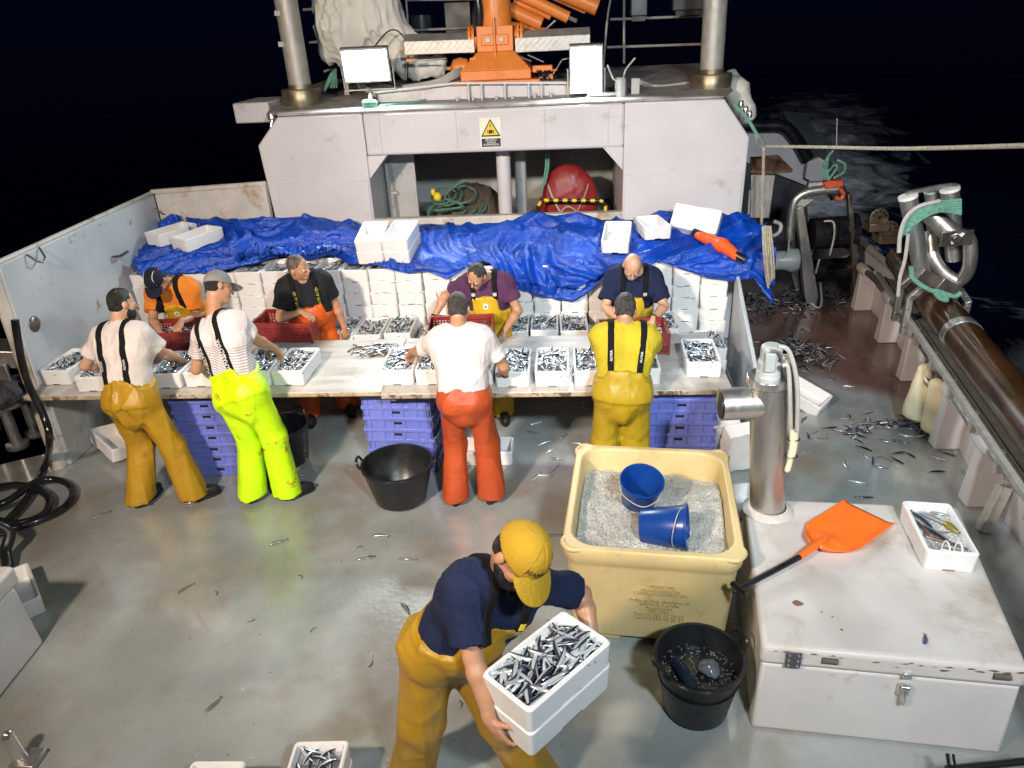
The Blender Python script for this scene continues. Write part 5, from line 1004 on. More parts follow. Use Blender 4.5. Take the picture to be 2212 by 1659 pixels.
# ------------------------------------------------------------------ starboard side
t = thing('bulwark', 'low white starboard bulwark with posts and a hand rail', 'bulwark', (3.6, 7, 0))
ys = [2, 3, 4, 5.04, 5.9, 6.6, 7.4, 8.1, 8.7, 9.4, 10, 11.5]
b = MB()
for a, c in zip(ys, ys[1:]):
    x0, x1 = rbx(a), rbx(c); b.hexa([Vector((x0, a, 0)), Vector((x0+.09, a, 0)), Vector((x1+.09, c, 0)), Vector((x1, c, 0))], [Vector((x0+.02, a, .62)), Vector((x0+.09, a, .62)), Vector((x1+.09, c, .62)), Vector((x1+.02, c, .62))])
b.build('side_plate', WHITE, t, ang=30)
b = MB(); b.tube([(rbx(y)+.05, y, .645) for y in ys], .045, 8, sq=.6); b.build('capping', GALV, t)
b = MB()
for y0, y1 in ((6.75, 7.45),): b.hexa([Vector((rbx(y0)-.004, y0, .05)), Vector((rbx(y1)-.004, y1, .05)), Vector((rbx(y1)+.0, y1, .05)), Vector((rbx(y0)+.0, y0, .05))], [Vector((rbx(y0)+.010, y0, .36)), Vector((rbx(y1)+.010, y1, .36)), Vector((rbx(y1)+.018, y1, .36)), Vector((rbx(y0)+.018, y0, .36))])
b.build('freeing_port', BLKP, t)
RAILZ = .50
for y in (4.95, 5.8, 7.15, 8.15, 9.2):
    x = rbx(y); b = MB(); b.hexa([Vector((x-.22, y-.075, 0)), Vector((x-.002, y-.075, 0)), Vector((x-.002, y+.075, 0)), Vector((x-.22, y+.075, 0))], [Vector((x-.20, y-.045, RAILZ)), Vector((x+.015, y-.045, RAILZ)), Vector((x+.015, y+.045, RAILZ)), Vector((x-.20, y+.045, RAILZ))]); b.build('bulwark_post', WHITE, t, bevel=.015)
    b = MB(); b.tube([(rbx(y-.13)-.16, y-.13, RAILZ+.03), (rbx(y-.07)-.16, y-.07, RAILZ+.03), (rbx(y+.07)-.16, y+.07, RAILZ+.03), (rbx(y+.13)-.16, y+.13, RAILZ+.03)], [.048, .064, .064, .048], 16); b.build('rail_sleeve', WHITE, t)
b = MB(); b.tube([(rbx(y)-.16, y, RAILZ+.03) for y in (4.3, 5.04, 5.9, 7.4, 8.7, 9.4)], .036, 14); b.build('hand_rail', STEEL, t)
# galvanised channel and brown roller outside the rail
RZ = 1.0
ra, rb = at(1945, 560, Z=RZ), at(2200, 880, Z=RZ); dirr = (rb-ra).normalized(); rb2 = rb+dirr*2.8
t = thing('net_roller', 'long brown varnished roller lying along the starboard rail', 'roller', ra)
b = MB(); b.cyl(ra, rb2, .15, n=40); b.build('roller_drum', BRASS, t)
for f_ in (.62,): c = ra+(rb-ra)*f_+dirr*.05; b = MB(); b.cyl(c-dirr*.05, c+dirr*.05, .156, n=40); b.build('steel_band', POLISH, t)
nrm = Vector((-dirr.y, dirr.x, 0)); nrm = nrm if nrm.x < 0 else -nrm
t = thing('roller_cradle', 'galvanised channel frame carrying the brown roller along the rail', 'frame', ra)
b = MB()
for o_, z in ((.20, -.17), (.12, -.22)): b.tube([ra+nrm*o_+Vector((0, 0, z)), rb2+nrm*o_+Vector((0, 0, z))], .028, 4)
b.prism([ra+nrm*.17+Vector((0, 0, -.2)), rb2+nrm*.17+Vector((0, 0, -.2)), rb2-nrm*.1+Vector((0, 0, -.26)), ra-nrm*.1+Vector((0, 0, -.26))], (0, 0, -.015)); b.build('channel', GALV, t)
for k in range(9): c = ra+dirr*(1.0+k*.55)+nrm*.14; b = MB(); b.tube([c+Vector((0, 0, -.19)), c+Vector((0, 0, -.36))], .03, 4); b.build('strut', GALV, t)
# collars
def collar(f_, lab, s=1.12):
    c = ra+(rb-ra)*f_; up = Vector((0, 0, 1)); b = MB(); P = [(-.24, -.26), (-.24, .06), (-.12, .20), (.12, .20), (.24, .06), (.24, -.12)]; Pi = [(-.19, -.26), (-.19, .04), (-.10, .155), (.10, .155), (.19, .04), (.19, -.12)]
    out = [c-nrm*x*s+up*z*s for x, z in P]; inn = [c-nrm*x*s+up*z*s for x, z in Pi]; w = dirr*.07
    for i in range(5): b.prism([out[i], out[i+1], inn[i+1], inn[i]], w)
    t = thing('roller_collar', lab, 'collar', c); b.build('collar_plate', STEEL, t, bevel=.006)
    b = MB()
    for i in range(5):
        for k in (.25, .75): q = out[i].lerp(out[i+1], k)*.6+inn[i].lerp(inn[i+1], k)*.4; b.cyl(q-dirr*.015, q+dirr*.085, .012, n=6)
    b.build('bolt', BRONZE, t); return t
collar(.31, 'octagonal bolted steel collar round the brown roller, farther one'); collar(.41, 'octagonal bolted steel collar round the brown roller, nearer one')
# pipework guide on top of the collars
YG = 6.55
G = lambda x, y, Y=YG: at(x, y, Y=Y)
t = thing('guide_frame', 'stainless frame of upright guide rollers on the starboard rail', 'guide frame', G(2010, 590))
def groll(a, c, r, nm='guide_roller', cap=True):
    b = MB(); b.cyl(a, c, r, n=28); o = b.build(nm, STEEL, t); d = (c-a).normalized()
    if cap: b = MB(); b.cyl(c, c+d*.025, r*1.08, n=28); b.build('end_ring', M('white end ring', (.75, .74, .70), .4), o)
    return o
groll(G(1992, 588), G(1962, 428), .072); groll(G(2062, 560), G(2052, 412), .072); groll(G(2022, 555, 6.75), G(2014, 415, 6.75), .062); groll(G(2010, 462, 6.45), G(2062, 512, 6.35), .082)
b = MB(); b.tube(smoothpath([G(1958, 418), G(1985, 412), G(2020, 405), G(2055, 400), G(2072, 402)], 4), .022, 8, sq=.5); b.build('top_bar', STEEL, t)
b = MB(); b.tube(smoothpath([G(2064, 515, 6.35), G(2080, 508, 6.35), G(2094, 520, 6.35), G(2096, 560, 6.35), G(2088, 590, 6.4), G(2070, 606, 6.45), G(2040, 590, 6.5), G(2018, 560, 6.55), G(2012, 530, 6.6), G(2010, 500, 6.65)], 6), .055, 16); b.build('pipe_bend', STEEL, t)
b = MB(); b.box(G(2066, 514, 6.30), (.26, .03, .13), Euler((0, -.05, 0)).to_matrix()); b.cyl(G(2062, 514, 6.30)-Vector((0, .05, 0)), G(2062, 514, 6.30), .035, n=14); b.build('bracket', DSTEEL, t, bevel=.006); b = MB(); b.box(G(2005, 602, 6.5), (.26, .16, .13), Euler((0, .5, 0)).to_matrix()); b.build('bracket', DSTEEL, t, bevel=.006); b = MB(); b.box(G(2045, 620, 6.4), (.22, .14, .12), Euler((0, .5, 0)).to_matrix()); b.build('bracket', DSTEEL, t, bevel=.006)
b = MB()
for i in range(6): b.tube(smoothpath([G(2076, 432+i*6, 6.2), G(2030, 436+i*4, 6.2), G(1990, 448+i*5, 6.2), G(1960, 480+i*4, 6.25), G(1948, 500+i*2, 6.25)], 6), .0135, 8)
tag(b.build('hawser', ROPEG), 'bundle of pale green rope slung over the top of the guide frame', 'rope'); b = MB()
b.tube(smoothpath([G(1968, 575, 6.3), G(1972, 600, 6.25), G(2000, 622, 6.2), G(2035, 636, 6.2), G(2045, 648, 6.2), G(2030, 644, 6.2), G(2020, 628, 6.2), G(2060, 640, 6.2), G(2076, 632, 6.2)], 6), .02, 8)
tag(b.build('hawser', ROPEG), 'single green rope knotted low on the guide frame collar', 'rope')
b = MB(); b.tube(smoothpath([G(2030, 434, 6.18), G(1985, 446, 6.18), G(1958, 470, 6.2), G(1945, 505, 6.2), G(1942, 545, 6.2)], 6), .017, 8); b.tube(smoothpath([G(1962, 505, 6.15), G(1955, 560, 6.15), G(1944, 600, 6.15), G(1940, 640, 6.15)], 6), .015, 8); tag(b.build('loose_line', HOSEW), 'grey line hanging down from the guide frame to the rail', 'rope')
# round plates
for x, y, lab in ((1900, 470, 'round drilled steel plate above the bulwark, farther one'), (1921, 496, 'round drilled steel plate above the bulwark, nearer one')):
    c = at(x, y, Y=7.9); t = thing('drilled_plate', lab, 'plate', c); b = MB(); n = 20; b.prism([c+Vector((.095*cos(a), 0, .095*sin(a))) for a in [pi*i/n for i in range(n+1)]]+[c+Vector((-.095, 0, -.07)), c+Vector((.095, 0, -.07))], (0, .015, 0)); b.box(c+Vector((0, .06, -.10)), (.2, .22, .08)); b.build('plate_body', BRONZE, t, bevel=.004); b = MB()
    for k in range(5): a = pi*(k+.5)/5; b.cyl(c+Vector((.065*cos(a), -.003, .065*sin(a))), c+Vector((.065*cos(a), .0, .065*sin(a))), .012, n=10)
    b.cyl(c+Vector((0, -.003, .0)), c+Vector((0, 0, 0)), .015, n=10); b.build('hole', BLKP, t)
# pump with cream sleeves hung on it
Yp = 6.25; c = at(2030, 870, Y=Yp); t = thing('rail_pump', 'stainless pump pipe at the rail with cream oilskin sleeves hung over it', 'pump', (c.x, Yp, 0))
b = MB(); b.cyl((c.x, Yp, .05), (c.x, Yp, .62), .085, n=24); b.lathe([(.10, .60), (.115, .61), (.115, .66), (.07, .69), (.07, .73), (0, .73)], (c.x, Yp, 0), n=24); b.build('pump_body', STEEL, t)
b = MB(); b.tube(smoothpath([at(2020, 780, Y=6.2), at(2000, 800, Y=6.1), at(2000, 822, Y=6.05), at(2022, 838, Y=6.0), at(2055, 842, Y=5.95)], 6), .035, 14); b.build('pump_pipe', STEEL, t)
for (x0, y0), (x1, y1), Y_ in (((1997, 800), (1984, 888), 6.1), ((2024, 832), (2024, 918), 5.95)):
    f = Field([cone(at(x0, y0, Y=Y_), (.062), at(x1, y1, Y=Y_), .135, .02)], .012); f.wrinkle(.012, (14, 30), int(x0)); d = f.XYZ(); f.D = np.maximum(f.D, (at(x1, y1+10, Y=Y_).z-d[2])+0*f.D); sdfobj('oilskin_sleeve', f, CREAM, t, 1)
# bracket frame near the locker
b = MB(); c0 = at(2195, 1025, Z=.75); 
t = thing('rail_bracket', 'galvanised A shaped bracket of steel beams at the right edge', 'bracket', at(2130, 1160, Z=.1))
for a, c, r in (((2120, 1150), (2172, 1048), .06), ((2172, 1048), (2235, 985), .045), ((2190, 1165), (2215, 1062), .06), ((2168, 1050), (2176, 990), .03)):
    p, q = at(*a, Y=4.6), at(*c, Y=4.75); b = MB(); b.tube([p, q], r, 4); b.build('beam', GALV, t, bevel=.008)
b = MB(); b.box((at(2185, 1168, Y=4.6).x, 4.6, at(2185, 1168, Y=4.6).z-.02), (.5, .3, .03)); b.build('base_plate', GALV, t)
# ------------------------------------------------------------------ net hauler aft on the side deck
YH = 9.5; H_ = lambda x, y, Y=YH: at(x, y, Y=Y)
t = thing('net_hauler', 'stainless framed net hauler with black drums aft on the side deck', 'winch', H_(1770, 650))
b = MB(); b.tube(smoothpath([H_(1706, 518), H_(1708, 470), H_(1716, 435), H_(1738, 417), H_(1775, 410), H_(1808, 409)], 6), .062, 18); b.build('bent_pipe', STEEL, t)
def plate(pts, Y, th, m, nm): b = MB(); b.prism([H_(x, y, Y) for x, y in pts], (0, th, 0)); return b.build(nm, m, t, bevel=.006)
plate([(1722, 450), (1736, 446), (1768, 640), (1764, 660), (1745, 660), (1738, 640)], 9.35, .12, STEEL, 'side_plate'); plate([(1700, 560), (1716, 500), (1730, 500), (1752, 640), (1722, 640)], 9.6, .1, DSTEEL, 'back_plate'); plate([(1832, 420), (1840, 418), (1862, 640), (1850, 655), (1846, 640)], 9.35, .1, DSTEEL, 'side_plate'); plate([(1708, 470), (1760, 430), (1716, 432)], 9.45, .03, GALV, 'gusset')
for yy, r in ((500, .20), (580, .15)):
    b = MB(); b.cyl(H_(1752, yy+5, 9.55), H_(1846, yy, 9.55), r, n=32); b.cyl(H_(1834, yy, 9.55), H_(1846, yy, 9.55), r*1.15, n=32); b.build('drum', M('glossy black drum', (.012, .012, .014), .25, var=.3, scale=9), t)
b = MB(); b.lathe([(0, -.1), (.14, -.1), (.15, .0), (.12, .06), (.12, .2), (0, .2)], H_(1705, 562, 9.3), Matrix.Rotation(-pi/2, 3, 'Y'), n=24); b.build('hydraulic_motor', PALEBOX, t, bevel=.006)
b = MB(); b.prism([H_(1748, 395), H_(1815, 392), H_(1815, 412), H_(1745, 412)], (0, .1, 0)); b.build('head_block', GALV, t, bevel=.006)
b = MB(); b.prism([H_(1782, 393, 9.4), H_(1820, 389, 9.4), H_(1822, 402, 9.4), H_(1784, 408, 9.4)], (0, .12, 0)); b.tube(smoothpath([H_(1815, 408, 9.35), H_(1822, 420, 9.35), H_(1815, 430, 9.35), H_(1804, 426, 9.35)], 6), .025, 8); b.build('hook_block', M('worn red orange paint', (.55, .09, .03), .45, var=.2, scale=12, dirt=((.15, .08, .05), .55, .7, 14)), t, bevel=.004)
b = MB()
for pp in (((1780, 478), (1800, 480), (1802, 510), (1792, 552)), ((1770, 560), (1762, 590)), ((1772, 610), (1775, 650), (1768, 665), (1752, 655)), ((1704, 520), (1702, 545), (1690, 560))): b.tube(smoothpath([H_(*p, 9.2) for p in pp], 5), .012, 6)
b.build('hose', HOSEW, t)
b = MB(); rr = random.Random(3)
for pp in (((1775, 388), (1782, 350), (1800, 325)), ((1780, 385), (1800, 358), (1808, 362), (1790, 388)), ((1800, 385), (1822, 372), (1825, 355), (1808, 345)), ((1790, 390), (1786, 360), (1790, 340))): b.tube(smoothpath([H_(*p, 9.45) for p in pp], 6), .014, 6)
tag(b.build('rope_ends', ROPEG), 'short frayed rope ends tied on top of the net hauler', 'rope')
b = MB(); b.tube([H_(1807, 322, 9.6), H_(1808, 255, 9.6)], .006, 6); tag(b.build('whip_aerial', GALV), 'thin whip aerial rising above the net hauler', 'aerial')
b = MB(); p0, p1 = Vector((1.72, 7.25, 0)), Vector((1.66, 5.95, 0)); b.prism([p0+Vector((0, 0, .12)), p1+Vector((0, 0, .12)), p1+Vector((0, 0, .66)), p0+Vector((0, 0, 1.16))], (.035, 0, 0)); tag(b.build('pound_board', WALLW, bevel=.006), 'pale sloping pound board at the right end of the box wall', 'board')
# switch cabinet
Yc = 8.6; t = thing('switch_cabinet', 'stainless switch cabinet on the right side of the gantry', 'cabinet', at(1650, 470, Y=Yc))
p = [at(1622, 375, Y=Yc), at(1676, 375, Y=Yc), at(1662, 472, Y=Yc), at(1619, 472, Y=Yc)]
b = MB(); b.prism([p[0], p[1], p[2], p[3]], (.05, .25, 0)); b.build('cabinet_body', STEEL, t, bevel=.01)
b = MB(); b.prism([at(1620, 345, Y=8.75), at(1680, 340, Y=8.75), at(1712, 372, Y=8.55), at(1676, 376, Y=8.5), at(1620, 374, Y=8.5)], (0, 0, .03)); b.build('cabinet_hood', M('brown hood', (.10, .06, .04), .45, var=.3, scale=6), t)
b = MB(); b.tube(smoothpath([at(1672, 478, Y=8.7), at(1686, 485, Y=8.7), at(1684, 500, Y=8.7), at(1670, 510, Y=8.7)], 5), .022, 8); b.tube([at(1620, 410, Y=8.55), at(1616, 475, Y=8.55)], .012, 6); b.build('conduit', HOSEW, t)
# line hung from a hook at the gantry corner and crossing to the right
t = thing('hook_line', 'beige rope run from a hook at the gantry corner across to the right', 'rope', at(1648, 318, Y=8.2))
Yk = 8.15; b = MB(); b.tube(smoothpath([at(1652, 316, Y=Yk), at(1780, 318, Y=7.4), at(1950, 321, Y=6.2), at(2240, 314, Y=4.6), at(2700, 300, Y=2.4), at(3600, 270, Y=.6)], 8), .016, 8); b.tube(smoothpath([at(1650, 318, Y=Yk), at(1648, 400, Y=Yk), at(1645, 480, Y=Yk), at(1646, 500, Y=Yk)], 6), .016, 8)
for i in range(5): b.tube(smoothpath([at(1648+i*4, 488, Y=7.15), at(1650+i*5, 540+i*3, Y=7.05-.03*(i%2)), at(1656+i*4, 600, Y=7.05-.03*(i%2)), at(1660+i*2.5, 622-i*7, Y=7.05)], 6), .0105, 6)
b.build('line', ROPEB, t); b = MB(); b.tube(smoothpath([at(1632, 288, Y=Yk), at(1635, 305, Y=Yk), at(1645, 318, Y=Yk), at(1652, 314, Y=Yk), at(1642, 290, Y=Yk)], 6), .008, 6); b.build('hook', POLISH, t)
b = MB(); b.tube(smoothpath([at(1585, 225, Y=8.3), at(1605, 245, Y=8.25), at(1622, 268, Y=8.2), at(1640, 300, Y=8.15)], 6), .018, 8); tag(b.build('mooring_tail', ROPEG), 'green rope tail running down the gantry right corner', 'rope')
b = MB()
for x, y in ((1600, 232), (1610, 244), (1618, 254)): b.lathe([(0, 0), (.03, 0), (.03, .05), (.02, .07), (0, .07)], at(x, y, Y=8.4), n=12)
tag(b.build('hose_coupling', POLISH), 'row of bright hose couplings on the gantry right corner', 'coupling')
b = MB(); c = at(588, 258, Y=8.5); b.lathe([(0, 0), (.05, 0), (.05, .06), (.03, .09), (0, .09)], c, n=14); b.cyl(c+Vector((-.02, -.02, -.08)), c, .02, n=10); tag(b.build('hose_coupling', POLISH), 'bright hose coupling on the gantry left corner', 'coupling')
f = Field([cone(at(1590, 195, Y=9.2), .14, at(1610, 245, Y=8.9), .12, .05), cone(at(1580, 170, Y=9.4), .10, at(1590, 195, Y=9.2), .14, .05)], .02); f.wrinkle(.03, (16, 30), 4); tag(sdfobj('rolled_net', f, CANV), 'rolled pale net bundle behind the right mast', 'net')
# after part of the vessel seen at the right of the gantry
t = thing('stern_house', 'white stern house side with a black fender tube beyond the gantry', 'deckhouse', (3.2, 12.5, 0))
Ys = 12.5; S_ = lambda x, y, Y=Ys: at(x, y, Y=Y)
b = MB(); b.prism([S_(1600, 270), S_(1690, 285), S_(1742, 345), S_(1755, 380), S_(1740, 400), S_(1600, 345)], (0, .3, 0)); b.build('side_panel', WHITE, t)
b = MB(); b.tube(smoothpath([S_(1560, 270, 12.4), S_(1640, 272, 12.4), S_(1692, 274, 12.4), S_(1722, 305, 12.4), S_(1745, 345, 12.4)], 6), .10, 14); b.build('fender_tube', BLACKR, t)
b = MB(); b.prism([S_(1690, 240, 13.2), S_(1742, 244, 13.2), S_(1835, 420, 12.2), S_(1800, 430, 12.2)], (0, .1, -.05)); b.prism([S_(1600, 345, 12.6), S_(1740, 400, 12.6), S_(1750, 520, 12.6), S_(1600, 560, 12.6)], (0, .1, 0)); b.build('dark_bulwark', DARKP, t)
b = MB(); b.prism([S_(1770, 340, 12.3), S_(1790, 352, 12.3), S_(1786, 392, 12.3), S_(1772, 400, 12.3), S_(1740, 385, 12.3), S_(1745, 350, 12.3)], (0, .1, 0)); b.build('pale_step', WHITE, t)
# ------------------------------------------------------------------ people
def nv(v): v = np.array(v, float); return v/np.linalg.norm(v)
def ik(s, w, a, b_, pole):
    s, w = np.array(s, float), np.array(w, float); d = w-s; L = np.linalg.norm(d); Lm = (a+b_)*.995
    if L > Lm: w = s+d*(Lm/L); d = w-s; L = Lm
    n = d/L; p = np.array(pole, float)-s; p = p-n*(p @ n); p = p/max(np.linalg.norm(p), 1e-6); x = (a*a-b_*b_+L*L)/(2*L); h = sqrt(max(a*a-x*x, 0)); return s+n*x+p*h, w
def hand_prims(wr, d, n, side, curl=.5, sc=1.0):
    """palm, four fingers of unequal length and a thumb on the side of the palm; d to the finger tips, n out of the palm"""
    d = nv(d); n = np.array(n, float); n = nv(n-d*(n @ d)); lat = np.cross(d, n)*side; R = np.stack([lat, d, n], 1); o = [ello(wr+d*.048*sc, np.array([.041, .052, .0165])*sc, R, .012), cone(wr-d*.02, .024*sc, wr+d*.03, .022*sc, .015)]
    for i, (x, L, r) in enumerate(((.030, .068, .0088), (.010, .078, .0090), (-.011, .072, .0086), (-.030, .056, .0078))):
        p = wr+d*(.088-abs(x)*.25)*sc+lat*x*sc; q = p-d*.03*sc; a = curl*(.55+.12*i); prev = q; cur = p; dirv = d+lat*x*2.0; o.append(cone(q, r*1.15*sc, p, r*1.1*sc, .010))
        for j, f_ in enumerate((.45, .31, .24)):
            c_, s_ = cos(a), sin(a); dv = nv(nv(dirv)*c_+n*s_); nx = cur+dv*L*f_*sc; o.append(cone(cur, r*(1.05-.1*j)*sc, nx, r*(.95-.1*j)*sc, .004)); cur = nx; a += curl*(.75 if j == 0 else .6)
    b0 = wr+d*.02*sc+lat*.028*sc+n*.004; b1 = b0+nv(lat*.8+d*.55+n*.45)*.042*sc; b2 = b1+nv(lat*.25+d*.85+n*.5)*.034*sc; b3 = b2+nv(d*.9+n*.5-lat*.1)*.024*sc
    return o+[cone(b0, .0135*sc, b1, .0112*sc, .012), cone(b1, .0108*sc, b2, .0098*sc, .004), cone(b2, .0098*sc, b3, .008*sc, .004)]
OIL = {}
def oil(name, col, stain=None):
    return M(name, col, .44, var=.12, scale=3, rvar=.10, bump=.16, bscale=16, spec=.42, dirt=stain or ((col[0]*.45, col[1]*.42, col[2]*.5), .58, .8, 6))
def cloth(name, col, **k): return M(name, col, .85, var=.10, scale=6, bump=.25, bscale=55, spec=.2, **k)
HAIRM = {}
def hairm(name, c): return M('hair '+name, c, .55, var=.75, scale=55, bump=1.0, bscale=120, stretch=(1, 1, .35))
BOOTM = M('black rubber boot', (.014, .015, .013), .36, var=.4, scale=14, bump=.05)
class NS: pass
def laplace(V, F, n):
    for _ in range(n):
        acc = np.zeros_like(V); c = np.zeros(len(V))
        for a, b in ((0, 1), (1, 2), (2, 3), (3, 0)):
            np.add.at(acc, F[:, a], V[F[:, b]]); np.add.at(c, F[:, a], 1); np.add.at(acc, F[:, b], V[F[:, a]]); np.add.at(c, F[:, b], 1)
        V = .4*V+.6*acc/np.maximum(c, 1)[:, None]
    return V
def smin(a, b, k):
    h_ = np.clip(.5+.5*(a-b)/k, 0, 1); return (a*(1-h_)+b*h_-k*h_*(1-h_)).astype('f4')
def person(lab, hip, sh, head, look, f, feet, toes, hands, elb, hdir=None, hnrm=None, curl=.55, trousers=None, shirt=None, hair=None, hairkind='short', beard=None, cap=None, bib=(.34, .22), bibw=(.16, .105), h=.0075, skin=None, belly=0, strapx=(.105, .10, .09), strap=True, sleeve=.60, legr=1.0, eyes=True, seed=1, upk=None, group=None, hide_feet=False, hem=None, fat=1.0, knee=None, rax=None, hs=1.0, sg=.020):
    P = NS(); hip, sh, head = [np.array(x, float) for x in (hip, sh, head)]; f = nv(f); u = nv(sh-hip)
    r = nv(rax) if rax is not None else nv(np.cross(f, u)); f = nv(np.cross(u, r)); L = np.linalg.norm(sh-hip); skin = skin or SKIN
    t = thing('person', lab, 'person', (hip[0], hip[1], 0), 'people')
    def tor(g=0):
        k = .06; ch = hip+u*L*.74; ws = hip+u*L*.36; q = fat
        return [cone(hip-r*.07, .108+g, hip+r*.07, .108+g, k), cone(hip-r*.06-f*.03-u*.03, .085+g, hip+r*.06-f*.03-u*.03, .085+g, k), cone(hip-r*.06*q, .10+g, ws-r*.06*q, .098*q+g, k), cone(hip+r*.06*q, .10+g, ws+r*.06*q, .098*q+g, k), cone(ws-r*.062*q, .098*q+g, ch-r*.085*q, .108*q+g, k), cone(ws+r*.062*q, .098*q+g, ch+r*.085*q, .108*q+g, k),
                cone(ch-r*.10*q+f*.01, .10*q+g, sh-r*.13-u*.03, .070+g, k), cone(ch+r*.10*q+f*.01, .10*q+g, sh+r*.13-u*.03, .070+g, k), cone(sh-r*.16-u*.03, .062+g, sh+r*.16-u*.03, .062+g, k), cone(sh-r*.10-u*.02-f*.02, .06+g, sh+r*.10-u*.02-f*.02, .06+g, k), cone(sh-r*.145-u*.025, .055+g, sh+u*.045, .05+g*.6, k), cone(sh+r*.145-u*.025, .055+g, sh+u*.045, .05+g*.6, k)]+([ello(ws+f*(.055+belly*.3)-u*.01, (.125+g, .10+belly+g, .14+g), np.stack([r, f, u], 1), .08)] if belly else [])
    S = [sh-r*.185-u*.035, sh+r*.185-u*.035]   # left, right
    UA, FA_ = .285, .255; arms = []
    for i in (0, 1):
        e, w = ik(S[i], hands[i], UA, FA_, elb[i]); arms.append((S[i], e, w))
    # head
    hf = nv(look); hr = nv(np.cross(hf, u if upk is None else nv(upk))); hu = np.cross(hr, hf); HR = np.stack([hr, hf, hu], 1)
    def hp(x, y, z): return head+HR @ (np.array([x, y, z])*hs)
    def el(c, r_, R, k, sub=False): return ello(c, tuple(q*hs for q in r_), R, k, sub)
    nb = sh+u*.015-f*.01; hb = hp(0, -.03, -.055)
    body = tor(0)+[cone(nb, .062, hb, .056, .03)]
    for i in (0, 1):
        s, e, w = arms[i]; m = e+(w-e)*.28; body += [cone(s, .056, s+(e-s)*.45, .051, .04), cone(s+(e-s)*.45, .050, e, .040, .03), cone(e, .040, m, .043, .02), cone(m, .043, w, .027, .02)]
        fd = nv(w-e); sd = -1 if i == 0 else 1
        d = hdir[i] if hdir and hdir[i] is not None else nv(fd*.8+np.array([0, 0, -.55])); n = hnrm[i] if hnrm and hnrm[i] is not None else np.array([0, 0, -1.])-f*.25
        cu = curl[i] if isinstance(curl, (tuple, list)) else curl
        body += hand_prims(w+fd*.004, d, n, sd, cu)
    HJ = [hip-r*.095-u*.03, hip+r*.095-u*.03]; legs = []
    for i in (0, 1):
        a = np.array([feet[i][0], feet[i][1], .085]); kp = np.array(knee[i]) if knee else (HJ[i]+a)/2+f*.5+nv([toes[i][0], toes[i][1], 0])*.3
        k_, a2 = ik(HJ[i], a, .44, .43, kp); legs.append((HJ[i], k_, a2)); body += [cone(HJ[i], .085, k_, .056, .04), cone(k_, .056, k_+(a2-k_)*.35, .058, .03), cone(k_+(a2-k_)*.35, .056, a2, .038, .03)]
    # skull, jaw, brow, nose, lips, ears
    body += [el(hp(0, -.006, .028), (.075, .094, .098), HR, .02), el(hp(0, .022, -.045), (.058, .064, .066), HR, .03), el(hp(0, .062, -.092), (.026, .026, .022), HR, .02), cone(hp(-.032, .076, .022), .013, hp(.032, .076, .022), .013, .014), cone(hp(0, .086, .012), .010, hp(0, .110, -.022), .0135, .010), el(hp(0, .088, -.056), (.025, .013, .011), HR, .01), cone(hp(-.04, .055, -.02), .02, hp(-.03, .05, -.03), .02, .03), cone(hp(.04, .055, -.02), .02, hp(.03, .05, -.03), .02, .03),
             el(hp(-.078, -.012, -.008), (.012, .020, .032), HR, .008), el(hp(.078, -.012, -.008), (.012, .020, .032), HR, .008), el(hp(-.031, .093, .004), (.016, .012, .011), HR, .012, True), el(hp(.031, .093, .004), (.016, .012, .011), HR, .012, True)]
    fb = Field(body, h); P.body = sdfobj('body', fb, skin, t)
    if eyes:
        for sx in (-.031, .031):
            b = MB(); b.ell(hp(sx, .079, .003), (.0115, .0115, .0115), None, 12, 8); e_ = b.build('eye', EYEM, t); b = MB(); b.ell(hp(sx, .0865, .0015), (.006, .006, .006), None, 10, 6); b.build('iris', PUP, e_)
    def loc(F_):
        X, Y, Z = F_.XYZ(); X, Y, Z = (X-head[0])/hs, (Y-head[1])/hs, (Z-head[2])/hs; return [X*HR[0, i]+Y*HR[1, i]+Z*HR[2, i] for i in range(3)]
    hh = min(h, .006)
    if hair:
        F_ = Field([el(hp(0, -.012, .030), (.080, .096, .103) if hairkind != 'shaved' else (.078, .097, .1015), HR, .02), cone(hp(-.04, -.056, -.03), .025, hp(.04, -.056, -.03), .025, .03)], hh); x, y, z = loc(F_); F_.wrinkle(.009 if hairkind != 'shaved' else .002, (60, 130), seed)
        if hairkind == 'bald': cut = np.maximum(z-.035-.0*y, (y-.015))
        else: cut = np.maximum((y*.75-z*.62)-.006, (y+.1*np.abs(x))*.9-.072); 
        cut = np.maximum(cut, -(z+.075)); cut = np.maximum(cut, np.where((np.abs(x) > .055) & (z < .035), y-.012, -1))
        F_.D = np.maximum(F_.D, cut.astype('f4')); P.hair = sdfobj('hair', F_, hair, t)
    if beard:
        F_ = Field([el(hp(0, .024, -.048), (.064, .070, .073), HR, .02), el(hp(0, .06, -.09), (.036, .034, .034), HR, .03)], hh); x, y, z = loc(F_); F_.wrinkle(.006, (70, 140), seed+3)
        cut = np.maximum(z+.038-np.clip(np.abs(x)-.03, 0, 1)*1.1, -(y+.015)); cut = np.maximum(cut, .016-np.sqrt((x/1.5)**2+(z+.056)**2)); F_.D = np.maximum(F_.D, cut.astype('f4')); sdfobj('beard', F_, beard, t)
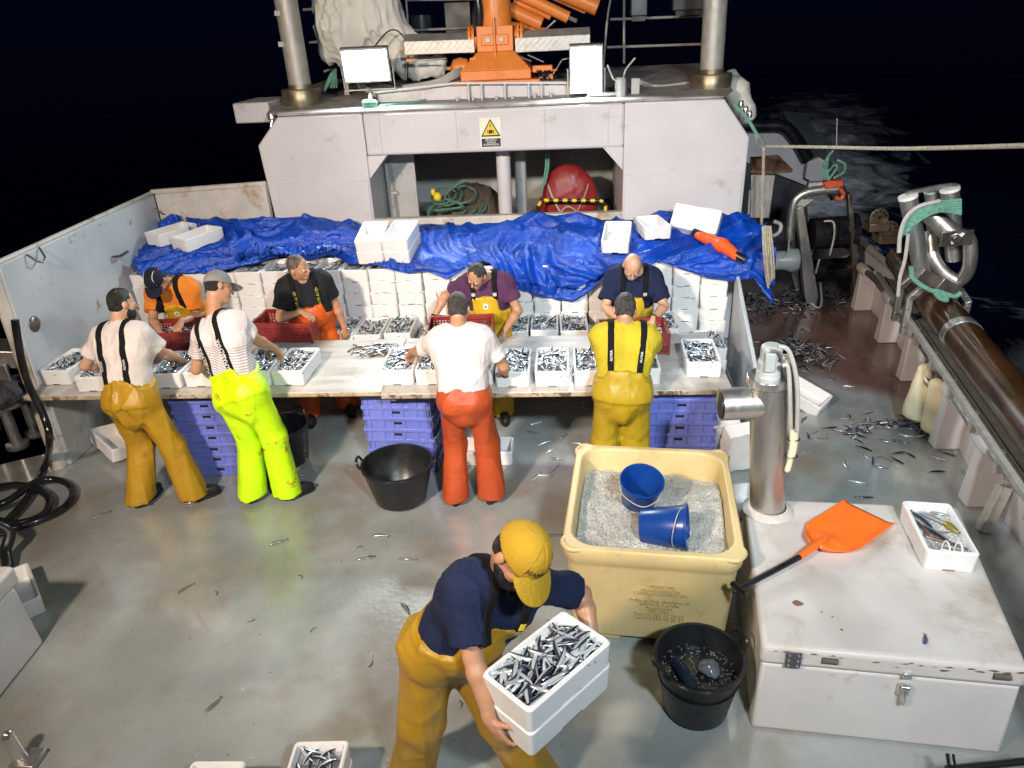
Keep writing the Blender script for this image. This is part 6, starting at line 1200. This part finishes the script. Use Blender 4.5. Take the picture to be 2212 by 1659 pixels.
    if cap:
        cm, pipe, bt = cap; F_ = Field([el(hp(0, -.008, .034), (.090, .108, .109), HR, .02)], hh); x, y, z = loc(F_); cut = np.maximum(.022+.02*y-z, -1); F_.D = np.maximum(F_.D, cut.astype('f4')); F_.wrinkle(.003, (35,), seed); P.cap = sdfobj('cap', F_, cm, t)
        b = MB(); n = 14; top = []; bot = []
        for j in range(5):
            s = j/4
            for i in range(n+1):
                a = pi*(i/n); rx, ry = .088, .030+.098*s; top.append(hp(rx*cos(a)*(1+.02*s), .055+ry*sin(a)**.75, .052-bt*s*sin(a)-.018*cos(a)**2))
        nt = len(top); bot = [p-hu*.005 for p in top]; fs = []
        for j in range(4):
            for i in range(n): q = j*(n+1)+i; fs += [(q, q+1, q+n+2, q+n+1), (nt+q, nt+q+n+1, nt+q+n+2, nt+q+1)]
        for i in range(n): q = 4*(n+1)+i; fs.append((q, q+1, nt+q+1, nt+q))
        b.add(top+bot, fs); b.build('peak', cm, P.cap, ang=60)
        for sx in (-1, 0, 1):
            sb = MB(); sb.tube(smoothpath([hp(sx*.088*sin(a_)*.72, .1075*cos(a_)*(1 if sx == 0 else .72)-.008, .034+.1085*sin(a_)*(1 if sx == 0 else .98)+0) if False else hp(sx*.0905*cos(e_)*.70, -.008+.1085*cos(e_)*(1.0 if sx == 0 else .714), .034+.1095*sin(e_)) for e_ in [i_*pi/2/6 for i_ in range(7)]], 3), .0018, 5); sb.build('seam', cm, P.cap)
        if pipe:
            for sx in (-.045, .045): b = MB(); b.tube(smoothpath([hp(sx*1.2, .07, .065), hp(sx, .03, .123), hp(sx, -.04, .12), hp(sx*1.2, -.09, .06)], 5), .0035, 5); b.build('piping', CREAM, P.cap)
    # shirt
    F_ = Field(tor(sg)+[cone(arms[i][0], .075, arms[i][0]+(arms[i][1]-arms[i][0])*.1, .075, .05) for i in (0, 1)], h, .13); X, Y, Z = F_.XYZ()
    for i in (0, 1):
        s, e, w = arms[i]; d = e-s; le = np.linalg.norm(d); d = d/le; en = s+d*le*(sleeve+.12); q = peval(cone(s, .070, en, .092), X, Y, Z); pl = (X-s[0])*d[0]+(Y-s[1])*d[1]+(Z-s[2])*d[2]-le*sleeve
        q = np.maximum(q, pl); k = .035; hq = np.clip(.5+.5*(F_.D-q)/k, 0, 1); F_.D = (F_.D*(1-hq)+q*hq-k*hq*(1-hq)).astype('f4')
    hgt = (X-hip[0])*u[0]+(Y-hip[1])*u[1]+(Z-hip[2])*u[2]; fw = (X-hip[0])*f[0]+(Y-hip[1])*f[1]+(Z-hip[2])*f[2]; la = np.abs((X-hip[0])*r[0]+(Y-hip[1])*r[1]+(Z-hip[2])*r[2])
    # neckline
    nk = peval(cone(nb-u*.03, .066, sh+u*.12+f*.02, .085), X, Y, Z); F_.D = np.maximum(F_.D, -nk)
    raw = F_.D.copy()
    F_.D = np.maximum(F_.D, (hem if hem is not None else .0)-hgt).astype('f4'); F_.wrinkle(.030, (16, 30, 55), seed, (1, 1, .45)); P.shirt = sdfobj('shirt', F_, shirt, t, 1)
    # trousers and bib
    g = .020; lp = []
    for i in (0, 1):
        a, k_, b_ = legs[i]; lp += [cone(a+u*.02, .107*legr, k_, .097*legr, .05), cone(k_, .097*legr, b_+(b_-k_)*.25, .112*legr, .04)]
    lp.append(ello(hip-u*.13, (.10, .10, .10), np.stack([r, f, u], 1), .06))
    allp = (tor(.036) if bib else tor(.026)[:6])+lp; T_ = Field(allp, h, .10); T_.D[:] = .15
    for q in tor(.026)[:6]+lp: T_.add(q)
    X, Y, Z = T_.XYZ(); hg = (X-hip[0])*u[0]+(Y-hip[1])*u[1]+(Z-hip[2])*u[2]; fq = (X-hip[0])*f[0]+(Y-hip[1])*f[1]+(Z-hip[2])*f[2]; lq = np.abs((X-hip[0])*r[0]+(Y-hip[1])*r[1]+(Z-hip[2])*r[2])
    T_.D = np.maximum(T_.D, hg-(.13 if bib else .105)); T_.D = np.maximum(T_.D, .045-Z).astype('f4')
    if bib:
        B_ = Field(allp, h, .10); B_.D[:] = .15
        for q in tor(.037): B_.add(q)
        mixf = np.clip(.5+fq/.12, 0, 1); H = bib[1]+(bib[0]-bib[1])*mixf; tt = np.clip((hg-.06)/np.maximum(H-.06, .05), 0, 1); W_ = bibw[0]+(bibw[1]-bibw[0])*tt**.8+np.clip(1-tt*2.2, 0, 1)*.10
        B_.D = np.maximum(np.maximum(B_.D, hg-H), np.maximum(lq-W_, -hg-.05)).astype('f4'); T_.D = smin(T_.D, B_.D, .03)
    T_.wrinkle(.034, (14, 24), seed+5, (1, 1, .14)); T_.wrinkle(.011, (22, 40), seed+6, (1, 1, .8)); V0, F0 = T_.mesh(); V0 = laplace(V0, F0, 2)
    me = bpy.data.meshes.new('trousers'); me.from_pydata(V0.tolist(), [], F0.tolist()); me.materials.append(trousers); me.polygons.foreach_set('use_smooth', [True]*len(me.polygons)); me.update(); P.tr = link('bib_trousers' if bib else 'trousers', me, t)
    if bib and strap:
        D = raw-.010; Hs = np.maximum(hgt, 0); lf, lsx, lb = strapx; top = L+.01
        back = fw < .0; lt = np.where(back, lb+(lsx-lb)*np.clip((hgt-bib[1])/max(top-bib[1], .05), 0, 1), lf+(lsx-lf)*np.clip((hgt-bib[0])/max(top-bib[0], .05), 0, 1)); lim = np.where(back, bib[1], bib[0])-.03
        for sgn in (-1, 1):
            ls = ((X*0+Y*0+Z*0)[:1]*0) if False else None
            F_.D = np.maximum(np.maximum(D, np.abs(la-lt)-.023), lim-hgt).astype('f4')
            sg = (F_.XYZ()[0]-hip[0])*r[0]+(F_.XYZ()[1]-hip[1])*r[1]+(F_.XYZ()[2]-hip[2])*r[2]; F_.D = np.maximum(F_.D, -sgn*sg).astype('f4')
            sdfobj('strap', F_, BLACKB, t)
    P.root = t; P.hip, P.sh, P.u, P.r, P.f, P.L, P.hp, P.HR, P.arms = hip, sh, u, r, f, L, hp, HR, arms
    if not hide_feet:
        for i in (0, 1):
            a = legs[i][2]; td = nv([toes[i][0], toes[i][1], 0]); tr_ = np.array([td[1], -td[0], 0]); RR = np.stack([tr_, td, np.array([0, 0, 1.])], 1)
            F2 = Field([ello(np.array([a[0], a[1], .05])+td*.075, (.052, .150, .062), RR, .03), cone(np.array([a[0], a[1], .06]), .055, a+(legs[i][1]-a)*.3, .060, .04)], .008); z = F2.XYZ()[2]; F2.D = np.maximum(F2.D, .002-z+0*F2.D).astype('f4'); b_ = sdfobj('boot', F2, BOOTM, t)
            bb = MB(); rings = []
            for q in range(28): an = 2*pi*q/28; zz = 1+.04*(q % 2); p = np.array([a[0], a[1], 0])+td*(.075+.148*zz*sin(an))+tr_*(.053*zz*cos(an)); rings.append(p)
            bb.add([(p[0], p[1], .001) for p in rings]+[(p[0], p[1], .026) for p in rings], [tuple(range(28)), tuple(range(55, 27, -1))]+[(i_, (i_+1) % 28, 28+(i_+1) % 28, 28+i_) for i_ in range(28)]); bb.build('boot_sole', BLACKR, b_)
    return P
def decal(me, P, target, M4, mat, name, lift=.003, ndir=None, near=None):
    """lay flat lettering or a patch on a garment"""
    me.transform(M4); bm = bmesh.new(); bm.from_object(target, bpy.context.evaluated_depsgraph_get()) if False else bm.from_mesh(target.data); bv = BVHTree.FromBMesh(bm); bm.free(); n = Vector(ndir).normalized()
    for v in me.vertices:
        h = bv.ray_cast(v.co+n*.3, -n) if near is None else bv.find_nearest(v.co)
        if h[0] is not None: v.co = h[0]+(n if near is None else (h[1] if h[1].dot(n) > 0 else -h[1]))*lift
    me.materials.clear(); me.materials.append(mat); o = link(name, me, P.root); return o
def frame(c, xd, nd):
    z = Vector(nd).normalized(); x = Vector(xd); x = (x-z*x.dot(z)).normalized(); y = z.cross(x); return Matrix(((x.x, y.x, z.x, c[0]), (x.y, y.y, z.y, c[1]), (x.z, y.z, z.z, c[2]), (0, 0, 0, 1)))
def patchmesh(w, h_, nx=6, ny=6):
    me = bpy.data.meshes.new('patch'); vs = [((i/nx-.5)*w, (j/ny-.5)*h_, 0) for i in range(nx+1) for j in range(ny+1)]; me.from_pydata(vs, [], [(i*(ny+1)+j, (i+1)*(ny+1)+j, (i+1)*(ny+1)+j+1, i*(ny+1)+j+1) for i in range(nx) for j in range(ny)]); return me
DKHAIR, GRHAIR, SALT = hairm('black', (.012, .010, .009)), hairm('grey brown', (.11, .085, .065)), hairm('dark grey', (.045, .038, .034)); WBEARD = hairm('white', (.42, .40, .38))
TWH = cloth('white cotton', (.62, .565, .53)); TWH2 = cloth('white jersey', (.60, .555, .555)); NAVY = cloth('navy cotton', (.012, .018, .05)); BLK = cloth('black cotton', (.014, .015, .018)); PURPS = cloth('plum cotton', (.085, .03, .075)); ORS = cloth('orange cotton', (.72, .22, .03)); YLS = cloth('yellow jersey', (.47, .37, .025))
def striped():
    m = cloth('striped jersey', (.62, .57, .57)); n = m.node_tree.nodes; L = m.node_tree.links; p = n['Principled BSDF']; src = p.inputs['Base Color'].links[0].from_socket
    tc = n.new('ShaderNodeTexCoord'); sp = n.new('ShaderNodeSeparateXYZ'); L.new(tc.outputs['Object'], sp.inputs['Vector'])
    def mt(op, a, b):
        x = n.new('ShaderNodeMath'); x.operation = op
        for i, v in enumerate((a, b)):
            if isinstance(v, (int, float)): x.inputs[i].default_value = v
            else: L.new(v, x.inputs[i])
        return x.outputs[0]
    s = mt('GREATER_THAN', mt('SINE', mt('MULTIPLY', mt('ADD', sp.outputs['Z'], mt('MULTIPLY', sp.outputs['X'], .1)), 2*pi/.0185), 0), .35); z = mt('MULTIPLY', mt('LESS_THAN', sp.outputs['Z'], 1.385), .55); mx = n.new('ShaderNodeMixRGB'); L.new(mt('MULTIPLY', s, z), mx.inputs['Fac']); L.new(src, mx.inputs['Color1']); mx.inputs['Color2'].default_value = (.10, .08, .09, 1); L.new(mx.outputs['Color'], p.inputs['Base Color']); return m
MUST = oil('mustard oilskin', (.40, .225, .012)); NEON = oil('neon yellow oilskin', (.56, .93, .004), ((.40, .17, .01), .585, .66, 7)); ORO = oil('orange oilskin trousers', (.72, .11, .012)); RDO = oil('red orange oilskin', (.42, .066, .016)); OLY = oil('olive yellow oilskin', (.40, .27, .012)); YEO = oil('yellow oilskin', (.55, .345, .014)); BGO = oil('amber oilskin', (.36, .205, .014))
at_ = lambda x, y, **k: np.array(at(x, y, **k))
def logo_patch(P, h, l, nd, dark=False):
    c = P.hip+P.u*h+P.r*l+P.f*.2*(1 if nd > 0 else -1); n = P.f*nd; M4 = frame(c, P.r*nd, n); decal(patchmesh(.042, .046), P, P.tr, M4, M('white cloth patch', (.74, .73, .70), .6, var=.02), 'logo_patch', .002, n); decal(patchmesh(.020, .018, 3, 3), P, P.tr, frame(c-P.u*.003, P.r*nd, n), M('blue logo', (.03, .08, .25), .6), 'logo_mark', .004, n)
# bearded man in white, near the left end
p1 = person('person with black hair and beard in white T-shirt and mustard bib trousers', (-3.40, 5.00, .96), (-3.44, 5.17, 1.465), at_(263, 658, Y=5.24), (.55, .75, -.22), (.12, 1, 0), [(-3.55, 4.97), (-3.13, 5.02)], [(.25, .95), (.85, .5)], [at_(240, 790, Y=5.38), at_(385, 772, Y=5.52)], [at_(150, 830, Y=5.1), at_(368, 815, Y=5.15)], trousers=MUST, shirt=TWH, hair=DKHAIR, beard=DKHAIR, bib=(.36, .17), bibw=(.17, .10), strapx=(.10, .105, .095), legr=1.08, seed=3, skin=SKIN2)
# tall man in neon trousers
p2 = person('tall person in grey cap, striped white shirt and neon yellow bib trousers', (-2.50, 5.00, 1.0), (-2.68, 5.22, 1.49), at_(472, 622, Y=5.32), (.72, .55, -.42), (.25, 1, 0), [(-2.62, 5.03), (-2.32, 5.06)], [(.1, 1), (.85, .5)], [at_(445, 785, Y=5.46), at_(612, 765, Y=5.60)], [at_(412, 810, Y=5.1), at_(556, 800, Y=5.25)], trousers=NEON, shirt=striped(), hair=DKHAIR, cap=(cloth('grey cap cloth', (.22, .21, .21)), False, .02), bib=(.36, .20), bibw=(.17, .115), strapx=(.10, .10, .10), legr=1.08, seed=8)
# four on the far side
p3 = person('person in navy cap and orange T-shirt bending over the far side of the table', (-3.72, 6.80, .95), (-3.76, 6.60, 1.36), at_(338, 607, Y=6.42), (.0, -.62, -.80), (0, -1, 0), [(-3.58, 6.75), (-3.85, 6.75)], [(0, -1), (.1, -1)], [at_(392, 695, Y=6.36), at_(348, 722, Y=6.25)], [at_(450, 720, Y=6.7), at_(285, 715, Y=6.6)], trousers=YEO, shirt=ORS, hair=DKHAIR, cap=(cloth('navy cap cloth', (.012, .015, .03)), True, .03), bib=(.34, .25), seed=12, sleeve=.72)
p4 = person('person in black T-shirt and orange oilskins looking aside behind the empty red crate', (-2.44, 6.66, .97), (-2.44, 6.56, 1.40), at_(644, 578, Y=6.47), (.93, -.25, -.10), (.35, -1, 0), [(-2.22, 6.62), (-2.55, 6.42)], [(.5, -.9), (.3, -1)], [at_(746, 712, Y=6.72), at_(650, 674, Y=6.36)], [at_(735, 665, Y=6.75), at_(555, 695, Y=6.5)], trousers=ORO, shirt=BLK, hair=GRHAIR, hairkind='shaved', beard=None, bib=(.27, .18), bibw=(.15, .12), belly=.05, fat=1.10, seed=20, sleeve=.66)
p5 = person('person with glasses in plum T-shirt and yellow bib at the far side', (-.70, 6.72, .96), (-.72, 6.58, 1.36), at_(1030, 596, Y=6.42), (-.38, -.72, -.55), (-.08, -1, 0), [(-.60, 6.42), (-.86, 6.6)], [(.15, -1), (0, -1)], [at_(1090, 716, Y=6.35), at_(936, 688, Y=6.55)], [at_(1145, 672, Y=6.6), at_(925, 655, Y=6.8)], trousers=YEO, shirt=PURPS, hair=SALT, bib=(.34, .22), bibw=(.15, .12), belly=.03, fat=1.05, seed=31, sleeve=.62)
p7 = person('bald person with white beard in navy shirt and yellow bib at the far side', (.63, 6.76, .97), (.65, 6.60, 1.37), at_(1366, 575, Y=6.44), (-.02, -.68, -.72), (.02, -1, 0), [(.76, 6.6), (.5, 6.6)], [(0, -1), (.1, -1)], [at_(1410, 690, Y=6.25), at_(1340, 692, Y=6.25)], [at_(1475, 660, Y=6.65), at_(1255, 675, Y=6.65)], trousers=YEO, shirt=NAVY, hair=hairm('cropped grey', (.22, .19, .17)), hairkind='bald', beard=WBEARD, bib=(.30, .22), bibw=(.15, .10), belly=.05, fat=1.12, seed=44, sleeve=.78, skin=SKIN2)
# two more on the near side
p6 = person('person in white T-shirt and red orange oilskin trousers seen from behind', (-.755, 4.95, .96), (-.775, 5.08, 1.42), at_(990, 668, Y=5.13), (.02, .88, -.42), (0, 1, 0), [(-.90, 4.98), (-.60, 5.00)], [(-.1, 1), (.35, 1)], [at_(889, 760, Y=5.46), at_(1092, 808, Y=5.32)], [at_(880, 815, Y=5.1), at_(1095, 800, Y=5.1)], trousers=RDO, shirt=TWH2, hair=SALT, hairkind='short', bib=None, hem=.075, sg=.028, legr=1.0, seed=52, sleeve=.66, fat=1.0)
p8 = person('person in yellow T-shirt and olive yellow bib trousers seen from behind at the tub', (.43, 5.00, .97), (.46, 5.13, 1.40), at_(1350, 670, Y=5.18), (.04, .86, -.48), (0, 1, 0), [(.28, 5.05), (.58, 5.05)], [(-.1, 1), (.1, 1)], [at_(1310, 775, Y=5.55), at_(1395, 768, Y=5.60)], [at_(1255, 805, Y=5.1), at_(1440, 795, Y=5.1)], trousers=OLY, shirt=YLS, hair=SALT, bib=(.34, .17), bibw=(.17, .125), strapx=(.10, .12, .105), legr=1.05, seed=61, fat=1.02, sleeve=.62)
# the carrier in the foreground
yl = np.array((HB.to_3x3() @ Vector((0, 1, 0)))); xl = np.array((HB.to_3x3() @ Vector((1, 0, 0))))
hR = np.array(HB @ Vector((-.055, -BL/2-.035, .075))); hL = np.array(HB @ Vector((.02, BL/2+.035, .09)))
p9 = person('person in yellow cap and navy shirt carrying two foam boxes of fish', (-.56, 2.50, .94), (-.27, 2.42, 1.40), at_(1120, 1200, Y=2.28), (.38, -.62, -.66), (.55, -.83, 0), [(-.18, 2.50), (-.80, 2.52)], [(.8, -.6), (.2, -1)], [hL, hR], [at_(1275, 1300, Y=2.62), at_(960, 1470, Y=2.3)],
    hdir=[nv(xl*.3-np.array([0, 0, 1])*.8-yl*.2), nv(xl*.55+yl*.1-np.array([0, 0, .8]))], hnrm=[-yl, yl], curl=(.5, .42), trousers=BGO, shirt=NAVY, hair=DKHAIR, beard=DKHAIR, cap=(cloth('yellow cap cloth', (.42, .245, .02)), False, .05), bib=(.41, .22), bibw=(.16, .10), h=.0055, legr=1.12, fat=1.1, belly=.03, seed=71, sleeve=.80, hs=1.12)
# lettering and small marks on the clothes
WHTX = M('white print', (.78, .78, .76), .6, var=.02); YLTX = M('yellow print', (.55, .50, .03), .6, var=.05); DKTX = M('dark embroidery', (.03, .022, .01), .8, var=.1)
def strap_text(P, s, size, mat, l0, h0, l1, h1, back=True, tgt=None):
    n = -P.f if back else P.f; a = P.hip+P.r*l0+P.u*h0+n*.2; c = P.hip+P.r*l1+P.u*h1+n*.2; me = textmesh(s, size, ext=0, res=1); 
    tgs = [o for o in P.root.children if o.name.startswith('strap')]; tg = tgs[0] if l0 < 0 else tgs[1]
    decal(me, P, tg, frame((a+c)/2, c-a, n), mat, 'strap_lettering', .003, n)
for sg in (-1, 1):
    for h0 in (.235, .36): strap_text(p2, 'ALMAR', .042, WHTX, sg*.10, h0-.05, sg*.10, h0+.06)
    strap_text(p1, 'ALMAR', .026, WHTX, sg*.099, .26, sg*.101, .32); strap_text(p8, 'ALMAR', .026, WHTX, sg*.108, .26, sg*.111, .32)
    for h0 in (.30, .385): strap_text(p4, 'GUY', .040, YLTX, sg*.102, h0+.03, sg*.10, h0-.03, False)
for P, h0, l in ((p3, .24, 0.01), (p5, .27, -.01)): logo_patch(P, h0, l, 1)
me = textmesh('JONVENTAL', .024, ext=.0006, res=1)
for v in me.vertices:
    ph, ps = -v.co.x/.085, .34+v.co.y/.10; q = .0016+v.co.z; v.co = p9.hp((.0905+q)*sin(ph)*cos(ps), -.008+(.1085+q)*cos(ph)*cos(ps), .034+(.1095+q)*sin(ps))
me.materials.append(DKTX); link('cap_embroidery', me, p9.root)
def buckle(P, l, hh, nd, w, h_, mat, nm):
    n = P.f*nd; decal(patchmesh(w, h_), P, [o for o in P.root.children if o.name.startswith('strap')][0 if l < 0 else 1], frame(P.hip+P.r*l+P.u*hh+n*.2, P.r*nd, n), mat, nm, .006, n)
buckle(p9, -.10, .44, 1, .03, .035, YELP, 'strap_clip'); buckle(p9, -.101, .40, 1, .036, .03, GREYP, 'strap_buckle'); buckle(p9, .10, .41, 1, .036, .03, GREYP, 'strap_buckle'); buckle(p7, .10, .34, 1, .034, .03, GREYP, 'strap_buckle'); buckle(p7, -.10, .34, 1, .034, .03, GREYP, 'strap_buckle'); buckle(p5, .10, .37, 1, .036, .03, GREYP, 'strap_buckle'); buckle(p5, -.10, .37, 1, .036, .03, GREYP, 'strap_buckle')
# glasses, watches
b = MB()
for sx in (-.033, .033): b.tube([p5.hp(sx+.024*cos(a), .098, .002+.017*sin(a)) for a in [i*2*pi/16 for i in range(16)]], .0022, 5, closed=True); b.tube([p5.hp(sx*1.75, .096, .006), p5.hp(sx*2.4, .0, .004)], .002, 5)
b.tube([p5.hp(-.009, .1, .006), p5.hp(.009, .1, .006)], .0022, 5); b.build('glasses', BLKP, p5.root)
def watch(P, i):
    s, e, w = P.arms[i]; d = nv(w-e); c = e+(w-e)*.90; q = nv(np.cross(d, [0, 0, 1])); z = np.cross(d, q); b = MB(); b.tube([c+d*.0+(q*cos(a)+z*sin(a))*.033 for a in [k*2*pi/18 for k in range(18)]], .010, 6, closed=True, sq=.5); b.build('watch', BLKP, P.root)
watch(p7, 0); watch(p5, 1); watch(p6, 1)
